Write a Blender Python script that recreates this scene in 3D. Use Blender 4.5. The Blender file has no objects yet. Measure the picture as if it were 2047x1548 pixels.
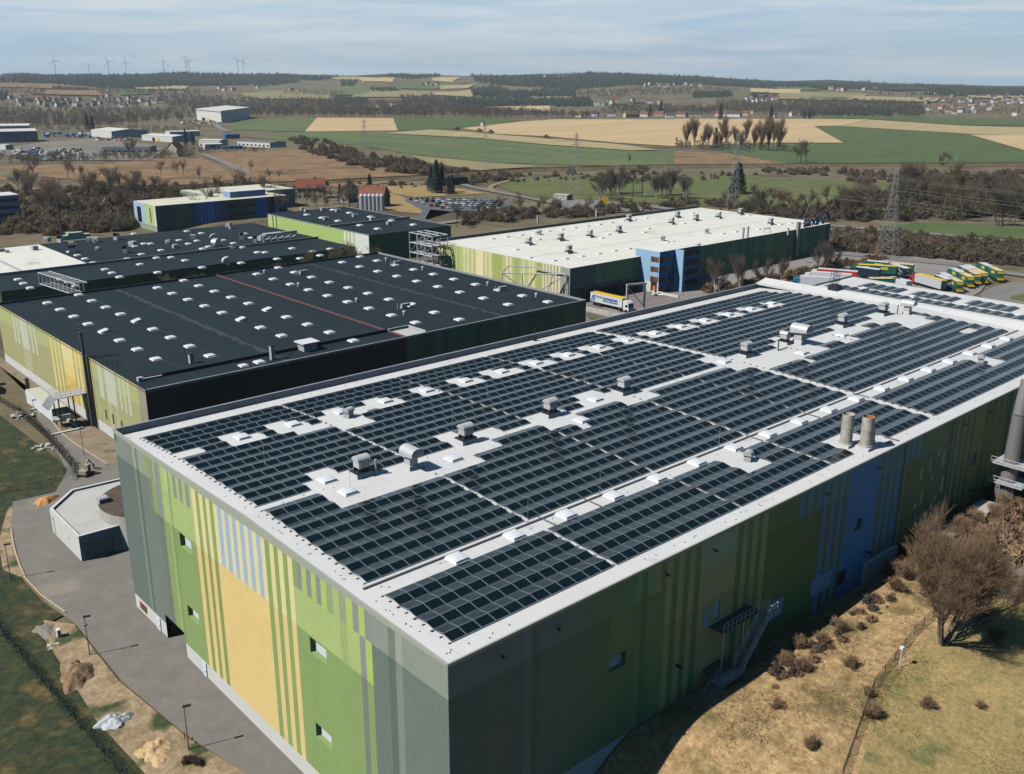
import bpy, math, random
import numpy as np
random.seed(7); RNG = np.random.default_rng(7)
SC = bpy.context.scene; COL = SC.collection
rad = math.radians
# ------------------------------------------------------------------ camera
PITCH, ROLL, YAW = rad(17.71931), rad(0.21033), rad(48.1635)
CAM = np.array([-40.9605, -53.3693, 71.6705]); FPX = 1929.195; W0 = 26.87
def cam_axes():
    cy, sy = math.cos(YAW), math.sin(YAW)
    f = np.array([cy*math.cos(PITCH), sy*math.cos(PITCH), -math.sin(PITCH)])
    r = np.array([sy, -cy, 0.]); u = np.cross(r, f)
    return r*math.cos(ROLL)+u*math.sin(ROLL), -r*math.sin(ROLL)+u*math.cos(ROLL), f
CR, CU, CF = cam_axes()
cd = bpy.data.cameras.new('camera'); cam = bpy.data.objects.new('camera', cd); COL.objects.link(cam)
cd.sensor_fit = 'HORIZONTAL'; cd.sensor_width = 36; cd.lens = FPX/2047*36; cd.clip_start = 1; cd.clip_end = 40000
from mathutils import Matrix, Vector
M = Matrix.Identity(4)
for i, a in enumerate((CR, CU, -CF)):
    for j in range(3): M[j][i] = a[j]
for j in range(3): M[j][3] = CAM[j]
cam.matrix_world = M; SC.camera = cam
# ------------------------------------------------------------------ light
SUN_AZ, SUN_EL = rad(162), rad(47.5)
sd = Vector((math.cos(SUN_EL)*math.cos(SUN_AZ), math.cos(SUN_EL)*math.sin(SUN_AZ), math.sin(SUN_EL)))
sl = bpy.data.lights.new('sun', 'SUN'); sl.energy = 4.7; sl.angle = rad(0.5); sl.color = (1, .965, .9)
so = bpy.data.objects.new('sun', sl); COL.objects.link(so)
so.rotation_euler = sd.to_track_quat('Z', 'Y').to_euler()
wd = bpy.data.worlds.new('World'); SC.world = wd; wd.use_nodes = True
nt = wd.node_tree; nt.nodes.clear(); L = nt.links.new
def WN(t, **k):
    n = nt.nodes.new(t)
    for a, b in k.items(): setattr(n, a, b)
    return n
sky = WN('ShaderNodeTexSky', sky_type='NISHITA'); sky.sun_disc = False; sky.sun_elevation = SUN_EL
sky.sun_rotation = math.pi/2-SUN_AZ; sky.altitude = 600; sky.air_density = 1.0; sky.dust_density = 0.6; sky.ozone_density = 1.0
tc = WN('ShaderNodeTexCoord'); mp = WN('ShaderNodeMapping'); mp.inputs['Scale'].default_value = (2.2, 2.2, 30)
mp.inputs['Rotation'].default_value = (0.02, -0.015, 0.5)
nz = WN('ShaderNodeTexNoise'); nz.inputs['Scale'].default_value = 2.0; nz.inputs['Detail'].default_value = 8; nz.inputs['Roughness'].default_value = .56
nz.inputs['Distortion'].default_value = .6
cr = WN('ShaderNodeMapRange'); cr.inputs['From Min'].default_value = .40; cr.inputs['From Max'].default_value = .66
mx = WN('ShaderNodeMix', data_type='RGBA'); CLB = 29.5
mx.inputs['A'].default_value = (.40*CLB, .55*CLB, .67*CLB, 1); mx.inputs['B'].default_value = (.60*CLB, .675*CLB, .735*CLB, 1)
# a bright veil of high cloud low in the north-east; the rest of the sky is clear
sep = WN('ShaderNodeSeparateXYZ'); L(tc.outputs['Generated'], sep.inputs[0])
ev = WN('ShaderNodeMapRange', interpolation_type='SMOOTHSTEP'); ev.inputs['From Min'].default_value = .10; ev.inputs['From Max'].default_value = .42; ev.inputs['To Min'].default_value = 1; ev.inputs['To Max'].default_value = 0
L(sep.outputs['Z'], ev.inputs['Value'])
dp = WN('ShaderNodeVectorMath', operation='DOT_PRODUCT'); dp.inputs[1].default_value = (math.cos(YAW), math.sin(YAW), 0); L(tc.outputs['Generated'], dp.inputs[0])
av = WN('ShaderNodeMapRange', interpolation_type='SMOOTHSTEP'); av.inputs['From Min'].default_value = .25; av.inputs['From Max'].default_value = .8; L(dp.outputs['Value'], av.inputs['Value'])
ml = WN('ShaderNodeMath', operation='MULTIPLY'); L(ev.outputs[0], ml.inputs[0]); L(av.outputs[0], ml.inputs[1])
mx2 = WN('ShaderNodeMix', data_type='RGBA')
bg = WN('ShaderNodeBackground'); bg.inputs['Strength'].default_value = .038; ow = WN('ShaderNodeOutputWorld')
L(tc.outputs['Generated'], mp.inputs['Vector']); L(mp.outputs[0], nz.inputs['Vector']); L(nz.outputs['Fac'], cr.inputs[0])
L(cr.outputs[0], mx.inputs['Factor']); L(ml.outputs[0], mx2.inputs['Factor']); tn = WN('ShaderNodeMix', data_type='RGBA', blend_type='MULTIPLY'); tn.inputs['Factor'].default_value = 1; tn.inputs['B'].default_value = (.6, 1.1, 1.3, 1); L(sky.outputs[0], tn.inputs['A']); L(tn.outputs['Result'], mx2.inputs['A']); L(mx.outputs['Result'], mx2.inputs['B']); L(mx2.outputs['Result'], bg.inputs['Color']); L(bg.outputs[0], ow.inputs[0])
SC.view_settings.view_transform = 'Standard'; SC.view_settings.look = 'None'; SC.view_settings.exposure = 0; SC.view_settings.gamma = 1
try:
    SC.cycles.volume_bounces = 1; SC.cycles.max_bounces = 6; SC.cycles.diffuse_bounces = 0; SC.cycles.volume_step_rate = 4
except Exception: pass
# ------------------------------------------------------------------ helpers
def lin(c):
    return tuple(((v/255)/12.92 if v <= 10 else (((v/255)+.055)/1.055)**2.4) for v in c)
def ss(t, a, b):
    t = np.clip((np.asarray(t, float)-a)/(b-a), 0, 1); return t*t*(3-2*t)
SKY = [(0,150),(50,148),(100,151),(200,150),(270,149),(330,147),(400,147),(430,148),(480,149),(560,148),(620,150),(680,152),(720,150),(780,147),(830,149),(880,148),(940,150),(1000,151),(1040,149),(1080,147),(1130,148),(1180,144),(1250,146),(1300,149),(1400,152),(1480,158),(1560,163),(1600,161),(1660,159),(1720,163),(1800,169),(1830,168),(1900,170),(2000,174),(2047,173)]
def ray(U, V): return CF+CR*(U-1023.5)/FPX-CU*(V-774)/FPX
RS = 6500.
_az = []; _hh = []
for u_, v_ in [(-900, 152)]+SKY+[(2900, 176)]:
    d = ray(u_, v_); _az.append(math.atan2(d[1], d[0])); _hh.append(max(10, CAM[2]+RS*d[2]/math.hypot(d[0], d[1])-9))
_az = np.array(_az[::-1]); _hh = np.array(_hh[::-1])
_gr = RNG.random((64, 64))
def vn(x, y, s):
    x = np.asarray(x, float)/s; y = np.asarray(y, float)/s
    xi = np.floor(x).astype(int); yi = np.floor(y).astype(int); fx = x-xi; fy = y-yi; fx = fx*fx*(3-2*fx); fy = fy*fy*(3-2*fy)
    g = lambda a, b: _gr[a % 64, b % 64]
    return (g(xi, yi)*(1-fx)+g(xi+1, yi)*fx)*(1-fy)+(g(xi, yi+1)*(1-fx)+g(xi+1, yi+1)*fx)*fy
def H(x, y):
    x = np.asarray(x, float); y = np.asarray(y, float)
    base = 2.5*ss(x, 145, 175)
    plate = (10.5+.9*ss(x, 38, 62))*ss(x, 2, 30)*(1-ss(x, 125, 215))
    tr = np.minimum(plate, 8.7+ss(-y, 0, 5)*np.maximum(plate-8.7, 0))
    pl = np.where(x > 20, tr, plate)*(1-ss(y, 3, 6))
    n = (vn(x, y, 7.)+.5*vn(x+50, y, 3.)-.75)*.5*ss(-y, 2, 8)*ss(x, 5, 25)*(1-ss(x, 125, 215))
    dx = x-CAM[0]; dy = y-CAM[1]; r = np.hypot(dx, dy); az = np.arctan2(dy, dx)
    hf = np.interp(az, _az, _hh)
    far = hf*ss(r, 2300, RS)+(vn(x, y, 520.)-.5)*26*ss(r, 2000, 3600)*(1-ss(r, 5600, RS))
    return np.maximum(base+pl, 0)+n*1.+np.maximum(far, 0)
_T = np.exp(np.linspace(math.log(40), math.log(9000), 420))
def G(u, v):
    d = ray(u, v); d = d/math.hypot(d[0], d[1])
    z = CAM[2]+_T*d[2]; below = z < H(CAM[0]+_T*d[0], CAM[1]+_T*d[1])
    if not below.any(): t = 8900.
    else:
        i = int(np.argmax(below)); a = _T[i-1] if i else 30; b = _T[i]
        for _ in range(24):
            m = (a+b)/2
            if CAM[2]+m*d[2] < H(CAM[0]+m*d[0], CAM[1]+m*d[1]): b = m
            else: a = m
        t = b
    x = CAM[0]+t*d[0]; y = CAM[1]+t*d[1]
    return np.array([x, y, float(H(x, y))])
def Gv(us, vs_):
    us = np.asarray(us, float); vs_ = np.asarray(vs_, float); out = []
    for c in range(0, len(us), 400):
        u = us[c:c+400]; v = vs_[c:c+400]; D = CF[None]+CR[None]*((u-1023.5)/FPX)[:, None]-CU[None]*((v-774)/FPX)[:, None]; D /= np.hypot(D[:, 0], D[:, 1])[:, None]
        f = lambda t: CAM[2]+t*(D[:, 2:3] if t.ndim > 1 else D[:, 2])-H(CAM[0]+t*(D[:, 0:1] if t.ndim > 1 else D[:, 0]), CAM[1]+t*(D[:, 1:2] if t.ndim > 1 else D[:, 1]))
        F_ = f(np.broadcast_to(_T[None], (len(u), len(_T)))) < 0; i = np.where(F_.any(1), np.argmax(F_, 1), len(_T)-1); a = _T[np.maximum(i-1, 0)]; b = _T[i]
        for _ in range(14):
            m = (a+b)/2; w = f(m) < 0; b = np.where(w, m, b); a = np.where(w, a, m)
        x = CAM[0]+b*D[:, 0]; y = CAM[1]+b*D[:, 1]; out.append(np.stack([x, y, H(x, y)], 1))
    return np.concatenate(out)
def PZ(u, v, z):
    d = ray(u, v); t = (z-CAM[2])/d[2]; return CAM+t*d
def AX(u, v, ax, val):
    d = ray(u, v); t = (val-CAM[ax])/d[ax]; return CAM+t*d
ONES = ['', 'first', 'second', 'third', 'fourth', 'fifth', 'sixth', 'seventh', 'eighth', 'ninth', 'tenth', 'eleventh', 'twelfth', 'thirteenth', 'fourteenth', 'fifteenth', 'sixteenth', 'seventeenth', 'eighteenth', 'nineteenth']
TENS = ['', '', 'twent', 'thirt', 'fort', 'fift', 'sixt', 'sevent', 'eight', 'ninet']
def nth(n):
    if n < 20: return ONES[n]
    if n >= 100: return 'hundred and '+nth(n-100) if n > 100 else 'hundredth'
    return TENS[n//10]+('ieth' if n % 10 == 0 else 'y-'+ONES[n % 10])
# ------------------------------------------------------------------ materials
MATS = {}
def mat(name, c, rough=.7, metal=0., noise=0., nscale=1., bump=0., bscale=5., c2=None, spec=None, rib=None, ribs=.25, dirt=None, emit=None, hue=None, stretch=None, fine=None):
    """c: linear colour; c2 second colour mixed by noise; rib: bump ribs along an axis with spacing ribs"""
    if name in MATS: return MATS[name]
    m = bpy.data.materials.new(name); m.use_nodes = True; MATS[name] = m
    n = m.node_tree; N = n.nodes; b = N['Principled BSDF']; lk = n.links.new
    b.inputs['Base Color'].default_value = (*c[:3], 1); b.inputs['Roughness'].default_value = rough; b.inputs['Metallic'].default_value = metal
    if spec is not None: b.inputs['Specular IOR Level'].default_value = spec
    m.diffuse_color = (*c[:3], 1)
    geo = N.new('ShaderNodeNewGeometry'); pos = geo.outputs['Position']
    if stretch:
        mpn = N.new('ShaderNodeMapping'); mpn.inputs['Scale'].default_value = stretch; lk(pos, mpn.inputs[0]); pos = mpn.outputs[0]
    colout = None
    if noise or c2:
        t = N.new('ShaderNodeTexNoise'); t.inputs['Scale'].default_value = nscale; t.inputs['Detail'].default_value = 8; t.inputs['Roughness'].default_value = .62
        lk(pos, t.inputs['Vector'])
        mr = N.new('ShaderNodeMapRange'); mr.inputs['From Min'].default_value = .34; mr.inputs['From Max'].default_value = .66
        lk(t.outputs['Fac'], mr.inputs['Value'])
        mxn = N.new('ShaderNodeMix'); mxn.data_type = 'RGBA'
        if c2 is None:
            c1 = tuple(v*(1-noise) for v in c[:3]); c2_ = tuple(min(1, v*(1+noise)) for v in c[:3])
        else: c1 = c[:3]; c2_ = c2[:3]
        mxn.inputs['A'].default_value = (*c1, 1); mxn.inputs['B'].default_value = (*c2_, 1)
        lk(mr.outputs[0], mxn.inputs['Factor']); colout = mxn.outputs['Result']
        if dirt:
            t2 = N.new('ShaderNodeTexNoise'); t2.inputs['Scale'].default_value = dirt[1]; t2.inputs['Detail'].default_value = 6
            lk(pos, t2.inputs['Vector']); m2 = N.new('ShaderNodeMapRange'); m2.inputs['From Min'].default_value = dirt[2]; m2.inputs['From Max'].default_value = dirt[2]+.12
            lk(t2.outputs['Fac'], m2.inputs['Value']); mm = N.new('ShaderNodeMix'); mm.data_type = 'RGBA'
            mm.inputs['B'].default_value = (*dirt[0], 1); lk(m2.outputs[0], mm.inputs['Factor']); lk(colout, mm.inputs['A']); colout = mm.outputs['Result']
        if fine:
            t3 = N.new('ShaderNodeTexNoise'); t3.inputs['Scale'].default_value = fine[0]; t3.inputs['Detail'].default_value = 5; t3.inputs['Roughness'].default_value = .7; lk(geo.outputs['Position'], t3.inputs['Vector'])
            m3 = N.new('ShaderNodeMapRange'); m3.inputs['From Min'].default_value = .3; m3.inputs['From Max'].default_value = .7; m3.inputs['To Min'].default_value = 1-fine[1]; m3.inputs['To Max'].default_value = 1+fine[1]*.6; lk(t3.outputs['Fac'], m3.inputs['Value'])
            vm = N.new('ShaderNodeVectorMath'); vm.operation = 'SCALE'; lk(colout, vm.inputs[0]); lk(m3.outputs[0], vm.inputs['Scale']); colout = vm.outputs[0]
        lk(colout, b.inputs['Base Color'])
    bh = None
    if bump:
        t = N.new('ShaderNodeTexNoise'); t.inputs['Scale'].default_value = bscale; t.inputs['Detail'].default_value = 6; lk(geo.outputs['Position'], t.inputs['Vector'])
        bp = N.new('ShaderNodeBump'); bp.inputs['Strength'].default_value = 1; bp.inputs['Distance'].default_value = bump
        lk(t.outputs['Fac'], bp.inputs['Height']); bh = bp.outputs[0]; lk(bh, b.inputs['Normal'])
    if rib:
        w = N.new('ShaderNodeTexWave'); w.wave_type = 'BANDS'; w.bands_direction = rib; w.inputs['Scale'].default_value = 2*math.pi/20/ribs*1.0
        lk(geo.outputs['Position'], w.inputs['Vector']); bp = N.new('ShaderNodeBump'); bp.inputs['Strength'].default_value = .8; bp.inputs['Distance'].default_value = .008 if rib == 'X' else .07
        lk(w.outputs['Fac'], bp.inputs['Height'])
        if bh: lk(bh, bp.inputs['Normal'])
        lk(bp.outputs[0], b.inputs['Normal'])
    return m
def S(r, g, b, k=1.0): return tuple(min(.92, v*k) for v in lin((r, g, b)))
# ------------------------------------------------------------------ mesh builder
class MB:
    def __init__(s): s.v = []; s.f = []; s.m = []; s.n = 0
    def add(s, vs, fs, mi=0):
        b = s.n; s.v.extend([tuple(map(float, q)) for q in vs]); s.n += len(vs)
        for f in fs: s.f.append(tuple(i+b for i in f)); s.m.append(mi)
    def quad(s, a, b, c, d, mi=0): s.add([a, b, c, d], [(0, 1, 2, 3)], mi)
    def box(s, x0, y0, z0, x1, y1, z1, mi=0, R=None, o=None):
        vs = np.array([(x0, y0, z0), (x1, y0, z0), (x1, y1, z0), (x0, y1, z0), (x0, y0, z1), (x1, y0, z1), (x1, y1, z1), (x0, y1, z1)], float)
        if R is not None: c, q = math.cos(R), math.sin(R); vs[:, :2] = vs[:, :2] @ np.array([[c, q], [-q, c]])
        if o is not None: vs = vs+np.array(o)
        s.add(vs, [(0, 3, 2, 1), (4, 5, 6, 7), (0, 1, 5, 4), (1, 2, 6, 5), (2, 3, 7, 6), (3, 0, 4, 7)], mi)
    def tube(s, a, b, r0, r1=None, n=6, mi=0, cap=True):
        r1 = r0 if r1 is None else r1
        a = np.array(a, float); b = np.array(b, float); d = b-a; l = np.linalg.norm(d)
        if l < 1e-6: return
        d /= l; t = np.array([0, 0, 1.]) if abs(d[2]) < .9 else np.array([1., 0, 0]); p = np.cross(d, t); p /= np.linalg.norm(p); q = np.cross(d, p)
        vs = []
        for c, r in ((a, r0), (b, r1)):
            for i in range(n):
                w = 2*math.pi*i/n; vs.append(c+p*r*math.cos(w)+q*r*math.sin(w))
        fs = [(i, (i+1) % n, n+(i+1) % n, n+i) for i in range(n)]
        if cap: fs += [tuple(range(n))[::-1], tuple(range(n, 2*n))]
        s.add(vs, fs, mi)
    def prism(s, pts, z0, z1, mi=0, mt=None):
        n = len(pts); vs = [(p[0], p[1], z0) for p in pts]+[(p[0], p[1], z1) for p in pts]
        s.add(vs, [(i, (i+1) % n, n+(i+1) % n, n+i) for i in range(n)]+[tuple(range(n))[::-1]], mi)
        s.add(vs[n:], [tuple(range(n))], mi if mt is None else mt)
    def build(s, name, mats, parent=None, loc=None, smooth=False):
        me = bpy.data.meshes.new(name); me.from_pydata(s.v, [], s.f)
        for m in (mats if isinstance(mats, (list, tuple)) else [mats]): me.materials.append(m)
        if len(me.materials) > 1: me.polygons.foreach_set('material_index', s.m)
        if smooth: me.polygons.foreach_set('use_smooth', [True]*len(me.polygons))
        me.update(); o = bpy.data.objects.new(name, me); COL.objects.link(o)
        if parent: o.parent = parent
        if loc is not None: o.location = loc
        return o
def tag(o, label=None, cat=None, group=None, kind=None):
    if label: o['label'] = label
    if cat: o['category'] = cat
    if group: o['group'] = group
    if kind: o['kind'] = kind
    return o
def empty(name, label, cat, loc=(0, 0, 0), rz=0, group=None):
    o = bpy.data.objects.new(name, None); COL.objects.link(o); o.location = tuple(map(float, loc)); o.rotation_euler = (0, 0, rz); o.empty_display_size = .5
    return tag(o, label, cat, group)
KIDS = {}
def copy_tree(o, parent=None):
    c = o.copy(); COL.objects.link(c)
    if parent: c.parent = parent
    if o.name not in KIDS: KIDS[o.name] = list(o.children)
    for ch in KIDS[o.name]: copy_tree(ch, c)
    return c
class Proto:
    """first use places the prototype itself, later uses copy it"""
    all = []
    def __init__(s, o): Proto.all.append(s); s.o = o; s.used = False; KIDS[o.name] = list(o.children); [KIDS.setdefault(c.name, list(c.children)) for c in o.children]
    def put(s, loc, rz, label, group=None, scale=None):
        c = s.o if not s.used else copy_tree(s.o); s.used = True
        c.location = tuple(map(float, loc)); c.rotation_euler = (0, 0, rz); c['label'] = label
        if group: c['group'] = group
        if scale is not None: c.scale = scale if isinstance(scale, tuple) else (scale,)*3
        return c
def cut_grid(me_pts, step):
    """polygon -> bmesh cut on a world grid so that it can follow the terrain"""
    import bmesh
    bm = bmesh.new(); vs = [bm.verts.new((p[0], p[1], 0)) for p in me_pts]; bm.faces.new(vs)
    P = np.array([[p[0], p[1]] for p in me_pts]); lo = P.min(0); hi = P.max(0)
    for ax in (0, 1):
        for c in np.arange(math.ceil(lo[ax]/step)*step, hi[ax], step):
            co = [0, 0, 0]; co[ax] = c; no = [0, 0, 0]; no[ax] = 1
            bmesh.ops.bisect_plane(bm, geom=bm.verts[:]+bm.edges[:]+bm.faces[:], plane_co=co, plane_no=no)
    bmesh.ops.triangulate(bm, faces=bm.faces[:])
    return bm
_SH = [0]
def lift(off):
    _SH[0] += 1; return off+_SH[0]*(.0035 if off < 2 else .02)
def drape(name, pts, m, off=.03, step=None, label=None, world=False, kind='structure', cat=None):
    off = lift(off); P = [p if world else G(*p) for p in pts]
    a = sum(P[i-1][0]*P[i][1]-P[i][0]*P[i-1][1] for i in range(len(P)))
    if a < 0: P = P[::-1]
    bm = cut_grid(P, step or 1e6)
    X = np.array([[v.co.x, v.co.y] for v in bm.verts]); Z = H(X[:, 0], X[:, 1])+off
    for v, z in zip(bm.verts, Z): v.co.z = z
    me = bpy.data.meshes.new(name); bm.to_mesh(me); bm.free(); me.materials.append(m)
    o = bpy.data.objects.new(name, me); COL.objects.link(o); return tag(o, label, cat, None, kind)
def ribbon(name, line, w, m, off=.05, step=4., label=None, world=False, kind='structure', cat=None):
    off = lift(off); P = [np.array(p if world else G(*p), float)[:2] for p in line]
    Q = []
    for a, b in zip(P[:-1], P[1:]):
        k = max(1, int(np.linalg.norm(b-a)/step))
        for i in range(k): Q.append(a+(b-a)*i/k)
    Q.append(P[-1]); Q = np.array(Q)
    for _ in range(3):
        if len(Q) > 4: Q[1:-1] = (Q[:-2]+2*Q[1:-1]+Q[2:])/4
    T = np.gradient(Q, axis=0); T /= np.linalg.norm(T, axis=1)[:, None]+1e-9; Nn = np.stack([-T[:, 1], T[:, 0]], 1)
    A = Q+Nn*w/2; B = Q-Nn*w/2; mb = MB()
    za = H(A[:, 0], A[:, 1])+off; zb = H(B[:, 0], B[:, 1])+off
    vs = [(A[i, 0], A[i, 1], za[i]) for i in range(len(Q))]+[(B[i, 0], B[i, 1], zb[i]) for i in range(len(Q))]
    n = len(Q); mb.add(vs, [(i, n+i, n+i+1, i+1) for i in range(n-1)])
    return tag(mb.build(name, m), label, cat, None, kind), Q
# ================================================================== GROUND
M_EARTH = mat('dry_grassland', fine=(.12, .35), c=(.21, .16, .095), rough=.95, c2=(.135, .12, .062), nscale=.035, dirt=((.10, .075, .045), .012, .52))
def terrain():
    az0 = YAW
    azs = np.concatenate([np.arange(-180, -36, 6), np.arange(-36, 36, .22), np.arange(36, 180, 6)])
    azs = az0+np.radians(azs)
    rs = np.concatenate([[.5, 10, 20], np.exp(np.linspace(math.log(28), math.log(330), 250)), np.exp(np.linspace(math.log(340), math.log(9000), 170))])
    A, Rr = np.meshgrid(azs, rs); X = CAM[0]+Rr*np.cos(A); Y = CAM[1]+Rr*np.sin(A); Z = H(X, Y)
    na = len(azs); nr = len(rs); V = np.stack([X, Y, Z], -1).reshape(-1, 3)
    i, j = np.meshgrid(np.arange(nr-1), np.arange(na), indexing='ij'); j2 = (j+1) % na
    F = np.stack([i*na+j, (i+1)*na+j, (i+1)*na+j2, i*na+j2], -1).reshape(-1, 4)
    me = bpy.data.meshes.new('ground'); me.vertices.add(len(V)); me.vertices.foreach_set('co', V.ravel())
    me.loops.add(F.size); me.loops.foreach_set('vertex_index', F.ravel()); me.polygons.add(len(F))
    me.polygons.foreach_set('loop_start', np.arange(0, F.size, 4)); me.polygons.foreach_set('loop_total', np.full(len(F), 4))
    me.polygons.foreach_set('use_smooth', np.ones(len(F), bool)); me.update(); me.validate(); me.materials.append(M_EARTH)
    o = bpy.data.objects.new('ground', me); COL.objects.link(o); tag(o, kind='structure')
terrain()
GREEN = mat('winter_wheat', fine=(.06, .18), c=S(108, 118, 68, .95), rough=.95, c2=S(84, 104, 66, .95), nscale=.02, stretch=(1, .25, 1))
GREEN2 = mat('young_crop', fine=(.06, .18), c=S(92, 110, 60, .9), rough=.95, c2=S(78, 98, 54, .9), nscale=.03, stretch=(.3, 1, 1))
PALEG = mat('pale_grass_strip', S(150, 142, 100, .8), .95, c2=S(168, 154, 110, .8), nscale=.02)
TAN = mat('stubble_field', S(208, 180, 138, .95), .95, c2=S(192, 166, 122, .95), nscale=.012, stretch=(.2, 1, 1))
TAN2 = mat('sandy_field', S(184, 166, 122, .95), .95, c2=S(170, 154, 112, .95), nscale=.02)
MEAD = mat('meadow_grass', fine=(.12, .3), c=S(124, 128, 72, .75), rough=.95, c2=S(100, 112, 60, .75), nscale=.03, dirt=(S(150, 138, 90, .8), .01, .6))
BROWN = mat('brown_rough_grass', fine=(.12, .4), c=S(158, 126, 90, .95), rough=.95, c2=S(130, 104, 76, .95), nscale=.05, dirt=(S(110, 100, 66, .7), .02, .58))
ASPH = mat('asphalt', fine=(2.5, .12), c=S(134, 128, 121, 1.), rough=.9, c2=S(122, 117, 111, 1.), nscale=.35, dirt=(S(152, 142, 129, 1.), .08, .58), bump=.01, bscale=8)
ASPH2 = mat('road_asphalt', S(132, 128, 124, .95), .9, noise=.1, nscale=.05)
CONC = mat('concrete', S(196, 192, 184, .85), .85, noise=.07, nscale=.8, dirt=(S(165, 155, 140, .8), .35, .6))
CONCW = mat('pale_concrete', S(225, 225, 218, .85), .85, noise=.04, nscale=.5)
SAND = mat('kerb_sandstone', S(205, 185, 150, .8), .9, noise=.15, nscale=2)
def fld(n, pts, m, off=.5, step=40): return drape(n, pts, m, off, step)
c2 = lambda L_: [(650+x/2.924, y/2.924) for x, y in L_]
c3 = lambda L_: [(1347+x/2.924, y/2.924) for x, y in L_]
c1 = lambda L_: [(x/2.924, y/2.924) for x, y in L_]
fld('green_field', [(455, 247), (500, 239), (634, 236), (609, 264), (525, 262), (470, 262)], GREEN)
fld('stubble_field', [(634, 236), (786, 237), (795, 262), (609, 264)], TAN)
fld('dark_green_field', c2([(400, 692), (1000, 690), (1150, 705), (1000, 728), (730, 755), (620, 757), (428, 766)]), GREEN2)
fld('stubble_field', c2([(800, 752), (1120, 716), (1340, 700), (2037, 700)])+c3([(0, 696), (1150, 700), (960, 738), (820, 740), (990, 838), (600, 838), (0, 858)])+c2([(1700, 838), (1300, 800), (985, 785)]), TAN, .6)
fld('pale_field_strip', c2([(350, 782), (610, 760), (800, 772), (985, 789), (1270, 812), (1700, 846), (1950, 880), (1790, 884), (1300, 850), (900, 811), (500, 790)]), TAN2, .7)
fld('green_field', c2([(-480, 800), (0, 772), (350, 784), (900, 813), (1300, 852), (1790, 886), (2037, 882)])+c3([(60, 900), (450, 940), (400, 972), (0, 965)])+c2([(1900, 975), (1500, 970), (1000, 955), (500, 905), (200, 850), (-200, 830)]), GREEN, .4, 60)
fld('pale_field_strip', c2([(480, 908), (1000, 957), (1280, 975), (900, 1000), (620, 960)]), PALEG, .5)
fld('pale_field_strip', c3([(1150, 702), (1700, 738), (2140, 750), (2400, 740), (2400, 840), (2140, 800), (1700, 785), (1500, 772), (1000, 742), (960, 738)]), TAN2, .6)
fld('stubble_field', c3([(1730, 790), (2140, 797), (2500, 800), (2500, 960), (2047, 882)]), TAN, .6)
fld('green_field', c3([(830, 742), (1000, 744), (1400, 772), (1700, 787), (2047, 884), (2400, 950), (2400, 985), (2047, 972), (900, 965), (700, 905), (820, 842), (990, 840)]), GREEN2, .5, 60)
fld('green_field', c3([(850, 674), (1600, 690), (2047, 706), (2047, 738), (1700, 735), (1150, 698), (870, 690)]), GREEN2, .6, 60)
fld('green_field', c3([(200, 865), (700, 845), (820, 845), (900, 968), (700, 965), (450, 925)]), GREEN2, .5, 40)
fld('rough_grass', c3([(0, 885), (350, 905), (650, 940), (800, 965), (300, 965), (500, 975), (0, 980)]), BROWN, .45, 40)
fld('meadow', c2([(990, 1085), (1150, 1040), (1400, 1025), (1700, 1030), (2040, 1055), (2040, 1170), (1500, 1185), (1250, 1165), (1080, 1118)]), MEAD, .3, 20)
fld('meadow', c3([(-300, 1040), (300, 1030), (800, 1045), (1400, 1082), (1330, 1180), (1250, 1260), (700, 1230), (200, 1210), (-300, 1180)]), MEAD, .3, 20)
fld('green_field', [(1755, 453), (1845, 446), (2047, 454), (2200, 460), (2200, 492), (2047, 480), (1850, 467)], mat('bright_meadow', S(96, 116, 62, .75), .95, noise=.15, nscale=.05), .3, 20)
fld('rough_grass', c1([(-200, 985), (600, 960), (900, 930), (1180, 925), (1350, 1010), (1500, 1000), (1500, 1040), (1000, 1100), (300, 1040), (-200, 1060)]), BROWN, .3, 30)
fld('rough_grass', c1([(1200, 900), (1500, 880), (1750, 880), (2047, 930), (2500, 1050), (2000, 1100), (1600, 1090), (1380, 1010)]), BROWN, .35, 30)
fld('lawn', c1([(40, 850), (520, 830), (560, 880), (60, 880)]), MEAD, .3, 30)
fld('dry_lawn', [(770, 372), (880, 372), (975, 388), (905, 392), (830, 396), (785, 388)], mat('tan_lawn', S(178, 152, 102, .75), .95, noise=.12, nscale=.08), .3, 20)
fld('dry_lawn', [(770, 385), (800, 392), (860, 430), (800, 425), (740, 410)], mat('tan_lawn', S(178, 152, 102)), .2, 20)
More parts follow.
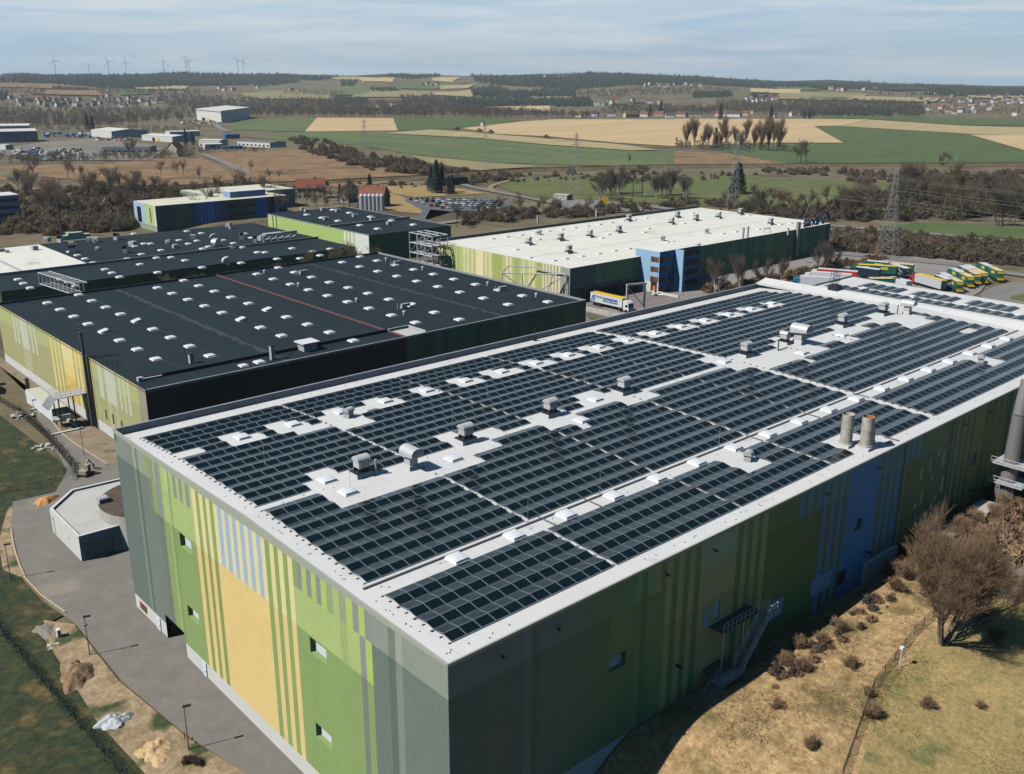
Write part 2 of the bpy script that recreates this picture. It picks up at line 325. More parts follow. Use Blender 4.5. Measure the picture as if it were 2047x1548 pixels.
# far patchwork: fields on the hills
FAR = [((0, 154, 60, 152, 85, 158, 0, 160), TAN2), ((265, 173, 375, 173, 370, 180, 280, 181), TAN2), ((230, 184, 300, 182, 300, 190, 240, 192), GREEN), ((480, 188, 660, 186, 660, 200, 500, 200), PALEG), ((520, 178, 650, 182, 650, 186, 500, 188), GREEN),
 ((650, 157, 700, 153, 705, 154, 760, 158, 700, 162), TAN2), ((720, 158, 790, 157, 785, 166, 730, 164), TAN), ((860, 157, 925, 156, 905, 166, 865, 163), TAN), ((880, 172, 950, 170, 935, 178, 880, 180), TAN2), ((860, 186, 945, 180, 945, 196, 870, 192), TAN2), ((665, 176, 740, 175, 740, 190, 665, 192), GREEN), ((740, 182, 860, 184, 860, 198, 700, 196), PALEG), ((800, 165, 940, 166, 870, 180, 800, 178), GREEN), ((705, 150, 775, 146, 800, 155, 720, 154), GREEN),
 ((970, 216, 1100, 214, 1100, 226, 1010, 224), TAN), ((725, 207, 800, 210, 770, 220, 725, 218), TAN2), ((1060, 195, 1140, 194, 1150, 200, 1060, 200), TAN2), ((1180, 200, 1290, 205, 1240, 211, 1190, 208), GREEN), ((1290, 161, 1360, 163, 1350, 172, 1290, 168), TAN2), ((1390, 162, 1430, 163, 1425, 170, 1390, 170), TAN2), ((1500, 178, 1600, 180, 1600, 188, 1500, 186), TAN), ((1560, 186, 1740, 190, 1700, 203, 1550, 200), PALEG), ((1540, 174, 1600, 173, 1640, 182, 1560, 182), GREEN), ((1700, 193, 1880, 198, 1870, 206, 1720, 203), TAN2), ((1540, 208, 1620, 210, 1620, 216, 1540, 214), GREEN), ((1930, 190, 2047, 192, 2047, 200, 1940, 197), TAN2), ((1620, 196, 1690, 196, 1690, 204, 1620, 204), GREEN),
 ((1740, 216, 1800, 218, 1790, 224, 1740, 222), GREEN), ((0, 168, 160, 170, 210, 180, 0, 176), BROWN), ((60, 181, 200, 182, 205, 194, 60, 190), BROWN)]
for k, (q, m) in enumerate(FAR): fld('far_field', list(zip(q[::2], q[1::2])), m, 2.5, 150)
FFL = mat('forest_floor', (.028, .042, .034), .95, noise=.25, nscale=.01)
for q in [[(-60, 151), (110, 152), (330, 148.5), (560, 150), (650, 153), (600, 160), (520, 166), (400, 170), (240, 172), (100, 163), (-60, 164)], [(940, 151.5), (1040, 150), (1180, 145.5), (1300, 150), (1400, 153.5), (1560, 164), (1660, 161), (1800, 170), (2100, 174.5), (2100, 182), (1900, 182), (1700, 176), (1500, 174), (1300, 168), (1150, 172), (1000, 170)], [(640, 152), (780, 148.5), (880, 149.5), (880, 152), (800, 152.5), (640, 155)]]: fld('forest_floor', q, FFL, 3., 150)
# near grounds
LAWN = mat('mottled_lawn', fine=(1.1, .55), c=S(84, 84, 46, .75), rough=.95, c2=S(40, 64, 42, .75), nscale=.5, dirt=(S(124, 108, 64, .7), .22, .54), bump=.06, bscale=5)  # dark green grass with olive-brown mottling
drape('lawn', [(-18, 175), (9, 175), (10, 140), (9, 118), (-2, 108), (-7.5, 104), (-9.6, 96), (-9.8, 90), (-9.6, 83), (-8.6, 76.5), (-12.5, 75), (-13, 60), (-12, 35), (-11, 10), (-30, -10), (-70, 20), (-60, 175)], LAWN, .02, None, world=True)
drape('yard', [(22.5, 235), (20, 200), (15.5, 170), (12.5, 150), (9.5, 130), (4.5, 121), (-2.5, 121.5), (-6, 110), (-8.2, 101), (-9.3, 91), (-9, 80), (-8, 73), (-8.2, 55), (-6.6, 40), (-4.2, 28), (-1.5, 10), (2, -12), (10, -12), (6, 30), (3, 60), (3, 74), (22, 74), (24, 119), (22.4, 121), (22.5, 235)], ASPH, .05, None, world=True)
drape('road', [(25, 240), (10, 214), (-40, 218), (-40, 226), (12, 222), (25, 245)], ASPH2, .04, None, world=True)
drape('bare_earth', [(22.2, 219), (22.2, 120), (16.5, 128), (15.2, 152), (17.5, 170), (20, 190), (20, 215)], mat('trampled_soil', S(176, 158, 134, .75), .95, c2=S(150, 132, 108, .75), nscale=.3, dirt=(S(96, 104, 60, .7), .18, .6)), .07, None, world=True)
EARTH2 = mat('excavated_soil', fine=(1.6, .35), c=S(190, 168, 136, .9), rough=.95, c2=S(154, 130, 98, .9), nscale=.5, dirt=(S(72, 88, 50, .8), .22, .5), bump=.08, bscale=2)
drape('bare_earth', [(-6.8, 40), (-8.5, 56), (-8.2, 73), (-11, 77), (-12.3, 70), (-13.4, 50), (-12.5, 33), (-11, 20), (-4, 22), (-4.6, 30)], EARTH2, .035, None, world=True)
drape('bare_earth', [(-2, 121.5), (-6, 110), (-8.2, 101), (-9.4, 91), (-11, 96), (-9, 106), (-4.5, 118)], EARTH2, .03, None, world=True)
drape('bare_earth', [(1, 150), (5, 160), (3, 168), (-6, 166), (-9, 150), (-4, 142)], mat('red_soil', S(150, 112, 78, .75), .95, c2=S(120, 100, 60, .7), nscale=.25), .04, None, world=True)
ribbon('kerb', [(-9.3, 91), (-8.2, 101), (-6, 110)], .3, SAND, .16, world=True); ribbon('kerb', [(-9.3, 91), (-9.1, 84), (-8.1, 77)], .3, SAND, .16, world=True)
ribbon('kerb', [(16.3, 128), (15.0, 150), (17.2, 168), (19.6, 188)], .35, SAND, .16, world=True)
BANK = mat('dry_bank_grass', S(200, 168, 122, 1.), .97, c2=S(156, 128, 88, 1.), nscale=.55, dirt=(S(132, 118, 76, .9), .16, .52), fine=(1.4, .45), bump=.25, bscale=1.6)
BANKG = mat('mossy_grass', S(172, 148, 100, 1.), .97, c2=S(146, 132, 84, 1.), nscale=.4, dirt=(S(116, 120, 72, .9), .2, .57), fine=(1.8, .35), bump=.15, bscale=2)
drape('grass_bank', [(3, -.3), (8, -.3), (40, -.3), (80, -.3), (128, -.3), (128, -40), (60, -60), (0, -60), (-3, -30)], BANK, .05, 1.5, world=True)
drape('lawn', [(22, -26), (31, -20), (45, -15.5), (58, -14), (70, -16), (80, -17), (80, -60), (10, -60), (12, -34)], BANKG, .09, 1.5, world=True)
rdm = mat('worn_asphalt', S(150, 142, 135, .72), .9, c2=S(138, 130, 124, .7), nscale=.4)
P1 = [G(2047, 1088), G(2000, 1098), G(1975, 1130), G(1972, 1165), G(1995, 1195), G(2047, 1212), G(2200, 1200), G(2200, 1060)]
drape('road', P1, rdm, .13, 1.5, world=True)
# yards and roads beyond
drape('truck_yard', [(150, 66), (178, 158), (330, 158), (345, 128), (352, 118), (322, 90), (296, 82), (262, 76), (235, 60), (200, 40), (160, 50)], mat('yard_asphalt', S(146, 140, 136, .95), .9, noise=.1, nscale=.06), .06, None, world=True)
drape('dock_yard', [(142, 118), (208, 118), (208.5, 158), (176, 159), (142, 159)], mat('dock_paving', S(134, 122, 120, .95), .9, noise=.12, nscale=.15, stretch=(.2, 1, 1)), .12, None, world=True)
ribbon('road', [(1655, 452), (1760, 462), (1900, 472), (2047, 489), (2200, 502)], 6.5, mat('road_asphalt', 0), .25)
ribbon('road', [(1655, 508), (1700, 511), (1800, 520), (1900, 530), (2000, 546), (2100, 560)], 7, ASPH2, .25)
ribbon('road', [(2047, 568), (1995, 580), (1968, 597), (1985, 606), (2047, 612), (2100, 617)], 5.5, ASPH2, .25)
drape('roundabout_road', [(2200, 560), (2047, 567), (1985, 584), (1966, 598), (1975, 606), (2047, 616), (2200, 625)], ASPH2, .2, None)
drape('traffic_island', [(2047, 590), (2025, 594), (2018, 600), (2047, 605), (2120, 606), (2120, 588)], MEAD, .3, None)
ribbon('road', [(850, 345), (912, 363), (935, 374), (1000, 387), (1060, 398), (1120, 410), (1200, 416), (1290, 425)], 6, ASPH2, .4)
ribbon('road', [(1200, 416), (1290, 412), (1330, 420), (1390, 423)], 8, ASPH2, .45)
ribbon('road', [(860, 452), (930, 442), (1000, 432), (1080, 424), (1130, 420), (1150, 412)], 5, ASPH2, .4)
ribbon('path', [(990, 386), (978, 378), (985, 372), (1020, 362), (1050, 357)], 4, PALEG, .42)
drape('road_junction', [(1090, 400), (1200, 402), (1290, 412), (1300, 424), (1190, 428), (1120, 418)], ASPH2, .35, None)
drape('parking_lot', [(808, 402), (870, 398), (1010, 400), (1025, 412), (985, 424), (900, 425), (860, 421), (850, 440), (900, 455), (860, 458), (830, 440), (845, 422)], mat('lot_asphalt', S(118, 120, 124, .65), .9, noise=.08, nscale=.1), .3, None)
ribbon('road', [(404, 309), (440, 322), (470, 335), (498, 347)], 7, ASPH2, .35); ribbon('road', [(455, 265), (440, 258), (430, 248), (450, 243), (490, 240)], 9, ASPH2, .8)
drape('industrial_yard', [(80, 285), (180, 278), (300, 290), (330, 300), (300, 322), (60, 322), (0, 310), (0, 300)], mat('gravel_yard', S(150, 142, 130, .7), .95, noise=.15, nscale=.02), .3, None)
# railway embankment with ballast and rails
BAL = mat('railway_ballast', S(92, 84, 78, .6), .95, noise=.2, nscale=.2)
RAILW = [(-300, 398), (0, 389), (350, 378), (640, 368), (850, 357), (925, 350), (1050, 343), (1300, 336), (1600, 333), (2047, 331), (2400, 332)]
P = [G(*p)[:2] for p in RAILW]; Q = []
for a, b in zip(P[:-1], P[1:]):
    for i in range(8): Q.append(a+(b-a)*i/8)
Q = np.array(Q); T_ = np.gradient(Q, axis=0); T_ /= np.linalg.norm(T_, axis=1)[:, None]; Nn = np.stack([-T_[:, 1], T_[:, 0]], 1)
mb = MB(); n_ = len(Q); vs = []
for w_, z_ in ((-7, .1), (-3, 2.2), (3, 2.2), (7, .1)):
    q = Q+Nn*w_; z = H(q[:, 0], q[:, 1])+z_; vs += [(q[i, 0], q[i, 1], z[i]) for i in range(n_)]
for k in range(3):
    for i in range(n_-1): mb.add([vs[k*n_+i], vs[k*n_+i+1], vs[(k+1)*n_+i+1], vs[(k+1)*n_+i]], [(0, 1, 2, 3)], 0 if k == 1 else 1)
tag(mb.build('railway_embankment', [BAL, mat('embankment_grass', S(112, 100, 72, .8), .95, noise=.2, nscale=.1)]), kind='structure')
mb = MB()
for w_ in (-2.6, -1.1, 1.1, 2.6):
    q = Q+Nn*w_; z = H(q[:, 0], q[:, 1])+2.3
    for i in range(n_-1): mb.tube((*q[i], z[i]), (*q[i+1], z[i+1]), .12, n=4, cap=False)
tag(mb.build('railway_track', mat('rusty_rail', S(110, 84, 70, .6), .6, .3)), kind='structure')
# ================================================================== CLADDING
PAL = {}
def clad(rgb, rib, k=1.0):
    key = ('cladding_%02x%02x%02x_' % rgb)+rib+('%.2f' % k)
    return mat(key, S(*rgb, 1.04*k), .5, noise=.035, nscale=.25, rib=rib, ribs=.3, spec=.3, fine=(.9, .05))
def wall_grid(name, parent, axis, pos, spans, zb, holes, rib, outward, k=1.0):
    """spans: (a0, a1, [colour per z band]); zb: z breakpoints from the top down; holes: (a0, a1, z0, z1)"""
    mb = MB(); mats = []; idx = {}
    for a0, a1, cols in spans:
        A = sorted({a0, a1} | {h for q in holes for h in q[:2] if a0 < h < a1})
        for i in range(len(zb)-1):
            zt, zl = zb[i], zb[i+1]; Z = sorted({zt, zl} | {h for q in holes for h in q[2:] if zl < h < zt})
            c = cols[min(i, len(cols)-1)]
            if c not in idx: idx[c] = len(mats); mats.append(clad(c, rib, k))
            for x0, x1 in zip(A[:-1], A[1:]):
                for z0, z1 in zip(Z[:-1], Z[1:]):
                    xm, zm = (x0+x1)/2, (z0+z1)/2
                    if any(h[0] < xm < h[1] and h[2] < zm < h[3] for h in holes): continue
                    P = [(x0, z0), (x1, z0), (x1, z1), (x0, z1)]
                    V = [(p[0], pos, p[1]) if axis == 1 else (pos, p[0], p[1]) for p in P]
                    if outward < 0 and axis == 0 or outward > 0 and axis == 1: V = V[::-1]
                    mb.quad(*V, idx[c])
    return mb.build(name, mats, parent)
PGr = (152, 160, 148); DGr = (116, 130, 120); LG = (182, 200, 128); DG = (146, 170, 108); SG = (150, 174, 104); Y1 = (240, 224, 170); Y2 = (240, 210, 142); BL = (170, 196, 220); GRs = (150, 152, 152); YG = (186, 208, 112); LT = (196, 208, 160)
def sp(lst, start):
    """list of (end, colours...) walking from start"""
    out = []; a = start
    for q in lst: out.append((min(a, q[0]), max(a, q[0]), list(q[1:]))); a = q[0]
    return out
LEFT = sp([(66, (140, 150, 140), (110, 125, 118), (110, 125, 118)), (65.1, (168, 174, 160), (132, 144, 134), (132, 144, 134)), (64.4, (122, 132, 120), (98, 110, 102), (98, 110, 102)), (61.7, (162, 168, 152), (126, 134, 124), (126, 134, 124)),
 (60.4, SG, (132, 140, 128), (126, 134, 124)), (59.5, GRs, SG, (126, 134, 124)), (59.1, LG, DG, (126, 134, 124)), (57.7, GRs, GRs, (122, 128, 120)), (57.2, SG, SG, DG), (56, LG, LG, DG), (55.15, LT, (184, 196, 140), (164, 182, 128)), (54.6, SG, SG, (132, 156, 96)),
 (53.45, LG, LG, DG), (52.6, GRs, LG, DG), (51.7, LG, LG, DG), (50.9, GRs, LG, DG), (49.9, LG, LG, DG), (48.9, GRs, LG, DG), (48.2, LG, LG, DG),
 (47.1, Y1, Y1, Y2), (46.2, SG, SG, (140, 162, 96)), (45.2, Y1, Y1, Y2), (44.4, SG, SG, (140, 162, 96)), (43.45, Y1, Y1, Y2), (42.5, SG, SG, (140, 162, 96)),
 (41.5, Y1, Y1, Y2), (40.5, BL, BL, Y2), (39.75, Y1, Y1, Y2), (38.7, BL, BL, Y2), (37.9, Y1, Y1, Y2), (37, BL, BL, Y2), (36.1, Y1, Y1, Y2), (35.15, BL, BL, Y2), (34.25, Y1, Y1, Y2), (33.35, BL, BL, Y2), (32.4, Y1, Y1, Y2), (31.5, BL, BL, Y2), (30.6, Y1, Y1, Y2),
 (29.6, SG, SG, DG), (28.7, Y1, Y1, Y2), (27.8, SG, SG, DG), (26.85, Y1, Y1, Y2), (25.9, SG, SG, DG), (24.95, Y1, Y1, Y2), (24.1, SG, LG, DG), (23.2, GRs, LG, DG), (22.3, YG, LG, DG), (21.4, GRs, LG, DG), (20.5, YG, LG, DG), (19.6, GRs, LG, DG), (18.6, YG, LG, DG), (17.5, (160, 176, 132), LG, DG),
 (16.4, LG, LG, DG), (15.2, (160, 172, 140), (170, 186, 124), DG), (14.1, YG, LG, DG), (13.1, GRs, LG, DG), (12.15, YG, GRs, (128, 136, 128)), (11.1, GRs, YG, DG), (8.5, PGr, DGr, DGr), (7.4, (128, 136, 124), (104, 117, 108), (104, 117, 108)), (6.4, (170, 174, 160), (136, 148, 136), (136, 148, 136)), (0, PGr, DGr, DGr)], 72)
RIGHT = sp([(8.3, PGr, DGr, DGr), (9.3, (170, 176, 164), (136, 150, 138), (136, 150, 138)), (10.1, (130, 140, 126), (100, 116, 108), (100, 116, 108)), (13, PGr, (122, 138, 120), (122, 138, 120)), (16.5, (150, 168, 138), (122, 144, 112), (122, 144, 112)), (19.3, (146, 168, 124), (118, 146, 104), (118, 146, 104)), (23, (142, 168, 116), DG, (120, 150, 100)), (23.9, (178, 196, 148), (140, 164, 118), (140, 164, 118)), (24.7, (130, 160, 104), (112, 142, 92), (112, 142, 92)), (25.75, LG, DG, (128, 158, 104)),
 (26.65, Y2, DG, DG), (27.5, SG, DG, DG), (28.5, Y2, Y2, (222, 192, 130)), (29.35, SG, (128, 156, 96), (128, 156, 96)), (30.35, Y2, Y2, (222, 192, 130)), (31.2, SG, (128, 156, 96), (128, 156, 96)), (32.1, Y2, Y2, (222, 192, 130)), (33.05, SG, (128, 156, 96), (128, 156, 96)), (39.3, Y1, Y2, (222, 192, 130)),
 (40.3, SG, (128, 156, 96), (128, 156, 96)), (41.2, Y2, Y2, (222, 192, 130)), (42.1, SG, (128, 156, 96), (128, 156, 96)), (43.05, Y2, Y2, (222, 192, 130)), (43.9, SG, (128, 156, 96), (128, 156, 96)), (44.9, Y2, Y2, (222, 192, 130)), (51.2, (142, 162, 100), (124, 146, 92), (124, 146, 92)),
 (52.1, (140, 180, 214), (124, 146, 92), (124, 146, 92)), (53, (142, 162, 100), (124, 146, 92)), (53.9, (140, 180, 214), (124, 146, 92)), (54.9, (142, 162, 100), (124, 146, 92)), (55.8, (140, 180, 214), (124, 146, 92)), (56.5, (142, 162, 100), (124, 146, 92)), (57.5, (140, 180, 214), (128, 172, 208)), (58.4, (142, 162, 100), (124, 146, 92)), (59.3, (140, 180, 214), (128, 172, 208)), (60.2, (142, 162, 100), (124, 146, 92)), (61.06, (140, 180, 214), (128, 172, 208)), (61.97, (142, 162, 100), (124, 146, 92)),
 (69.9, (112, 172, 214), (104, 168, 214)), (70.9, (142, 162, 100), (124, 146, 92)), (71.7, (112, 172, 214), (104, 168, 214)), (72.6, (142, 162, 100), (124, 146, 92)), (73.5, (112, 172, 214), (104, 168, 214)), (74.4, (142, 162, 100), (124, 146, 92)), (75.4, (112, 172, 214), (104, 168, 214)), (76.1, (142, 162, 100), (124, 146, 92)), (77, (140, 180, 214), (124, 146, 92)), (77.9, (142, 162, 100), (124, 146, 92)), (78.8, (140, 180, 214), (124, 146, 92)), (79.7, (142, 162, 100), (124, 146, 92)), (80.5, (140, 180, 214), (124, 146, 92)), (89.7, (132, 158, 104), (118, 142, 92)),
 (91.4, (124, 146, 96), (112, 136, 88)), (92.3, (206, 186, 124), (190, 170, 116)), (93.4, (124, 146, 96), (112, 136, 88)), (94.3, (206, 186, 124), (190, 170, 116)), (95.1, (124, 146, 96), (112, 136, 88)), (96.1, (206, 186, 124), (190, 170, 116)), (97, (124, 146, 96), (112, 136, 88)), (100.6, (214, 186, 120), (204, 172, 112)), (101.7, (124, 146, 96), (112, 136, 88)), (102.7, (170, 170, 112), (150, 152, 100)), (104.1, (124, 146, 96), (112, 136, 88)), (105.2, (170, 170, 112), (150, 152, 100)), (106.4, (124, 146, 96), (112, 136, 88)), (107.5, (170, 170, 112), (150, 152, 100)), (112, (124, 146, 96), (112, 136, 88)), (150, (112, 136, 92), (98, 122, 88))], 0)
hall = empty('solar_hall', 'huge near hall with striped green and yellow walls under the solar roof', 'industrial hall', (0, 0, 0))
z0 = W0
WIN_L = [(49.85, 53.1, z0-9.85, z0-8.0), (49.9, 53.1, z0-19.6, z0-18.0), (19.3, 22.4, z0-9.85, z0-8.05), (19.35, 22.4, z0-19.8, z0-18.1)]
GATE = (55.25, 61.2, 0, z0-23.0)
WIN_R = [(19.45, 21.85, z0-9.7, z0-8.1), (64.6, 66.4, z0-9.5, z0-7.9), (36.0, 37.0, z0-10.6, z0-8.4), (61.9, 64.2, z0-16.4, z0-14.2), (96.9, 99.4, z0-9.4, z0-7.6)]
zl = [z0-.12, z0-3.45, z0-7.85, z0-24.4]
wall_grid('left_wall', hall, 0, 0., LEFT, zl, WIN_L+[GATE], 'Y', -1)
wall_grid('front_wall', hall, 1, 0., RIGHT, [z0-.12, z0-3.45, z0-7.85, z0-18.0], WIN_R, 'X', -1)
mb = MB()   # lower cladding of the dark corner, where the ground falls away
plinth = MB()
for a, b in ((0, GATE[0]), (GATE[1], 72)): plinth.box(.06, a, -.3, .5, b, z0-24.4, 0)
plinth.box(.06, .06, -.3, 67, .6, z0-18.0, 0); plinth.box(67, .06, 4, 76.5, .6, z0-18.0, 0); plinth.box(76.5, .06, 4, 150, .6, z0-18., 0)
plinth.box(68.2, -.5, 6, 76.4, 0, z0-15.1, 0)
plinth.build('plinth', CONCW, hall)
mb = MB(); mb.box(.5, 71.8, 0, 150, 72, z0+.2, 0); mb.box(149.8, .5, 0, 150, 72, z0-.5, 0); mb.build('rear_wall', clad((120, 130, 124), 'X'), hall)
mb = MB(); mb.quad((.1, .05, z0-24.45), (.1, 72, z0-24.45), (.8, 72, z0-24.45), (.8, .05, z0-24.45)); 

# windows with reveals
def window(parent, axis, pos, w, inward, revc, glassm, name='window', depth=.55, sill=None):
    a0, a1, b0, b1 = w; mb = MB(); p = pos+inward*depth
    V = (lambda a, q, z: (q, a, z)) if axis == 0 else (lambda a, q, z: (a, q, z))
    mb.quad(V(a0, pos, b0), V(a1, pos, b0), V(a1, p, b0), V(a0, p, b0), 0); mb.quad(V(a0, pos, b1), V(a1, pos, b1), V(a1, p, b1), V(a0, p, b1), 0)
    mb.quad(V(a0, pos, b0), V(a0, pos, b1), V(a0, p, b1), V(a0, p, b0), 0); mb.quad(V(a1, pos, b0), V(a1, pos, b1), V(a1, p, b1), V(a1, p, b0), 0)
    o = mb.build(name, revc, parent)
    g = MB(); g.quad(V(a0, p, b0), V(a1, p, b0), V(a1, p, b1), V(a0, p, b1), 0); g.build('shutter', glassm, o)
    return o
SHUT = mat('white_roller_shutter', S(226, 228, 232), .5, noise=.02, nscale=.5, rib='Z', ribs=.25)
RV = mat('green_reveal', S(150, 178, 110, .9), .6)
for w in WIN_L: window(hall, 0, 0., w, 1, RV, SHUT)
for w in (WIN_R[0], WIN_R[1]): window(hall, 1, 0., w, 1, RV, SHUT)
window(hall, 1, 0., WIN_R[2], 1, RV, SHUT, 'door', .15)
window(hall, 1, 0., WIN_R[3], 1, mat('blue_reveal', S(104, 168, 214), .6), mat('dark_louvre', (.03, .04, .045), .5, rib='Z', ribs=.2), 'vent_opening', .2)
window(hall, 1, 0., WIN_R[4], 1, RV, mat('grey_hatch', S(150, 156, 160), .5), 'hatch', .2)
mb = MB(); a0, a1, b0, b1 = GATE; D = 9
mb.quad((0, a0, b0+.1), (D, a0, b0+.1), (D, a0, b1), (0, a0, b1)); mb.quad((0, a1, b0+.1), (0, a1, b1), (D, a1, b1), (D, a1, b0+.1)); mb.quad((D, a0, .1), (D, a1, .1), (D, a1, b1), (D, a0, b1)); mb.quad((0, a0, b1), (D, a0, b1), (D, a1, b1), (0, a1, b1))
mb.quad((-.3, a0, .09), (D, a0, .09), (D, a1, .09), (-.3, a1, .09), 1)
mb.build('gateway', [mat('dark_gate_wall', S(70, 78, 78), .8), ASPH], hall)
mb = MB(); mb.box(-.03, 68, z0-26.05, .04, 70.3, z0-25.0, 0)
for q in range(1, 4): mb.box(-.06, 68+q*.575-.05, z0-26.05, -.03, 68+q*.575+.05, z0-25.0, 1)
mb.build('brown_vent', [mat('rust_brown', S(120, 70, 56), .6), mat('rust_brown_light', S(160, 100, 82), .6)], hall)
for q, (a, b) in enumerate([(63.3, 64.5), (49.2, 50.2)]):
    mb = MB(); mb.box(-.05, a, .1, .03, b, 2.25, 0); o = mb.build('door', mat('white_door', S(225, 228, 235), .5), hall)
    h_ = MB(); h_.box(-.12, a+.1, 1.0, -.05, a+.25, 1.1); h_.build('handle', mat('steel_dark', (.1, .1, .1), .4, 1), o)
mb = MB()
for a, b in ((72.4, 64.6), (63, 61.4), (55.1, 50.4), (49, -2)): mb.box(-.95, min(a, b), -.2, -.02, max(a, b), .22, 0)
mb.build('base_kerb', SAND, hall)
# right facade: light rectangles in the green cladding, square panels, wall lamps, downpipes
for x, z, w, h in [(83.6, -4.6, .7, 1.9), (85.9, -3.9, .8, 1.0), (87.5, -4.3, .8, 2.6), (81.2, -5.2, .8, 2.2), (84.9, -7.4, .7, .8), (88.3, -8.6, .9, 2.4), (82.3, -8.9, .7, 2.2), (80.6, -10.4, .8, .9), (86.6, -10.9, .8, .8), (84.2, -12.9, .8, 2.3), (87.9, -13.1, .7, 2.2), (81.4, -12.5, .7, 2.2), (89.2, -3.8, .5, 1.4)]:
    pan = MB(); pan.box(x, -.02, z0+z-h, x+w, .02, z0+z, 0); pan.build('light_panel', clad((196, 206, 180), 'X'), hall)
for i in range(2):
    for j in range(2): pan = MB(); pan.box(55.6+i*2.25, -.05, z0-15.3+j*1.2, 55.6+i*2.25+2.2, .02, z0-15.3+j*1.2+1.15, 0); pan.build('wall_panel', mat('pale_blue_panel', S(176, 194, 214), .5), hall)
for x, z, w, h in [(46.2, -14.9, 3.2, 1.0), (46.3, -13.7, 3.2, .9), (35.0, -10.9, 0, 0), (34.2, -10.9, .8, 2.3)]:
    if w: pan = MB(); pan.box(x, -.05, z0+z, x+w, .02, z0+z+h, 0); pan.build('wall_panel', mat('pale_blue_panel', 0), hall)
DK = mat('dark_steel', (.03, .035, .04), .5, .3); GALV = mat('galvanised_steel', S(188, 191, 194), .5, .15, noise=.08, nscale=3.); ALU = mat('weathered_aluminium', S(206, 207, 208), .42, .2, noise=.05, nscale=1.)
for x in (5.6, 12.2, 27.1, 34.8, 56.4, 68.6, 92.6, 101.0):
    mb = MB(); mb.box(x-.15, -.75, z0-1.72, x+.15, -.3, z0-1.55, 0); mb.tube((x, 0, z0-1.5), (x, -.4, z0-1.6), .04); mb.build('wall_lamp', DK, hall)
for x in (29.6, 67.9, 98):
    mb = MB(); mb.box(x-.15, -1.0, z0-13.2, x+.15, -.3, z0-13.0, 0); mb.tube((x, 0, z0-13), (x, -.5, z0-13.1), .04); mb.build('wall_lamp', DK, hall)
for x in (76.2, 89.8, 109.4):
    mb = MB(); mb.tube((x, -.15, z0-.3), (x, -.15, z0-18), .09, n=8); mb.build('downpipe', GALV, hall)
# roof: gently folded membrane with gutter and ridge
def rz(y): return np.interp(y, [0, 13.9, 34.9, 57, 71.5], [0, .28, .78, .3, -.75])
ROOFM = mat('white_roof_membrane', S(222, 222, 222, .88), .6, c2=S(232, 231, 229, .88), nscale=.12, dirt=(S(212, 211, 207, .86), .5, .62), bump=.004, bscale=3)
mb = MB(); ys = [.0, 4, 9, 13.9, 20, 28, 34.9, 45, 57, 64, 71.5]
for a, b in zip(ys[:-1], ys[1:]): mb.quad((0., a, z0+rz(a)), (150, a, z0+rz(a)), (150, b, z0+rz(b)), (0., b, z0+rz(b)))
mb.build('roof', ROOFM, hall)
mb = MB()
for x in np.arange(1.5, 150, 1.5): 
    for a, b in zip(ys[:-1], ys[1:]): mb.add([(x-.02, a, z0+rz(a)+.004), (x+.02, a, z0+rz(a)+.004), (x+.02, b, z0+rz(b)+.004), (x-.02, b, z0+rz(b)+.004)], [(0, 1, 2, 3)])
mb.build('roof_seams', mat('membrane_seam', S(196, 196, 194), .7), hall)
FASC = mat('pale_fascia', S(176, 180, 166), .5, .1)
mb = MB()
for a, b in zip(ys[:-1], ys[1:]):
    for (x0, x1) in ((-.12, .06),):
        za, zb_ = z0+rz(a), z0+rz(b); 
        if a > 60: za = max(za, z0+.02); 
        if b > 60: zb_ = z0+.22
        if a > 60: za = z0+.0+(.22 if a > 63 else 0)
        mb.add([(x0, a, za-.32-(za-z0)), (x1, a, za-.32-(za-z0)), (x1, b, z0-.32), (x0, b, z0-.32), (x0, a, za+.03), (x1, a, za+.03), (x1, b, zb_+.03), (x0, b, zb_+.03)], [(0, 1, 5, 4), (1, 2, 6, 5), (2, 3, 7, 6), (3, 0, 4, 7), (4, 5, 6, 7)])
mb.box(-.12, -.14, z0-.3, 150, .05, z0+.03); mb.build('fascia', FASC, hall)
mb = MB(); mb.box(-.1, 71.5, z0-1.3, 150, 71.9, z0+.25); mb.build('parapet', mat('grey_parapet', S(150, 156, 164), .5, .1, noise=.05, nscale=.6), hall)
mb = MB()
for x in np.arange(3.5, 148, 6.6): mb = MB(); mb.box(x, 71.36, z0-.42, x+.7, 71.5, z0-.34); mb.box(x, 71.36, z0-.6, x+.08, 71.5, z0-.42); mb.build('overflow_outlet', FASC, hall)
mb = MB(); mb.box(1.2, 13.9, z0+.3, 146, 14.12, z0+.44); mb.build('gutter_edge', mat('dark_gutter', S(110, 112, 120), .6), hall)
CAPM = mat('lead_cap', S(120, 120, 120), .8)
mb = MB()
for k in range(90):
    x = RNG.uniform(.8, 145); y = RNG.choice([.9, 1.2, 13.0, 35.0, 70.2, 1.0]); y += RNG.uniform(-.4, .4); mb.tube((x, y, z0+rz(y)), (x, y, z0+rz(y)+.08), .065, n=6)
for k in range(30):
    y = RNG.uniform(1, 70); x = .9+RNG.uniform(-.15, .15); mb.tube((x, y, z0+rz(y)), (x, y, z0+rz(y)+.08), .055, n=6)
tag(mb.build('roof_studs', CAPM, hall), kind='stuff')
